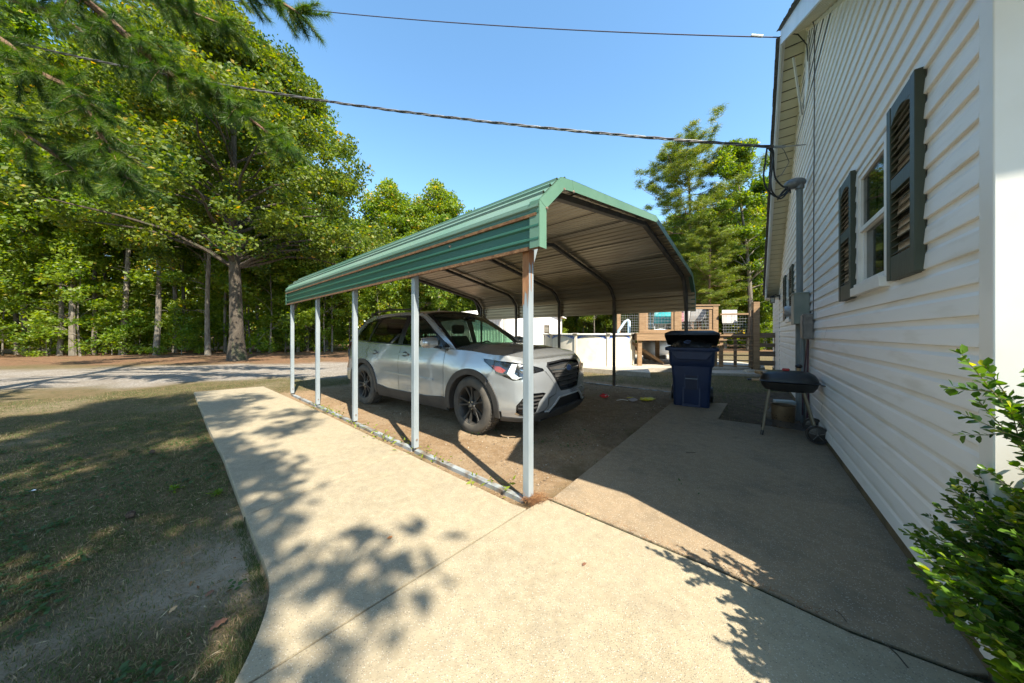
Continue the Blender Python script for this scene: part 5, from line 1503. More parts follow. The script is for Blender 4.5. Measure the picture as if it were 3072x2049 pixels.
# ================================================================ swimming pool
pool_wall = mat('pool_wall', (.66, .625, .52), (.60, .56, .46), 2.5, .45, c3=(.52, .48, .33), s3=5, r3=(.5, .75), f3=.6)
pool_rail = mat('pool_upright', (.60, .56, .46), (.52, .48, .39), 3, .4)
liner = mat('pool_liner_blue', (.030, .075, .34), (.10, .20, .48), 30, .3, c3=(.35, .42, .55), s3=26, r3=(.58, .62))
pool = thing('swimming_pool', 'round cream above ground pool with a blue scalloped band under its rim', 'pool', (3.02, 12.1, .115), 0)
PR = 1.72; PH = 1.10
mb = MB(); mb.lathe([(PR - .01, 0), (PR, 0), (PR, PH), (PR - .012, PH), (PR - .014, 0)], 60); mb.build('wall_panel', pool_wall, pool, smooth=True)
mb = MB(); vs = []; fs = []; n = 240
for k in range(n + 1):
    a = 2 * math.pi * k / n; ph = (a * 10 / (2 * math.pi) + .28) % 1
    dep = .05 + .14 * (abs(2 * ph - 1)) ** 1.6
    vs += [((PR + .004) * math.cos(a), (PR + .004) * math.sin(a), PH), ((PR + .004) * math.cos(a), (PR + .004) * math.sin(a), PH - dep)]
for k in range(n): fs.append((2 * k, 2 * k + 1, 2 * k + 3, 2 * k + 2))
mb.add(vs, fs); mb.build('liner_band', liner, pool, smooth=True)
mb = MB(); mb.lathe([(PR - .13, PH - .01), (PR + .06, PH - .03), (PR + .07, PH), (PR + .05, PH + .02), (PR - .10, PH + .025)], 60, close=True); mb.build('top_rim', mat('pool_rim', (.66, .64, .56), (.58, .56, .49), 4, .45), pool, smooth=True)
mb = MB(); mb.lathe([(0, PH - .12), (PR - .014, PH - .12)], 40); mb.build('water', mat('pool_water', (.02, .16, .22), rough=.05), pool)
for k in range(10):
    a = 2 * math.pi * (k - .28) / 10
    mb = MB(); c_ = Vector((math.cos(a), math.sin(a), 0)); t_v = Vector((-c_.y, c_.x, 0))
    mb.loft([[c_ * (PR + d) + t_v * w + Vector((0, 0, z_)) for d, w in ((0, -hw_), (.045, -hw_ * .7), (.045, hw_ * .7), (0, hw_))] for z_, hw_ in ((0, .055), (PH - .12, .055), (PH - .06, .085), (PH - .012, .085))])
    mb.build('upright', pool_rail, pool)
    mb = MB(); mb.box(c_ * (PR + .0) + Vector((0, 0, PH + .028)), (.26, .15, .02), rz=a); mb.build('rim_cap', pool_rail, pool, bevel=.006)
lad = thing('pool_ladder', 'pale plastic pool ladder with two bent rails at the pool rim', 'ladder', (4.28, 11.3, 1.20), R(-15))
lad_m = mat('ladder_plastic', (.55, .68, .74), (.66, .76, .80), 5, .4)
for yy in (0, .42):
    mb = MB(); mb.tube([(-.32, yy, -.10), (-.30, yy, .14), (-.06, yy, .50), (.02, yy, .55), (.07, yy, .50), (.08, yy, .02), (.08, yy, -.9)], .034, 8); mb.build('rail', lad_m, lad, smooth=True)
for i in range(4):
    mb = MB(); mb.box((.08, .21, .02 - .25 * i), (.12, .42, .04)); mb.build('step', lad_m, lad)

# ================================================================ deck
wood = mat('treated_timber', (.21, .125, .06), (.31, .195, .10), 3.0, .75, bump=.25, bscale=25, stretch=(1.5, 1.5, 9), c3=(.16, .10, .055), s3=7, r3=(.58, .72), f3=.7)
woodh = mat('treated_timber_lengthwise', (.23, .14, .07), (.33, .21, .11), 3.0, .75, bump=.25, bscale=25, stretch=(.6, 6, 9), c3=(.17, .10, .055), s3=5, r3=(.58, .72), f3=.7)
woodd = mat('weathered_timber', (.13, .085, .05), (.20, .135, .085), 3.0, .8, bump=.25, bscale=25, stretch=(.6, 6, 9))
wire_m = mat('fence_wire', (.45, .46, .45), rough=.4, metal=.6)
deck = thing('raised_deck', 'raised timber pool deck with wire panelled railings on posts', 'deck', (4.40, 10.62, 0), math.atan2(-.25, 2.65))
DZ = 1.235; DL = 2.62; DD = 3.2
def dk(name, lo, hi, m=wood, bevel=.004, parent=None):
    mb = MB(); mb.bbox(lo, hi); return mb.build(name, m, parent or deck, bevel=bevel)
dk('rim_beam', (-.06, -.04, DZ - .24), (DL + .06, 0, DZ - .006), woodh); dk('rim_beam', (-.06, DD, DZ - .24), (DL + .06, DD + .04, DZ - .006), woodh)
dk('rim_beam', (-.06, .002, DZ - .22), (-.02, DD - .002, DZ - .006), woodd); dk('rim_beam', (DL + .02, .002, DZ - .22), (DL + .06, DD - .002, DZ - .006), woodd)
for i in range(22):
    y0 = -.05 + i * (DD + .06) / 22; dk('deck_board', (-.08, y0, DZ), (DL + .08, y0 + .140, DZ + .03), woodh, 0)
for i in range(7):
    x0 = .3 + i * .36; dk('joist', (x0, .004, DZ - .20), (x0 + .04, DD - .004, DZ - .008), woodd, 0)
for x0 in (0, 1.18, DL - .14):
    for y0 in (0.02, 1.6, DD - .14):
        dk('support_post', (x0, y0, .10), (x0 + .13, y0 + .13, DZ - .245), wood)
RT = DZ + .98
for x0, w in ((.03, .15), (1.20, .17), (DL - .16, .17)):
    dk('railing_post', (x0, -.01, DZ + .032), (x0 + w, .11, RT - .03), wood)
    dk('railing_post', (x0, DD - .12, DZ + .032), (x0 + w, DD, RT - .03), wood)
for x0, w in ((.182, .10), (1.372, .08), (1.11, .088), (DL - .272, .11)):
    dk('railing_post', (x0, .02, DZ + .14), (x0 + w, .07, RT - .14), wood)
dk('top_rail', (-.0, -.03, RT - .03), (DL + .05, .13, RT + .01), woodh); dk('top_rail', (.182, .0, RT - .14), (DL - .165, .04, RT - .032), woodh)
dk('bottom_rail', (.182, .0, DZ + .032), (1.198, .04, DZ + .138), woodh); dk('bottom_rail', (1.372, .0, DZ + .032), (DL - .165, .04, DZ + .138), woodh)
dk('top_rail', (DL - .12, .132, RT - .03), (DL + .04, DD, RT + .01), woodh); dk('bottom_rail', (DL - .06, .132, DZ + .032), (DL - .02, DD - .13, DZ + .13), woodh)
dk('top_rail', (0, DD - .13, RT - .03), (DL - .13, DD + .03, RT + .01), woodh)
for y0 in (1.05, 2.1): dk('railing_post', (DL - .13, y0, DZ + .032), (DL - .02, y0 + .10, RT - .032), wood)
def wire_panel(p0, p1, z0, z1):
    p0 = Vector(p0); p1 = Vector(p1); L_ = (p1 - p0).length; mb = MB(); nx = int(L_ / .10); nz_ = int((z1 - z0) / .10)
    for i in range(nx + 1):
        q = p0.lerp(p1, i / nx); mb.tube([(q.x, q.y, z0), (q.x, q.y, z1)], .0035, 4, cap=False)
    for i in range(nz_ + 1):
        h_ = z0 + (z1 - z0) * i / nz_; mb.tube([(p0.x, p0.y, h_), (p1.x, p1.y, h_)], .0035, 4, cap=False)
    return mb.build('wire_panel', wire_m, deck)
wire_panel((.282, .03, 0), (1.10, .03, 0), DZ + .13, RT - .13); wire_panel((1.455, .03, 0), (DL - .275, .03, 0), DZ + .13, RT - .13); wire_panel((DL - .04, .14, 0), (DL - .04, DD - .14, 0), DZ + .13, RT - .05)
wire_panel((.2, DD - .06, 0), (DL - .2, DD - .06, 0), DZ + .05, RT - .05)
for i, (x0, y0) in enumerate(((.10, .25), (.10, .95), (.14, 1.7))):
    mb = MB(); mb.bar((x0 - .35 + .1 * i, y0 + .1, 1.0), (x0 + .95, y0 + .3, .16), .04, .09, up=(0, 0, 1)); mb.build('brace', woodd if i else wood, deck)
deck_rz = deck.rotation_euler[2]
deckM = Matrix.Translation(deck.location) @ Matrix.Rotation(deck_rz, 4, 'Z')
def dthing(name, label, cat, x, y, z_, rz=0): p = deckM @ Vector((x, y, z_)); return thing(name, label, cat, p, deck_rz + rz)
FL = DZ + .03
# lounge chair with turquoise sling
t_ = dthing('lounge_chair', 'deck chair with a turquoise sling back behind the left railing panel', 'chair', .98, .35, FL)
turq = mat('turquoise_sling', (.03, .40, .47), (.08, .55, .60), 4, .7, c3=(.45, .68, .70), s3=6)
fr_m = mat('chair_frame', (.50, .52, .52), rough=.4, metal=.4)
mb = MB(); mb.loft([[(-.30, y_, z_), (.30, y_, z_), (.30, y_ + .015, z_), (-.30, y_ + .015, z_)] for y_, z_ in ((0, .86), (.03, .60), (.10, .36), (.50, .33), (.56, .36))]); mb.build('sling', turq, t_)
mb = MB()
for s_ in (-.31, .31): mb.tube([(s_, -.01, .89), (s_, .10, .35), (s_, .58, .35), (s_, .60, .0)], .014, 7); mb.tube([(s_, .10, .36), (s_, -.05, 0)], .014, 7)
mb.tube([(-.31, -.01, .89), (.31, -.01, .89)], .014, 7); mb.build('frame', fr_m, t_, smooth=True)
# pole leaning by it
mb = MB(); mb.tube([deckM @ Vector((.42, .10, RT + .25)), deckM @ Vector((.62, .55, FL))], .013, 7); o = mb.build('pool_pole', mat('pole_blue', (.25, .50, .66), rough=.4), None, smooth=True); link_props(o, 'light blue pool pole leaning inside the left railing panel', 'pole')
o = lumpy('pool_float', deckM @ Vector((.86, .28, FL + .06)), .22, (1.3, .7, .4), mat('float_white', (.72, .72, .70), rough=.5), None, 4, .2, 10); link_props(o, 'white inflatable float lying under the turquoise chair', 'float')
# patio chairs with grey slings round a dark table
grey_sling = mat('grey_sling', (.42, .40, .38), (.50, .48, .46), 60, .8)
dark_fr = mat('dark_frame', (.03, .028, .026), rough=.45)
def patio_chair(x, y, rz, label):
    t_ = dthing('patio_chair', label, 'chair', x, y, FL, rz); t_['group'] = 'patio chairs on the deck'
    mb = MB(); mb.loft([[(-.27, y_, z_), (.27, y_, z_), (.27, y_ + .015, z_), (-.27, y_ + .015, z_)] for y_, z_ in ((-.06, .98), (0, .60), (.05, .42), (.48, .44))]); mb.build('sling', grey_sling, t_)
    mb = MB()
    for s_ in (-.28, .28): mb.tube([(s_, -.07, 1.0), (s_, .05, .42), (s_, .52, .45), (s_, .50, 0)], .013, 6); mb.tube([(s_, .05, .42), (s_, -.08, .0)], .013, 6); mb.tube([(s_, -.02, .66), (s_, .42, .66), (s_, .46, .45)], .013, 6)
    mb.build('frame', dark_fr, t_, smooth=True); return t_
patio_chair(1.72, .55, R(8), 'grey sling patio chair nearest the middle railing post')
patio_chair(2.30, .70, R(-12), 'grey sling patio chair near the corner railing post')
patio_chair(2.45, 2.3, R(175), 'grey sling patio chair on the far side of the dark table')
t_ = dthing('patio_table', 'dark patio table with crossed metal legs on the deck', 'table', 2.05, 1.45, FL)
mb = MB(); mb.box((0, 0, .70), (1.0, .9, .03)); mb.build('tabletop', dark_fr, t_, bevel=.01)
for a in range(4):
    x_, y_ = (-1 if a % 2 else 1), (-1 if a // 2 else 1)
    mb = MB(); mb.tube([(.4 * x_, .36 * y_, .69), (.16 * x_, .14 * y_, .35), (.42 * x_, .38 * y_, 0)], .016, 6); mb.build('leg', dark_fr, t_)
t_ = dthing('folding_chair', 'dark folded chair tilted beside the patio table', 'chair', 2.42, .42, FL, R(-20))
mb = MB(); mb.tube([(-.18, .0, 0), (.12, .1, .95)], .012, 6); mb.tube([(.12, 0, 0), (-.08, .1, .55)], .012, 6); mb.tube([(-.18, .35, 0), (.12, .45, .95)], .012, 6); mb.build('frame', dark_fr, t_)
mb = MB(); mb.box((.02, .22, .50), (.34, .34, .03), M=Matrix.Rotation(R(-35), 3, 'Y')); mb.build('seat', dark_fr, t_)
o = dthing('red_towel', 'strip of red towel hanging beside the middle railing post', 'towel', 1.50, .09, RT - .45)
mb = MB(); mb.box((0, 0, .12), (.10, .012, .46)); o2 = mb.build('cloth', mat('towel_red', (.45, .05, .10), (.50, .35, .36), 30, .9), o, bevel=.004)
# grey cloth over the low side rail, right of the deck
t_ = thing('grey_cloth', 'pale grey woven cloth hung over the rail right of the deck', 'cloth', at(1675, 727, 10.55), R(-6))
mb = MB(); vs = []; fs = []
for j in range(9):
    for i in range(13):
        vs.append((-.245 + .49 * i / 12, .012 * math.sin(i * 1.1 + j * .2) - .03 * (j / 8), .235 - .46 * j / 8))
for j in range(8):
    for i in range(12): fs.append((j * 13 + i, j * 13 + i + 1, j * 13 + i + 14, j * 13 + i + 13))
mb.add(vs, fs); mb.build('cloth_panel', grey_sling, t_, smooth=True)
# rail fence and gate between deck and house
fence = thing('rail_fence', 'timber fence of thin horizontal rails between deck and house', 'fence', (7.02, 10.28, 0), math.atan2(-.28, .97))
def fk(name, lo, hi, m=wood, bevel=.003):
    mb = MB(); mb.bbox(lo, hi); return mb.build(name, m, fence, bevel=bevel)
fk('post', (.92, -.09, .0), (1.09, .08, 2.27), wood); fk('post', (-.02, -.03, .0), (.08, .07, 1.20), wood); fk('post', (.42, .04, .0), (.50, .10, 1.20), woodd); fk('post', (.83, -.04, .0), (.915, .05, 2.0), woodd)
for i, z_ in enumerate((.165, .345, .52, .69, .86, 1.025, 1.175)):
    fk('rail', (-.10 if i else -.2, -.075, z_ - .02), (.915 if i else 1.13, -.04, z_ + .02), woodh)
fk('rail', (.085, -.03, 1.10), (.825, .01, 1.24), woodd); fk('rail', (.0, -.02, 1.86), (.825, .04, 1.91), woodh)
for i, (z0, z1) in enumerate(((1.10, 1.26), (.80, .92), (.50, .66), (.20, .36))):
    fk('board', (1.095, -.06, z0), (1.80, -.03, z1), woodd)
fk('post', (1.55, -.025, 0), (1.66, .08, 1.24), woodd)
mb = MB()
for i in range(9): mb.tube([(.1 + .08 * i, .02, 1.26), (.1 + .08 * i, .02, 1.85)], .003, 4)
for i in range(7): mb.tube([(.085, .02, 1.28 + .09 * i), (.825, .02, 1.28 + .09 * i)], .003, 4)
mb.build('wire_panel', wire_m, fence)
# gas tank under the deck
t_ = thing('propane_tank', 'white propane tank lying in the sun behind the deck posts', 'tank', (6.35, 13.5, .0), R(20))
mb = MB(); mb.lathe([(0, -.75), (.16, -.72), (.30, -.6), (.34, -.45), (.34, .45), (.30, .6), (.16, .72), (0, .75)], 24, axis='X', c=(0, 0, .60)); mb.build('tank_body', mat('tank_white', (.72, .72, .70), rough=.4), t_, smooth=True)
for xx in (-.4, .4):
    mb = MB(); mb.box((xx, 0, .14), (.08, .4, .28)); mb.build('foot', dark_fr, t_)
mb = MB(); mb.lathe([(.09, .92), (.09, 1.06), (0, 1.09)], 14); mb.build('valve_dome', dark_fr, t_, smooth=True)
o = MB().box((0, 0, .14), (.34, .13, .28)).build('stone_block', mat('limestone', (.50, .45, .36), (.42, .38, .3), 8, .9), None, bevel=.01, loc=onground(1722, 858), rot=(0, 0, R(10))); o.location.z = -.16
link_props(o, 'pale stone block at the foot of the tall fence post', 'block')

# ================================================================ white outbuilding
shed = thing('white_outbuilding', 'long white metal outbuilding with a low ribbed roof beyond the carport', 'building', (-.60, 18.0, 0), CPA)
wm = mat('outbuilding_wall', (.74, .69, .64), (.70, .65, .60), 2, .5); wr = mat('outbuilding_roof', (.66, .64, .60), (.60, .58, .54), 2, .4)
BWd, BLn, BE = 6.7, 7.6, 2.42
rgz = BE + .60
wh = (4.35, 4.98, .80, 1.86)
def sh_bb(b, lo, hi): b.bbox(lo, hi)
mb = MB()
for lo, hi in (((0, 0, 0), (wh[0], .1, BE)), ((wh[1], 0, 0), (BWd, .1, BE)), ((wh[0], 0, 0), (wh[1], .1, wh[2])), ((wh[0], 0, wh[3]), (wh[1], .1, BE))): mb.bbox(lo, hi)
mb.bbox((0, .1, 0), (.1, BLn, BE)); mb.bbox((BWd - .1, .1, 0), (BWd, BLn, BE)); mb.bbox((.1, BLn - .1, 0), (BWd - .1, BLn, BE))
mb.sideprism([(0, BE), (BWd, BE), (BWd / 2, rgz)], .0, .1); mb.build('wall', wm, shed)
for i in range(30):
    mb = MB(); mb.bbox((-.022, .12 + i * .25, .02), (-.001, .16 + i * .25, BE - .02)); mb.build('wall_rib', wm, shed)
for i in range(13):
    mb = MB(); mb.bbox((.02 + i * .55, -.008, .02), (.035 + i * .55, -.001, BE - .02)); mb.build('wall_seam', wm, shed) if not (wh[0] - .1 < .02 + i * .55 < wh[1] + .05) else None
for sgn, (xa, xb) in ((1, (-.25, BWd / 2)), (-1, (BWd + .25, BWd / 2))):
    za = BE - .25 * .6 / (BWd / 2) + .01; mb = MB()
    mb.add([(xa, -.25, za), (xb, -.25, rgz + .02), (xb, BLn + .2, rgz + .02), (xa, BLn + .2, za), (xa, -.25, za + .05), (xb, -.25, rgz + .07), (xb, BLn + .2, rgz + .07), (xa, BLn + .2, za + .05)], [(0, 1, 2, 3), (7, 6, 5, 4), (0, 4, 5, 1), (1, 5, 6, 2), (2, 6, 7, 3), (3, 7, 4, 0)])
    for i in range(24):
        y_ = -.2 + i * .33; mb.bar((xa, y_, za + .062), (xb, y_, rgz + .082), .04, .03)
    mb.build('roof', wr, shed)
mb = MB(); mb.tube([(.15, -.06, BE - .15), (.15, -.06, .1)], .045, 8); mb.tube([(.32, -.05, BE - .1), (.32, -.05, .1)], .02, 6); mb.build('downpipe', mat('downpipe', (.35, .33, .31)), shed)
mb = MB(); f_ = .05
mb.bbox((wh[0], -.03, wh[2]), (wh[0] + f_, .03, wh[3])); mb.bbox((wh[1] - f_, -.03, wh[2]), (wh[1], .03, wh[3])); mb.bbox((wh[0] + f_, -.03, wh[2]), (wh[1] - f_, .03, wh[2] + f_)); mb.bbox((wh[0] + f_, -.03, wh[3] - f_), (wh[1] - f_, .03, wh[3])); mb.bbox((wh[0] + f_, -.02, 1.32), (wh[1] - f_, .03, 1.37))
wf_ = mb.build('window', mat('bronze_frame', (.10, .08, .06), rough=.4), shed)
mb = MB(); mb.bbox((wh[0] + f_, .012, wh[2] + f_), (wh[1] - f_, .02, 1.318)); mb.build('pane', pane_m, wf_)
mb = MB(); mb.bbox((wh[0] + f_, .012, 1.372), (wh[1] - f_, .02, wh[3] - f_)); mb.build('pane', mat('blind_pane', (.22, .20, .16), (.12, .11, .09), 3, .1, stretch=(.1, 1, 6)), wf_)

# ================================================================ overhead cables
cable_m = mat('twisted_cable', (.035, .033, .034), (.10, .095, .09), 30, .5)
def span_pts(a, b, sag, n):
    a = Vector(a); b = Vector(b); return [a.lerp(b, i / n) - Vector((0, 0, 4 * sag * (i / n) * (1 - i / n))) for i in range(n + 1)]
A_ = Vector((3.6, 4.2, 3.80)); B_ = Vector((-10.07, 6.0, 7.03))
far = A_ + (B_ - A_) * 1.75 + Vector((0, 0, .9))
base_ = span_pts(A_, B_, .28, 220)
cab = thing('service_cable', 'thick twisted overhead power cable running from the trees to the house gable', 'cable', (0, 0, 0))
ext = [B_.lerp(far, i / 30) for i in range(1, 31)]
pts_all = base_ + ext
for k in range(3):
    q = []
    for i, p in enumerate(pts_all):
        ph = i * .52 + k * 2 * math.pi / 3
        q.append(p + Vector((0, .0125 * math.cos(ph), .0125 * math.sin(ph))))
    mb = MB(); mb.tube(q, .0095 if k else .006, 6); mb.build('strand', cable_m if k else mat('bare_strand', (.32, .31, .30), rough=.45, metal=.6), cab, smooth=True)
mb = MB(); mb.tube([A_, A_ + Vector((.18, -.01, .0)), Vector((4.0, 4.15, 3.80))], .008, 6); mb.tube([A_ + Vector((.02, 0, 0)), A_ + Vector((.16, 0, .0))], .018, 8); mb.build('dead_end_clamp', mat('clamp_grey', (.30, .30, .28), rough=.5, metal=.4), cab, smooth=True)
loops = thing('drip_loops', 'black drip loop wires hanging between the power cable and the weatherhead', 'wires', (0, 0, 0))
wh_ = hp(MT, .22, 3.30)
for pts_ in (((1761, 338), (1757, 372), (1753, 408), (1762, 436), (1783, 452), (1800, 446), (1812, 432)), ((1762, 338), (1774, 356), (1777, 392), (1782, 412), (1797, 428), (1806, 430)), ((1765, 338), (1776, 352), (1770, 410), (1773, 440), (1792, 456), (1810, 440))):
    pp = [at(u, v, 4.22 + .10 * i / 6) for i, (u, v) in enumerate(pts_)]
    pp.append(hp(MT, .20, 3.28))
    sm = []
    for i in range(len(pp) - 1):
        p0 = pp[max(0, i - 1)]; p1 = pp[i]; p2 = pp[i + 1]; p3 = pp[min(len(pp) - 1, i + 2)]
        for k in range(5):
            t = k / 5; sm.append(.5 * ((2 * p1) + (p2 - p0) * t + (2 * p0 - 5 * p1 + 4 * p2 - p3) * t * t + (3 * p1 - p0 - 3 * p2 + p3) * t ** 3))
    sm.append(pp[-1]); mb = MB(); mb.tube(sm, .0105, 7); mb.build('loop_wire', black_cable, loops, smooth=True)
mb = MB(); mb.tube([A_ + Vector((.1, 0, 0)), at(1800, 345, 4.25), at(1812, 372, 4.3), at(1795, 400, 4.3), at(1778, 412, 4.3)], .005, 6); mb.build('neutral_wire', mat('grey_wire', (.14, .14, .13)), loops, smooth=True)
A2 = hp(4.12, .33, 5.60); B2 = Vector((-6.1, 6.5, 8.34)); far2 = A2 + (B2 - A2) * 2.2
t_ = thing('phone_cable', 'thin upper overhead wire fixed to the peak of the gable', 'cable', (0, 0, 0))
mb = MB(); mb.tube(span_pts(A2, B2, .13, 60) + [B2.lerp(far2, i / 10) for i in range(1, 11)], .008, 6); mb.build('wire', mat('wire_purple_grey', (.07, .06, .09), rough=.5), t_, smooth=True)
mb = MB(); mb.tube([A2.lerp(B2, .02), A2.lerp(B2, .035)], .018, 8); mb.build('splice', mat('splice_white', (.8, .78, .72), rough=.3), t_, smooth=True)
mb = MB(); mb.tube([A2, A2 + hn * -.1 + Vector((0, 0, .0)), hp(4.10, .12, 5.50), hp(4.02, .04, 5.25), hp(4.0, .03, 5.0)], .007, 6); mb.build('tail', black_cable, t_, smooth=True)
# ================================================================ vegetation
bark_oak = mat('bark_oak', (.105, .085, .062), (.20, .17, .135), 3, .95, bump=1.0, bscale=14, stretch=(2.2, 2.2, .5), bdist=.06, c3=(.10, .12, .06), s3=2)
bark_oakd = mat('bark_oak_dark', (.042, .033, .023), (.090, .072, .052), 3, .95, bump=1.0, bscale=14, stretch=(2.2, 2.2, .5), bdist=.06, c3=(.06, .08, .03), s3=2)
bark_pale = mat('bark_pale', (.095, .08, .062), (.20, .175, .14), 5, .95, bump=.8, bscale=12, stretch=(2, 2, .6), bdist=.04, c3=(.08, .07, .05), s3=1.2)
bark_pine = mat('bark_pine', (.12, .065, .040), (.21, .135, .09), 5, .95, bump=.9, bscale=12, stretch=(2, 2, .8), bdist=.04)
leaf_oak = leaf_mat('leaf_oak', (.012, .048, .008), (.17, .21, .022), (.36, .24, .03), ty=.86, trans=.42, rough=.55)
leaf_wood = leaf_mat('leaf_woods', (.022, .075, .010), (.195, .265, .026), (.36, .27, .04), ty=.90, trans=.45, rough=.5)
leaf_young = leaf_mat('leaf_young', (.06, .13, .014), (.22, .27, .03), (.36, .30, .05), ty=.90, trans=.5)
needle_m = leaf_mat('pine_needles', (.022, .062, .009), (.19, .225, .024), (.32, .28, .05), ty=.94, trans=.35)
needle_near = leaf_mat('pine_needles_near', (.012, .050, .008), (.10, .165, .020), (.30, .26, .05), ty=.97, trans=.35)
box_leaf = leaf_mat('box_leaves', (.010, .045, .008), (.085, .165, .018), (.32, .34, .04), ty=.84, trans=.35, rough=.28)

def rand_unit(n):
    v = rng.normal(size=(n, 3)); return v / np.linalg.norm(v, axis=1, keepdims=True)

def leaves_mesh(name, P, size, m, tint, aspect=.6, upbias=.12, droop=0.0, fold=.18):
    """one folded diamond (two triangles) per leaf at the points P"""
    n = len(P)
    nrm = rand_unit(n); nrm[:, 2] = np.abs(nrm[:, 2]) + upbias; nrm /= np.linalg.norm(nrm, axis=1, keepdims=True)
    d = rand_unit(n); d[:, 2] -= droop; d -= nrm * (d * nrm).sum(1, keepdims=True); d /= np.linalg.norm(d, axis=1, keepdims=True)
    s = np.cross(nrm, d)
    sz = size * (.65 + .7 * rng.random((n, 1)))
    a = P; c = P + d * sz
    mid = P + d * sz * .5
    w = sz * aspect * .5
    b = mid + s * w + nrm * w * fold; e = mid - s * w + nrm * w * fold
    V = np.stack([a, b, c, e], 1).reshape(-1, 3)
    i = np.arange(n)[:, None] * 4
    F = np.concatenate([i + np.array([[0, 1, 2]]), i + np.array([[0, 2, 3]])], 1).reshape(-1, 3)
    return np_mesh(name, V, F, m, attr={'tint': ('FACE', np.repeat(tint, 2))})

def smoothline(a, b, bend, n, seed=0):
    """a curved limb"""
    a = np.array(a, float); b = np.array(b, float); L_ = np.linalg.norm(b - a)
    t = np.linspace(0, 1, n)[:, None]
    off = np.array(bend, float)[None, :] * (4 * t * (1 - t))
    w = rng.normal(size=(n, 3)) * L_ * .012; w[0] = 0; w[-1] = 0
    return [Vector(p) for p in (a + (b - a) * t + off + w)]

def broadleaf(h, tr, cb, cr, clumps, per, lsize, lm, bm_, lean=(0, 0), trunk_segs=12, shape=.75, clump_r=(.55, 1.1), flare=1.2, low=0.0, tint0=0.0, stubs=0, aspect=.6, seg=9, limb_k=.42, every=2):
    """a tree: trunk mesh (with limbs) and crown mesh"""
    tp = []; rad = []
    for i in range(trunk_segs + 1):
        t = i / trunk_segs; z = h * .88 * t
        tp.append(Vector((lean[0] * t * t + .10 * h * .06 * math.sin(t * 5 + h), lean[1] * t * t + .06 * math.sin(t * 7 + cr), z - .15 if i == 0 else z)))
        rad.append(tr * ((1 - t) ** .85 * .92 + .06) * (1 + (flare - 1) * math.exp(-t * h * 2.2)))
    mb = MB(); mb.tube(tp, rad, seg)
    def trunk_at(z):
        t = max(0, min(.999, z / (h * .88))) * trunk_segs; i = int(t); f = t - i; return tp[i].lerp(tp[i + 1], f), rad[i] * (1 - f) + rad[i + 1] * f
    C = []
    for k in range(clumps):
        t = (rng.random() ** .8) * (1 - low) + 0
        z = cb + (h - cb) * t
        env = cr * (math.sin(math.pi * min(1, (.16 + .84 * t) ** shape)) ** .62 * .97 + .03)
        q = rng.random() ** .45; a = rng.random() * 2 * math.pi
        p0, _ = trunk_at(z)
        C.append((Vector((p0.x + env * q * math.cos(a), p0.y + env * q * math.sin(a), z + rng.normal() * .25)), q))
    pts = []; tint = []
    for k, (c, q) in enumerate(C):
        r_ = clump_r[0] + (clump_r[1] - clump_r[0]) * rng.random()
        n = int(per * (.6 + .8 * rng.random()))
        u_ = rand_unit(n) * (rng.random((n, 1)) ** .42) * r_
        u_[:, 2] *= .62
        pts.append(u_ + np.array(c)); ct = rng.normal() * .10
        tint.append(np.clip(tint0 + .42 + ct + rng.normal(size=n) * .19 + (rng.random(n) < .025) * .5, 0, 1))
        # limb to the clump
        if (q > .30 and k % every == 0) or k % (every + 4) == 0:
            zt_ = max(cb * .95 + .3, c.z - limb_k * math.hypot(c.x, c.y) - .3); p0, r0 = trunk_at(min(zt_, h * .84))
            rr = max(.012, min(r0 * .42, .020 * (c - p0).length + .01))
            mb.tube(smoothline(p0, c, (0, 0, .10 * (c - p0).length), 6), [rr * (1 - .16 * i) for i in range(6)], 5, cap=False)
    for k in range(stubs):
        z = h * (.12 + .3 * rng.random()); p0, r0 = trunk_at(z); a = rng.random() * 2 * math.pi; L_ = .4 + rng.random() * 1.4
        mb.tube(smoothline(p0, (p0.x + L_ * math.cos(a), p0.y + L_ * math.sin(a), z + L_ * (.1 + .3 * rng.random())), (0, 0, .08), 4), [.02, .016, .011, .006], 4, cap=False)
    P = np.concatenate(pts); T = np.concatenate(tint)
    return mb.mesh('trunk', bm_, smooth=True), leaves_mesh('crown', P, lsize, lm, T, aspect)

def plant_tree(name, label, meshes, loc, group=None, rz=0, sc=1.0, sz=None, cat='tree'):
    t = thing(name, label, cat, loc, rz, group)
    t.scale = (sc, sc, sz or sc)
    mesh_obj('trunk', meshes[0], t); mesh_obj('crown', meshes[1], t)
    return t

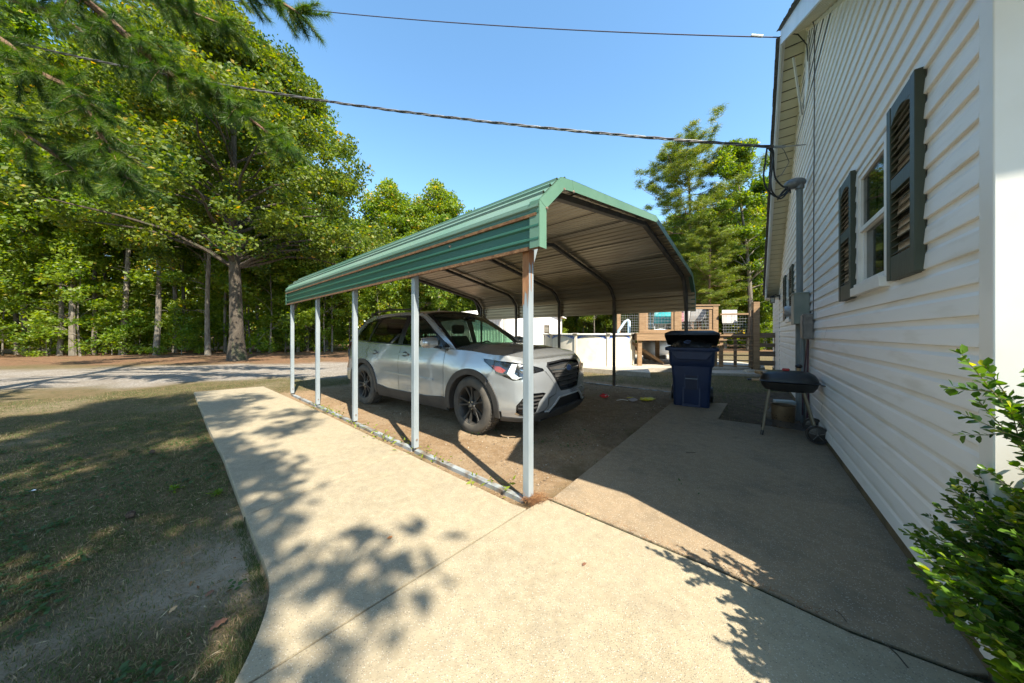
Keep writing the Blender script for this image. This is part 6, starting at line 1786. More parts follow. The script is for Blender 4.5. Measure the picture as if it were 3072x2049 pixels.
def pine_tree(h, tr, cb, cr, whorls, lm=needle_m, nl=.20, per=150, lean=(.3, .2)):
    tp = [Vector((lean[0] * math.sin(3 * t) * 1.0, lean[1] * t, h * t - (.15 if t == 0 else 0))) for t in [i / 14 for i in range(15)]]
    rad = [tr * (1 - .93 * i / 14) * (1 + .5 * math.exp(-i * 1.5)) for i in range(15)]
    mb = MB(); mb.tube(tp, rad, 9); C = []
    for k in range(whorls):
        t = cb / h + (1 - cb / h) * (k + rng.random()) / whorls; tt = (t - cb / h) / (1 - cb / h)
        L_ = cr * (.55 + .5 * rng.random()) * (.34 + .66 * math.sin(math.pi * min(1, .18 + tt * .74)) ** .7)
        a = rng.random() * 2 * math.pi; i = min(13, int(t * 14)); p0 = tp[i].lerp(tp[i + 1], t * 14 - i)
        p1 = p0 + Vector((L_ * math.cos(a), L_ * math.sin(a), L_ * (.30 * tt + .02 + .12 * rng.normal())))
        ln = smoothline(p0, p1, (0, 0, -.08 * L_), 7); mb.tube(ln, [max(.012, rad[i] * .34) * (1 - .12 * j) for j in range(7)], 5, cap=False)
        for j in range(2, 7):
            for s_ in range(2):
                o = Vector(rand_unit(1)[0]) * (.16 + .13 * L_); o.z = abs(o.z) * .5
                C.append(ln[j] + o * (1 if j < 6 else .5))
    C = np.array([tuple(c) for c in C]); n = len(C)
    rep = np.repeat(C, per, 0); d = rand_unit(len(rep)); d[:, 2] = d[:, 2] * .7 + .15
    base = rep + rand_unit(len(rep)) * rng.random((len(rep), 1)) * nl * 1.35 * np.array([[1, 1, .55]])
    s = np.cross(d, rand_unit(len(rep))); s /= np.linalg.norm(s, axis=1, keepdims=True)
    ln_ = nl * (.6 + .6 * rng.random((len(rep), 1))); w = .015
    V = np.stack([base + s * w, base - s * w, base + d * ln_], 1).reshape(-1, 3); F = np.arange(len(V)).reshape(-1, 3)
    ct = np.repeat(rng.normal(size=n) * .12, per)
    me = np_mesh('crown', V, F, lm, attr={'tint': ('FACE', np.clip(.5 + ct + rng.normal(size=len(rep)) * .2, 0, 1))})
    return mb.mesh('trunk', bark_pine, smooth=True), me

# ---- the big oak by the drive
oak = broadleaf(15.8, .29, 4.3, 6.7, 360, 330, .15, leaf_oak, bark_oakd, lean=(-.3, 0), shape=.52, clump_r=(.5, 1.0), flare=1.45, seg=16, limb_k=.30, aspect=.62, every=4)
plant_tree('oak_tree', 'broad oak with a thick dark trunk standing beside the gravel drive', oak, (-13.0, 14.4, -.05))

# ---- woods
V1 = broadleaf(19, .13, 6.5, 3.6, 62, 270, .215, leaf_wood, bark_pale, lean=(.9, .3), shape=.8, stubs=7)
V2 = broadleaf(17, .11, 4.6, 3.2, 60, 270, .215, leaf_wood, bark_pale, lean=(-.7, .5), shape=.7, stubs=6, tint0=.06)
V3 = broadleaf(21, .16, 7.5, 4.0, 66, 270, .22, leaf_wood, bark_oak, lean=(.2, -.8), shape=.8, stubs=8, tint0=-.06)
V4 = broadleaf(12, .12, 3.0, 3.3, 80, 400, .18, leaf_wood, bark_pale, lean=(.4, .4), shape=.6, stubs=3, tint0=.10)
V5 = broadleaf(6.8, .05, 1.0, 1.9, 40, 90, .18, leaf_young, bark_pale, lean=(.3, .2), shape=.6, trunk_segs=6, clump_r=(.35, .7), seg=6)
V6 = broadleaf(3.2, .03, .25, 1.3, 34, 130, .14, leaf_young, bark_pale, lean=(.1, .2), shape=.55, trunk_segs=5, clump_r=(.3, .5), seg=5, tint0=-.08)
V7 = broadleaf(15, .13, 8.0, 2.6, 50, 300, .21, leaf_wood, bark_pale, lean=(1.6, .2), shape=.8, stubs=9)
used = []
def edge_y(x):
    return float(np.interp(x, [-60, -44, -30, -22, -14, -7, -1, 5, 12, 19, 26, 34], [4, 8, 14.5, 17.8, 20.5, 23.5, 28, 31, 29, 25, 21, 14]))
def ok(x, y, d):
    for a, b in used:
        if (a - x) ** 2 + (b - y) ** 2 < d * d: return False
    used.append((x, y)); return True
n_t = 0
def where(x, y):
    u = 1175 + 700 * x / max(y, 1)
    for lim, w in ((-40, 'beyond the left edge'), (40, 'at the left edge'), (95, 'near the left edge'), (150, 'at the far left'), (240, 'far left of the oak'), (330, 'left of the oak'), (410, 'closer left of the oak'), (500, 'just left of the big oak trunk'), (660, 'right of the big oak'), (800, 'between the farthest carport posts'), (960, 'above the parked car'), (1150, 'behind the outbuilding roof'), (1320, 'behind the outbuilding wall'), (1480, 'behind the pool'), (1640, 'behind the pool deck'), (9999, 'between the deck and the house')):
        if u < lim: return w
SIZ = {}
def uniq(lb, x, y, sc):
    k = SIZ.get(lb, 0); SIZ[lb] = k + 1
    if k == 0: return lb
    return lb + (', taller', ', shorter', ', further right', ', further left', ', set back')[(k - 1) % 5]
ROWS = ('front row tree', 'second row tree', 'inner tree', 'hindmost tree')
LAB = {0: ('tall slender grey barked tree in the woods behind the gravel drive', 'tall grey trees in the woods'),
       1: ('leafy mid height tree in the woods beyond the carport and pool', 'leafy trees beyond the carport and pool'),
       2: ('thin pale trunked tree leaning in the shaded woods at the left', 'thin leaning trees in the woods')}
for row, (dep, cnt, dmin) in enumerate(((.8, 46, 1.4), (3.8, 34, 1.7))):
    for k in range(cnt):
        x = -52 + 86 * (k + rng.random() * .9) / cnt
        y = edge_y(x) + dep + rng.normal() * .9
        if x > 6 and y < 19: continue
        # right part must clear the house
        if not ok(x, y, dmin): continue
        left = x < -12.5 - .45 * (y - 20)
        if left:
            v = [V1, V2, V3, V7, V2, V1][int(rng.integers(0, 6))]; sc = .82 + .34 * rng.random()
            if x > -16: sc *= .85
            lab = LAB[2] if v is V7 else LAB[0]
        else:
            v = V4 if rng.random() < .75 else V2; sc = (.80 + .28 * rng.random()) * (1 if v is V4 else .62); lab = LAB[1]
        plant_tree('forest_tree', ('thin leaning pale ' if v is V7 else 'dark barked tall ' if v is V3 else 'short trunked leafy ' if v is V4 else 'forked grey ' if v is V2 else 'grey trunked leafy ') + ROWS[row] + ' ' + where(x, y), v, (x, y, -.1), lab[1], rng.random() * 6.28, sc, sc * (.9 + .2 * rng.random())); n_t += 1
# a few individually placed trunks that the photograph shows clearly
for (u, v_, Y, vv, sc, lb) in ((60, 808, 18.2, V3, .95, 'dark straight trunk at the far left edge of the woods'), (135, 808, 17.6, V1, .9, 'pale trunk rising left of the bright green saplings'), (213, 806, 18.6, V1, 1.0, 'second pale trunk, just behind the leaf strewn verge'),
                               (283, 806, 19.6, V2, 1.05, 'slim pale trunk between the verge and the oak'), (405, 806, 20.5, V7, 1.1, 'leaning slim trunk two trees left of the oak'), (474, 806, 19.5, V2, .95, 'slim trunk directly left of the big oak'),
                               (596, 806, 22.0, V1, .85, 'slim trunk directly right of the big oak'), (700, 804, 23.0, V2, .8, 'slim trunk behind the two farthest left carport posts')):
    p = at(u, 767, Y); plant_tree('forest_tree', lb, vv, (p.x, Y, -.1), 'single trunks seen against the woods', rng.random() * 6.28, sc)
ns = 0
for k in range(165):
    x = -50 + 82 * (k + rng.random()) / 165; y = edge_y(x) + (-.8 + 7.5 * rng.random() ** .8)
    if x > 6 and y < 18: continue
    big = rng.random() < .5
    plant_tree('sapling', ('bright green sapling ' if big else 'low leafy bush ') + ('before' if y < edge_y(x) + .6 else 'among' if y < edge_y(x) + 3 else 'behind') + ' the first trunks ' + where(x, y), V5 if big else V6, (x, y, -.1), 'saplings along the woods' if big else 'bushes at the foot of the woods', rng.random() * 6.28, .7 + .6 * rng.random(), cat='sapling' if big else 'bush')
# far wood seen as one mass behind the rows of trees
n = 210000
x = -75 + 125 * rng.random(n); ey = np.array([edge_y(a) for a in np.linspace(-75, 50, 200)]); y = np.interp(x, np.linspace(-75, 50, 200), ey) + 17 + 8 * rng.random(n)
lf = np.interp(x, [-75, -16, -4, 50], [18, 16, 10.5, 11])
z = lf * rng.random(n) ** 1.15 * (.78 + .35 * fbm(x, y * 0, .35, 9))
me = leaves_mesh('far_woods', np.stack([x, y, z], 1), np.float32(.50), leaf_wood, np.clip(.55 + .5 * fbm(x, z * 2, .5, 4) + rng.normal(size=n) * .15, 0, 1), .7)
o = mesh_obj('far_woods', me); o['kind'] = 'stuff'; o['label'] = 'dense green wood closing the view behind the trees'
# labels that several plants still share are told apart by their order across the picture
_by = {}
for o_ in COL.objects:
    if o_.parent is None and o_.name.startswith(('forest_tree', 'sapling')): _by.setdefault(o_['label'], []).append(o_)
ORD = ['leftmost', 'second from left', 'third from left', 'fourth from left', 'fifth from left', 'sixth from left', 'seventh from left', 'eighth from left', 'ninth from left', 'tenth from left', 'eleventh from left', 'twelfth from left', 'thirteenth from left', 'fourteenth from left', 'fifteenth from left', 'sixteenth from left']
for lb_, os_ in _by.items():
    if len(os_) > 1:
        os_.sort(key=lambda q: q.location.x / max(.5, q.location.y))
        for i_, q in enumerate(os_): q['label'] = lb_ + ', ' + (ORD[i_] if i_ < len(os_) - 1 and i_ < 16 else 'rightmost' if i_ == len(os_) - 1 else 'inner one')
# ---- tall pine and its neighbour beyond the pool
PN = pine_tree(16.6, .26, 5.0, 5.0, 96, nl=.34, per=140)
plant_tree('pine_tree', 'tall pine rising above the right end of the carport roof', PN, (14.6, 25.0, 0), rz=.6)
PN2 = broadleaf(15.5, .20, 4.5, 3.3, 75, 380, .17, leaf_wood, bark_oak, lean=(.6, .3), shape=.75, stubs=10, clump_r=(.45, .8))
plant_tree('oak_tree', 'slender dark trunked tree between the tall pine and the house eave', PN2, (17.6, 22.6, 0), rz=2.0)
plant_tree('pine_tree', 'shorter pine in front of the woods right of the pool deck', PN, (13.9, 21.5, 0), rz=3.9, sc=.50)

# ---- near pine at the upper left, trunk outside the frame
def near_pine():
    t = thing('near_pine', 'near pine reaching in from the upper left with drooping needled boughs', 'tree', (-9.6, 3.3, 0))
    O = Vector((9.6, -3.3, 0))
    mb = MB(); tp = [Vector((.12 * math.sin(i), .1 * math.cos(i * 1.3), i * 1.1 - .1)) for i in range(14)]; mb.tube(tp, [.24 * (1 - i * .06) + .08 * math.exp(-i) for i in range(14)], 14)
    mb.build('trunk', bark_pine, t, smooth=True)
    boughs = []
    P = lambda u, v, Y: at(u, v, Y) + O
    boughs.append([Vector((0, 0, 7.2)), P(-160, 20, 4.6), P(0, 92, 4.9), P(60, 150, 5.0), P(115, 180, 5.0), P(180, 215, 5.1), P(225, 300, 5.2), P(262, 360, 5.3), P(292, 412, 5.4)])
    boughs.append([Vector((0, 0, 9.2)), P(60, -150, 4.6), P(150, -40, 4.8), P(250, 45, 5.0), P(330, 118, 5.1), P(400, 175, 5.2), P(478, 198, 5.3), P(560, 262, 5.4), P(655, 335, 5.5)])
    boughs.append([Vector((0, 0, 10.0)), P(200, -320, 4.8), P(380, -160, 5.2), P(500, -70, 5.4), P(600, -20, 5.6), P(690, 32, 5.7)])
    boughs.append([Vector((0, 0, 9.6)), P(-100, -160, 5.2), P(120, -80, 5.6), P(300, -40, 5.9), P(420, 20, 6.0), P(520, 60, 6.1)])
    boughs.append([Vector((0, 0, 8.2)), P(-200, -60, 5.2), P(0, -10, 5.5), P(120, 30, 5.7), P(230, 100, 5.8)])
    boughs.append([Vector((0, 0, 6.4)), P(-260, 160, 5.0), P(-60, 250, 5.2), P(90, 330, 5.5), P(180, 400, 5.6)])
    boughs.append([Vector((0, 0, 8.0)), Vector((-1.2, -1.4, 7.9)), Vector((-2.4, -2.6, 7.5))]); boughs.append([Vector((0, 0, 7.0)), Vector((1.4, -1.5, 7.3)), Vector((2.9, -2.8, 7.2))]); boughs.append([Vector((0, 0, 9.5)), Vector((-1.4, 1.8, 9.8)), Vector((-2.4, 3.4, 9.6))])
    tufts = []; dirs = []
    br = MB()
    for bi, b in enumerate(boughs):
        L_ = [b[0]]
        for i in range(len(b) - 1):
            p0 = b[max(0, i - 1)]; p1 = b[i]; p2 = b[i + 1]; p3 = b[min(len(b) - 1, i + 2)]
            for k in range(1, 6):
                s_ = k / 5; L_.append(.5 * ((2 * p1) + (p2 - p0) * s_ + (2 * p0 - 5 * p1 + 4 * p2 - p3) * s_ * s_ + (3 * p1 - p0 - 3 * p2 + p3) * s_ ** 3))
        n = len(L_); m2 = MB(); m2.tube(L_, [.060 * (1 - i / n) ** .7 + .010 for i in range(n)], 8); m2.build('bough', bark_pine, t, smooth=True)
        start = int(n * .18)
        for i in range(start, n):
            f = (i - start) / (n - start)
            for k in range(3 if bi not in (2,) else 3):
                d = (L_[min(n - 1, i + 1)] - L_[i - 1]).normalized()
                s_ = Vector(rand_unit(1)[0]); s_ = (s_ - d * s_.dot(d)).normalized(); s_.z *= .55
                ln = (.30 + .5 * random.random()) * (1 - .45 * f) if bi != 0 else (.22 + .42 * random.random()) * (1 - .4 * f)
                e = L_[i] + s_ * ln + d * ln * .75 + Vector((0, 0, -.05))
                br.tube([L_[i], L_[i].lerp(e, .5) + Vector((0, 0, .03)), e], [.010, .007, .004], 4, cap=False)
                dd = (e - L_[i]).normalized()
                for q in (.45, .72, 1.0):
                    tufts.append(L_[i].lerp(e, q)); dirs.append(dd)
    br.build('twigs', bark_pine, t)['kind'] = 'stuff'
    C = np.array([tuple(c) for c in tufts]); D = np.array([tuple(c) for c in dirs]); per = 120; N_ = len(C) * per
    rep = np.repeat(C, per, 0); dr = np.repeat(D, per, 0)
    d = dr * .85 + rand_unit(N_) * .80; d[:, 2] += .08; d /= np.linalg.norm(d, axis=1, keepdims=True)
    base = rep - dr * rng.random((N_, 1)) * .16 + rand_unit(N_) * .01
    s_ = np.cross(d, rand_unit(N_)); s_ /= np.linalg.norm(s_, axis=1, keepdims=True)
    ln = .15 * (.7 + .5 * rng.random((N_, 1))); w = .0032
    V = np.stack([base + s_ * w, base - s_ * w, base + d * ln - np.array([[0, 0, .02]])], 1).reshape(-1, 3); F = np.arange(len(V)).reshape(-1, 3)
    ct = np.repeat(rng.normal(size=len(C)) * .13, per)
    me = np_mesh('needles', V, F, needle_near, attr={'tint': ('FACE', np.clip(.45 + ct + rng.normal(size=N_) * .2, 0, 1))})
    mesh_obj('needles', me, t)
near_pine()
# trees behind the photographer that throw the dappled shade on lawn and walk
_keep = rng; rng = np.random.default_rng(5)
SH1 = broadleaf(15.5, .20, 4.0, 3.3, 175, 110, .16, leaf_oak, bark_oak, lean=(.2, .1), shape=.7, clump_r=(.32, .66))
SH2 = broadleaf(9.6, .12, 4.2, 1.75, 60, 120, .15, leaf_oak, bark_oak, lean=(.2, .1), shape=.7, clump_r=(.28, .55))
rng = _keep
plant_tree('oak_tree', 'oak standing behind the lawn whose shade dapples the walkway', SH1, (-.10, -5.45, -.1))
plant_tree('oak_tree', 'small oak on the near side of the walkway', SH2, (.80, -4.3, -.1))
plant_tree('oak_tree', 'second small oak on the near side of the lawn', SH2, (-3.4, -3.6, -.1), rz=2.2, sc=.9)
plant_tree('oak_tree', 'third small oak farther along the near side of the lawn', SH2, (-5.9, -2.4, -.1), rz=4.0, sc=.95)
plant_tree('forest_tree', 'slender tree at the near side of the lawn', V1, (-12.5, -1.0, -.1), None, 2.0, .75)

# ---------------------------------------------------------------- box bush by the corner
def box_bush():
    t = thing('box_bush', 'glossy green box bush growing against the house corner', 'bush', (1.80, .60, -.06))
    br = MB(); P = []; Dd = []; N_ = []
    def twig(o, e, r0, dens=.0105, start=.12):
        d = (e - o); ln = d.length; d.normalize()
        mid = o.lerp(e, .5) + Vector((0, 0, -.05 * ln)) + Vector(rand_unit(1)[0]) * .03 * ln; br.tube([o, mid, e], [r0, r0 * .65, r0 * .3], 5, cap=False)
        n = int(ln / dens)
        for j in range(int(n * start), n + 1):
            f = j / n; p = o.lerp(mid, f * 2) if f < .5 else mid.lerp(e, f * 2 - 1)
            ax = d.cross(Vector((0, 0, 1)) if j % 2 else Vector((.8, .3, .2))).normalized()
            for s_ in (-1, 1):
                P.append(p); Dd.append((ax * s_ * .8 + d * .65 + Vector(rand_unit(1)[0]) * .35).normalized()); N_.append(f)
        P.append(e); Dd.append(d); N_.append(1.)
    def shell(a, el, k=1.0):
        lump = 1 + .12 * math.sin(a * 3 + 1) * math.cos(el * 4) + .08 * math.sin(a * 7 + el * 5)
        if el < .1: k = k * (1 - .30 * min(1, (.1 - el) / .7))
        return Vector((.62 * math.cos(a) * math.cos(el) * k * lump, .52 * math.sin(a) * math.cos(el) * k * lump, .48 + .60 * math.sin(el) * k * lump))
    for k in range(1900):
        a = rng.random() * 2 * math.pi; el = math.asin(-.75 + 1.72 * rng.random())
        e = shell(a, el, .82 + .24 * rng.random()); o = shell(a + .25 * rng.normal(), el * .9 - .10, .42 + .2 * rng.random())
        if e.z < .03 or (e.x < -.1 and e.z > .98): continue
        o.z = max(.04, o.z - .08); twig(o, e, .0028)
    for k in range(26):
        a = rng.random() * 2 * math.pi; el = .15 + 1.2 * rng.random(); e = shell(a, el, 1.08 + .10 * rng.random()); twig(shell(a, el, .7), e, .003, start=.0)
    # taller sprays behind, by the wall
    for (ex, ey, ez) in ((-.50, .28, 1.22), (-.40, .22, 1.16), (-.34, .34, 1.18), (-.26, .20, 1.26), (-.42, .30, 1.08), (-.33, .14, 1.10), (-.2, .30, 1.18), (-.22, .05, 1.05), (-.08, .2, 1.25)):
        e = Vector((ex, ey, ez)); o = Vector((ex * .35, ey * .4, .55)); twig(o, e, .004, start=.25)
        for q in range(6):
            m = o.lerp(e, .35 + .1 * q); twig(m, m + Vector(rand_unit(1)[0]) * .10 + Vector((-.03, 0, .06)), .002, start=0)
    for k in range(14):
        a = rng.random() * 6.28; br.tube([(.03 * math.cos(a), .03 * math.sin(a), 0), (.2 * math.cos(a), .2 * math.sin(a), .3), (.3 * math.cos(a), .3 * math.sin(a), .55)], [.012, .009, .005], 6)
    P = np.array([tuple(p) for p in P]); D = np.array([tuple(p) for p in Dd]); f = np.array(N_)
    n = len(P); up = rand_unit(n) * .6 + np.array([[0, 0, 1]]); nr = up - D * (up * D).sum(1, keepdims=True); nr /= np.linalg.norm(nr, axis=1, keepdims=True)
    s_ = np.cross(nr, D); L_ = .025 * (.55 + .75 * rng.random((n, 1))); w = L_ * (.30 + .08 * rng.random((n, 1))); cu = nr * L_ * .10 * rng.normal(size=(n, 1))
    ring = [P + D * L_ * .06, P + D * L_ * .35 + s_ * w * .9 + nr * w * .25, P + D * L_ * .72 + s_ * w * .95 + nr * w * .3 + cu * .6, P + D * L_ + cu, P + D * L_ * .72 - s_ * w * .95 + nr * w * .3 + cu * .6, P + D * L_ * .35 - s_ * w * .9 + nr * w * .25]
    V = np.stack(ring, 1).reshape(-1, 3); i = np.arange(n)[:, None] * 6
    F = np.concatenate([i + np.array([[0, 1, 2, 3]]), i + np.array([[0, 3, 4, 5]])], 1).reshape(-1, 4)
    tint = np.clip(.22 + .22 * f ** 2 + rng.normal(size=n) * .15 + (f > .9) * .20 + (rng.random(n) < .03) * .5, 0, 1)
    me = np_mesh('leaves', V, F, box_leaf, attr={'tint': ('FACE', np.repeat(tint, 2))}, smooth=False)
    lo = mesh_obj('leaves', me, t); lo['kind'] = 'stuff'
    br.build('stems', mat('box_stem', (.10, .085, .035), (.17, .16, .06), 10, .7), t, smooth=True)
box_bush()
# ================================================================ lawn, weeds, fallen leaves
grass_m = leaf_mat('grass_blades', (.020, .040, .010), (.080, .110, .026), (.25, .19, .10), ty=.66, trans=.3, rough=.6)
def scatter_ok(x, y):
    return (dpoly(x, y, whole_left) > .02)
def blades(name, n, rmax, region, h, w, seed, label, dens=None):
    """grass : one bent blade of two triangles each, denser near the lens"""
    r_ = 1.0 + (rmax - 1.0) * rng.random(n) ** 1.35; a = region[0] + (region[1] - region[0]) * rng.random(n)
    x = r_ * np.cos(a); y = r_ * np.sin(a)
    cf, dr, li, sa, nw = zones(x, y)
    den = sstep(fbm(x, y, 2.1, 21) * .6 + fbm(x, y, .6, 22) * .4, .34, .60)
    keep = (dpoly(x, y, whole_left) > .015) & (rng.random(n) < (den * .8 + .20) * (1 - .75 * sa) * (1 - dr) * (1 - .93 * cf) * (1 - li) * (1 - .8 * nw)) & ~inpoly(x, y, [P2(q) for q in [Vector(v + (0,)) for v in sw]])
    x, y = x[keep], y[keep]; n = len(x); z = ground_z(x, y) - .004
    th = rng.random(n) * 6.283; ln = h * (.45 + .9 * rng.random(n)); tilt = .25 + .75 * rng.random(n); ww = w * (.6 + .8 * rng.random(n)) * (1 + .08 * np.hypot(x, y))
    dx, dy = np.cos(th), np.sin(th); px, py = -dy, dx
    b0 = np.stack([x - px * ww, y - py * ww, z], 1); b1 = np.stack([x + px * ww, y + py * ww, z], 1)
    m0 = np.stack([x + dx * ln * tilt * .45 - px * ww * .7, y + dy * ln * tilt * .45 - py * ww * .7, z + ln * .55], 1)
    m1 = np.stack([x + dx * ln * tilt * .45 + px * ww * .7, y + dy * ln * tilt * .45 + py * ww * .7, z + ln * .55], 1)
    tp = np.stack([x + dx * ln * tilt, y + dy * ln * tilt, z + ln * (1 - .55 * tilt)], 1)
    V = np.stack([b0, b1, m1, m0, tp], 1).reshape(-1, 3); i = np.arange(n)[:, None] * 5
    F = np.concatenate([i + np.array([[0, 1, 2]]), i + np.array([[0, 2, 3]]), i + np.array([[3, 2, 4]])], 1).reshape(-1, 3)
    tint = np.clip(.15 + .45 * fbm(x, y, 1.3, 31) + rng.random(n) * .35 + (rng.random(n) < .18) * .5, 0, 1)
    me = np_mesh(name, V, F, grass_m, attr={'tint': ('FACE', np.repeat(tint, 3))})
    o = mesh_obj(name, me); o['kind'] = 'stuff'; o['label'] = label
blades('grass', 330000, 11.0, (R(118), R(172)), .027, .0011, 1, 'short thin grass growing in patches over bare earth')
blades('grass', 60000, 12.5, (R(40), R(78)), .040, .0020, 2, 'short grass between the carport and the pool slab')
blades('grass', 26000, 5.0, (R(60), R(112)), .030, .0018, 3, 'sparse grass sprouting on the carport earth')
# longer grass leaning over the edge of the walk
def edge_grass(n):
    k = rng.integers(0, len(le) - 1, n); t = rng.random(n); A = np.array(le); p = A[k] * (1 - t[:, None]) + A[k + 1] * t[:, None]
    d = A[k + 1] - A[k]; d /= np.linalg.norm(d, axis=1, keepdims=True); out = np.stack([d[:, 1], -d[:, 0]], 1)
    out *= np.sign((out * (p - np.array([[0., 3.]]))).sum(1))[:, None]
    keep = rng.random(n) < sstep(fbm(p[:, 0], p[:, 1], 4.0, 61), .38, .62); p, out = p[keep], out[keep]; n = len(p)
    q = p + out * (.012 + .05 * rng.random((n, 1)) ** 1.5); z = ground_z(q[:, 0], q[:, 1]); th = rng.random(n) * 6.283; ln = .02 + .035 * rng.random(n); w = .0011
    V = np.stack([np.stack([q[:, 0] - w * np.sin(th), q[:, 1] + w * np.cos(th), z], 1), np.stack([q[:, 0] + w * np.sin(th), q[:, 1] - w * np.cos(th), z], 1),
                  np.stack([q[:, 0] + ln * .6 * np.cos(th), q[:, 1] + ln * .6 * np.sin(th), z + ln * .8], 1)], 1).reshape(-1, 3)
    o = mesh_obj('edge_grass', np_mesh('edge_grass', V, np.arange(len(V)).reshape(-1, 3), grass_m, attr={'tint': ('FACE', rng.random(n) * .8)})); o['kind'] = 'stuff'; o['label'] = 'longer grass leaning against the walkway edge'
edge_grass(3600)
# broad leaved weeds
def weeds(n, rmax, region, name='weeds', dens=.5, size=.026):
    r_ = 1.05 + (rmax - 1.05) * rng.random(n) ** 1.2; a = region[0] + (region[1] - region[0]) * rng.random(n); x = r_ * np.cos(a); y = r_ * np.sin(a)
    cf, dr, li, sa, nw = zones(x, y)
    k = (dpoly(x, y, whole_left) > .03) & (rng.random(n) < (1 - dr) * (1 - .5 * sa)) & (fbm(x, y, 1.4, 41) > dens)
    x, y = x[k], y[k]; P = []; T = []
    for xx, yy in zip(x, y):
        m = int(rng.integers(3, 9)); t0 = rng.random() * .4
        zz = float(ground_z(np.array([xx]), np.array([yy]))[0])
        for q in range(m):
            a_ = rng.random() * 6.28; r2 = .005 + .035 * rng.random(); P.append((xx + r2 * math.cos(a_), yy + r2 * math.sin(a_), zz + .012 + .022 * rng.random())); T.append(.25 + t0 + rng.random() * .25)
    me = leaves_mesh(name, np.array(P), size, leaf_mat('weed_leaf_' + name, (.014, .036, .009), (.05, .095, .022), (.25, .25, .06), trans=.3), np.array(T), .62, upbias=1.6)
    o = mesh_obj(name, me); o['kind'] = 'stuff'; o['label'] = 'small broad leaved weeds'
weeds(3200, 7.0, (R(122), R(170)), dens=.47)
weeds(500, 4.2, (R(58), R(100)), 'ground_ivy', .55, .024)
# weeds along the carport base rail and in the joint
P = []; T = []
for k in range(430):
    l_ = rng.random() * 4.6; c_ = .5 + .5 * math.sin(l_ * 5.0 + 1) * math.sin(l_ * 2.3)
    if rng.random() > c_: continue
    p = cpl(-.03 + .10 * rng.normal() * .5 + (.06 if rng.random() < .5 else -.03), l_); 
    P.append((p.x, p.y, .0 + .025 * rng.random())); T.append(.4 + .4 * rng.random())
me = leaves_mesh('rail_weeds', np.array(P), .042, leaf_young, np.array(T), .4, upbias=.4); o = mesh_obj('rail_weeds', me); o['kind'] = 'stuff'; o['label'] = 'small weeds sprouting along the carport base rail'
# pine straw gathered at the foot of the corner post
straw = leaf_mat('pine_straw', (.10, .042, .016), (.26, .125, .05), (.38, .24, .11), trans=.1, rough=.8)
def straw_pile(name, C, n, spread, ln, w, label):
    c = np.array(C)[rng.integers(0, len(C), n)]
    p = c + np.stack([rng.normal(size=n) * spread, rng.normal(size=n) * spread, .004 + np.abs(rng.normal(size=n)) * .012], 1)
    th = rng.random(n) * 6.283; d = np.stack([np.cos(th), np.sin(th), rng.normal(size=n) * .18], 1); s_ = np.stack([-np.sin(th), np.cos(th), np.zeros(n)], 1)
    L_ = ln * (.5 + rng.random((n, 1))); V = np.stack([p - s_ * w, p + s_ * w, p + d * L_ + s_ * w * .6, p + d * L_ - s_ * w * .6], 1).reshape(-1, 3)
    me = np_mesh(name, V, np.arange(len(V)).reshape(-1, 4), straw, attr={'tint': ('FACE', rng.random(n))}); o = mesh_obj(name, me); o['kind'] = 'stuff'; o['label'] = label
pc = cpl(.02, -.06)
straw_pile('pine_straw', [(pc.x - .02, pc.y - .01, 0), (pc.x + .05, pc.y + .02, 0), (pc.x + .0, pc.y + .03, 0)], 420, .028, .05, .0012, 'brown pine straw heaped round the foot of the corner post')
# crumbs and grit in the joints, twigs and small leaves on the concrete
C = []
for a, b in zip([jc0, jc1, jc2][:-1], [jc0, jc1, jc2][1:]):
    for i in range(30): t = i / 30; C.append((a[0] + (b[0] - a[0]) * t, a[1] + (b[1] - a[1]) * t, 0))
straw_pile('joint_debris', C, 260, .008, .022, .0010, 'needle scraps caught in the joint of the walk')
# fallen leaves and needles on the lawn
def litter(n, region, rmax, size, m, label, name, z0=.006, asp=.45):
    r_ = 1.05 + (rmax - 1.05) * rng.random(n) ** 1.1; a = region[0] + (region[1] - region[0]) * rng.random(n); x = r_ * np.cos(a); y = r_ * np.sin(a)
    k = dpoly(x, y, whole_left) > .02; x, y = x[k], y[k]; z = ground_z(x, y) + z0
    me = leaves_mesh(name, np.stack([x, y, z], 1), size, m, rng.random(len(x)), asp, upbias=2.2); o = mesh_obj(name, me); o['kind'] = 'stuff'; o['label'] = label
dry = leaf_mat('dry_leaves', (.09, .042, .018), (.26, .14, .06), (.40, .27, .12), trans=.1, rough=.8)
litter(300, (R(118), R(172)), 8.0, .03, dry, 'dry brown leaves scattered on the lawn', 'fallen_leaves')
litter(16000, (R(118), R(172)), 6.0, .035, leaf_mat('thatch', (.15, .10, .05), (.32, .24, .13), (.44, .36, .22), trans=.1, rough=.9), 'dry straw bits lying in the lawn', 'dry_thatch', .001, .13) 
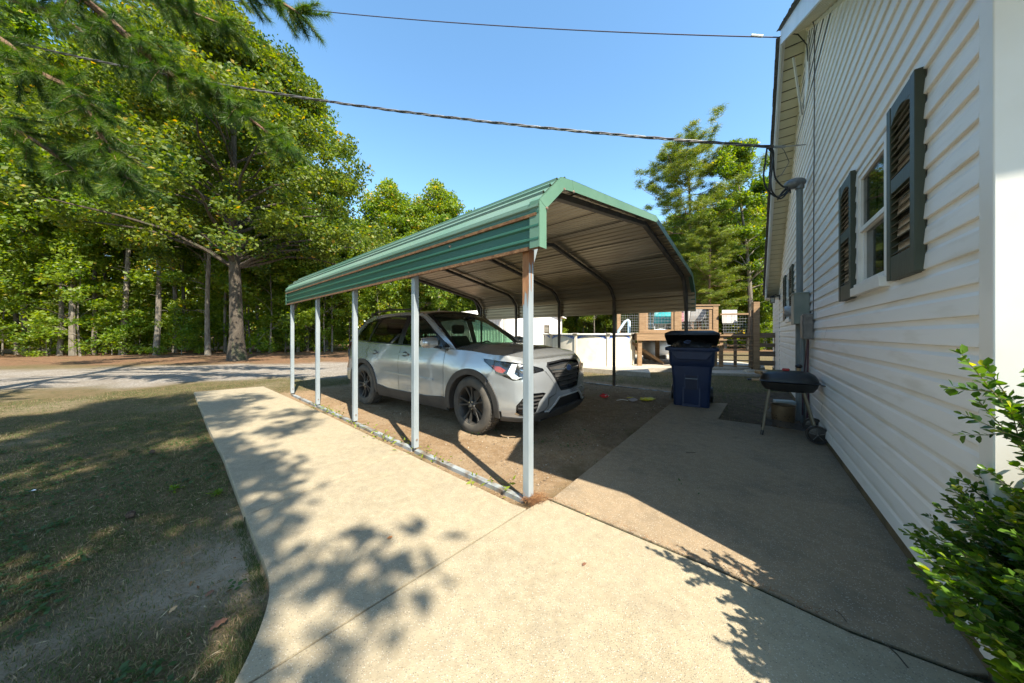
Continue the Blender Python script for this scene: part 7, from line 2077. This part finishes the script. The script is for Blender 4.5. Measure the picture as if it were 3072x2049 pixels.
# small stones under the carport
def stones(n, label, name):
    w_ = .2 + 5.0 * rng.random(n); l_ = .1 + 5.6 * rng.random(n) ** 1.6
    x = CP.x + bx.x * w_ + ay.x * l_; y = CP.y + bx.y * w_ + ay.y * l_; z = ground_z(x, y); s_ = .004 + .009 * rng.random(n) ** 2.5
    base = np.array([[1, 0, 0], [0, 1, 0], [-1, 0, 0], [0, -1, 0], [0, 0, .8], [0, 0, -.4]], float); Fb = np.array([[0, 1, 4], [1, 2, 4], [2, 3, 4], [3, 0, 4], [1, 0, 5], [2, 1, 5], [3, 2, 5], [0, 3, 5]])
    th = rng.random(n) * 6.28; c_, q_ = np.cos(th), np.sin(th); V = []
    bb = base[None] * (s_[:, None, None]) * (1 + .5 * rng.normal(size=(n, 6, 1)).clip(-.6, .9))
    X = bb[..., 0] * c_[:, None] - bb[..., 1] * q_[:, None] + x[:, None]; Y = bb[..., 0] * q_[:, None] + bb[..., 1] * c_[:, None] + y[:, None]; Z = bb[..., 2] + z[:, None] + .002
    V = np.stack([X, Y, Z], -1).reshape(-1, 3); F = (Fb[None] + (np.arange(n) * 6)[:, None, None]).reshape(-1, 3)
    stone_m = leaf_mat('stone_grit', (.12, .085, .055), (.30, .235, .165), (.45, .39, .31), trans=.0, rough=.9)
    me = np_mesh(name, V, F, stone_m, attr={'tint': ('FACE', np.repeat(rng.random(n), 8))}); o = mesh_obj(name, me); o['kind'] = 'stuff'; o['label'] = label
stones(4200, 'small stones scattered on the bare earth under the carport', 'pebbles')
# separate larger leaves one can point at
def one_leaf(name, label, p, size, rz, m, cat='leaf'):
    mb = MB(); vs = []; n = 8
    for i in range(n + 1):
        t = i / n; w = math.sin(math.pi * min(1, t * 1.02)) ** .8 * .28 * (1 + .35 * math.sin(t * 19)); cz_ = .10 * math.sin(t * 3)
        vs += [(t, -w, .08 * abs(w) + cz_), (t, 0, cz_ * .6), (t, w, .10 * abs(w) + cz_)]
    fs = []
    for i in range(n): fs += [(3 * i, 3 * i + 1, 3 * i + 4, 3 * i + 3), (3 * i + 1, 3 * i + 2, 3 * i + 5, 3 * i + 4)]
    mb.add([(x * size, y * size, z * size) for x, y, z in vs], fs); o = mb.build(name, m, None, smooth=True, loc=p, rot=(R(4), R(-6), rz)); link_props(o, label, cat)
lo_m = mat('leaf_orange_brown', (.30, .12, .04), (.40, .19, .07), 20, .7); lb_m = mat('leaf_dark_brown', (.13, .055, .03), (.22, .10, .05), 20, .7); lt_m = mat('leaf_tan', (.45, .26, .12), (.52, .33, .17), 20, .7)
def gp(u, v, dz=0.0):
    p = onground(u, v, 0); z = float(ground_z(np.array([p.x]), np.array([p.y]))[0]) if dpoly(np.array([p.x]), np.array([p.y]), whole_left)[0] > 0 else 0; q = onground(u, v, z); q.z = z + dz; return q
one_leaf('fallen_leaf', 'small orange brown leaf lying alone on the sunny walkway slab', gp(888, 1238, .004), .035, .3, lo_m)
one_leaf('fallen_leaf', 'large dark brown curled leaf on the lawn nearest the camera', gp(600 - 120, 1470 - 12, .02), .062, .9, lb_m)
one_leaf('fallen_leaf', 'narrow rust coloured leaf on the pale bare patch of lawn', gp(640 - 170, 1385 - 10, .01), .04, 1.2, lb_m)
one_leaf('fallen_leaf', 'tan leaf on end at the near part of the lawn', gp(388, 1412, .01), .035, 1.5, lt_m)
one_leaf('fallen_leaf', 'curled tan leaf on the moss filled joint by the carport', gp(1745 - 400, 1183, .004), .035, .1, lt_m)
one_leaf('fallen_leaf', 'tiny dark red seed husk alone on the sunlit concrete', gp(1337, 1300, .004), .028, .5, lb_m)
def cone(label, p, r_=.035):
    mb = MB()
    for j in range(6):
        for k in range(8):
            a = 2 * math.pi * (k + .5 * (j % 2)) / 8; rr = r_ * math.sin(math.pi * (j + 1) / 7.5); h_ = r_ * .55 * j
            c_ = Vector((rr * math.cos(a), rr * math.sin(a), h_)); mb.box(c_ * .8, (r_ * .42, r_ * .3, r_ * .16), M=Matrix.Rotation(a, 3, 'Z') @ Matrix.Rotation(R(-30), 3, 'Y'))
    mb.tube([(0, 0, 0), (0, 0, r_ * 3)], r_ * .5, 6)
    o = mb.build('pine_cone', mat('cone_brown', (.06, .04, .028), (.13, .09, .06), 40, .9), None, loc=p, rot=(R(75), 0, 1.0)); link_props(o, label, 'pine cone')
cone('dark pine cone lying in the middle of the shaded lawn', gp(386 - 88, 1187, .02), .024); cone('pine cone half hidden in grass on the far sunny lawn', gp(348, 1222 - 180, .02), .024)
one_leaf('white_scrap', 'small white scrap of paper on the left of the lawn', gp(65, 1132, .012), .05, .2, mat('scrap_white', (.75, .76, .78), rough=.6), 'scrap')
for (u, v, lb) in ((402, 1128, 'larger bright weed clump in the sun on the lawn'), (498, 1137, 'smaller weed clump nearest the walkway edge')):
    p = gp(u, v); P = np.array([(p.x + .02 * rng.normal(), p.y + .02 * rng.normal(), p.z + .015 + .03 * rng.random()) for _ in range(26)])
    o = mesh_obj('weed_clump', leaves_mesh('weed_clump', P, .038, leaf_young, rng.random(26) * .5, .45, upbias=.8)); link_props(o, lb, 'weed')
# twig pieces on the side walk
tw = mat('twig_dark', (.035, .028, .02), (.07, .055, .04), 30, .9)
for (u0, v0, u1, v1, lb) in ((1660 + 375, 1482, 1660 + 425, 1535, 'thin dark twig on the shaded walk nearest the camera'), (1885 + 32, 1402, 1885 + 58, 1428, 'short dark twig on the walk below the house wall'), (1575 - 0, 1040, 1597, 1040, 'tiny dark twig on the walk before the blue bin')):
    a = onground(u0, v0); b = onground(u1, v1); mb = MB(); mb.tube([a + Vector((0, 0, .003)), a.lerp(b, .5) + Vector((.006, .004, .005)), b + Vector((0, 0, .003))], .0022, 5); o = mb.build('twig', tw); link_props(o, lb, 'twig')
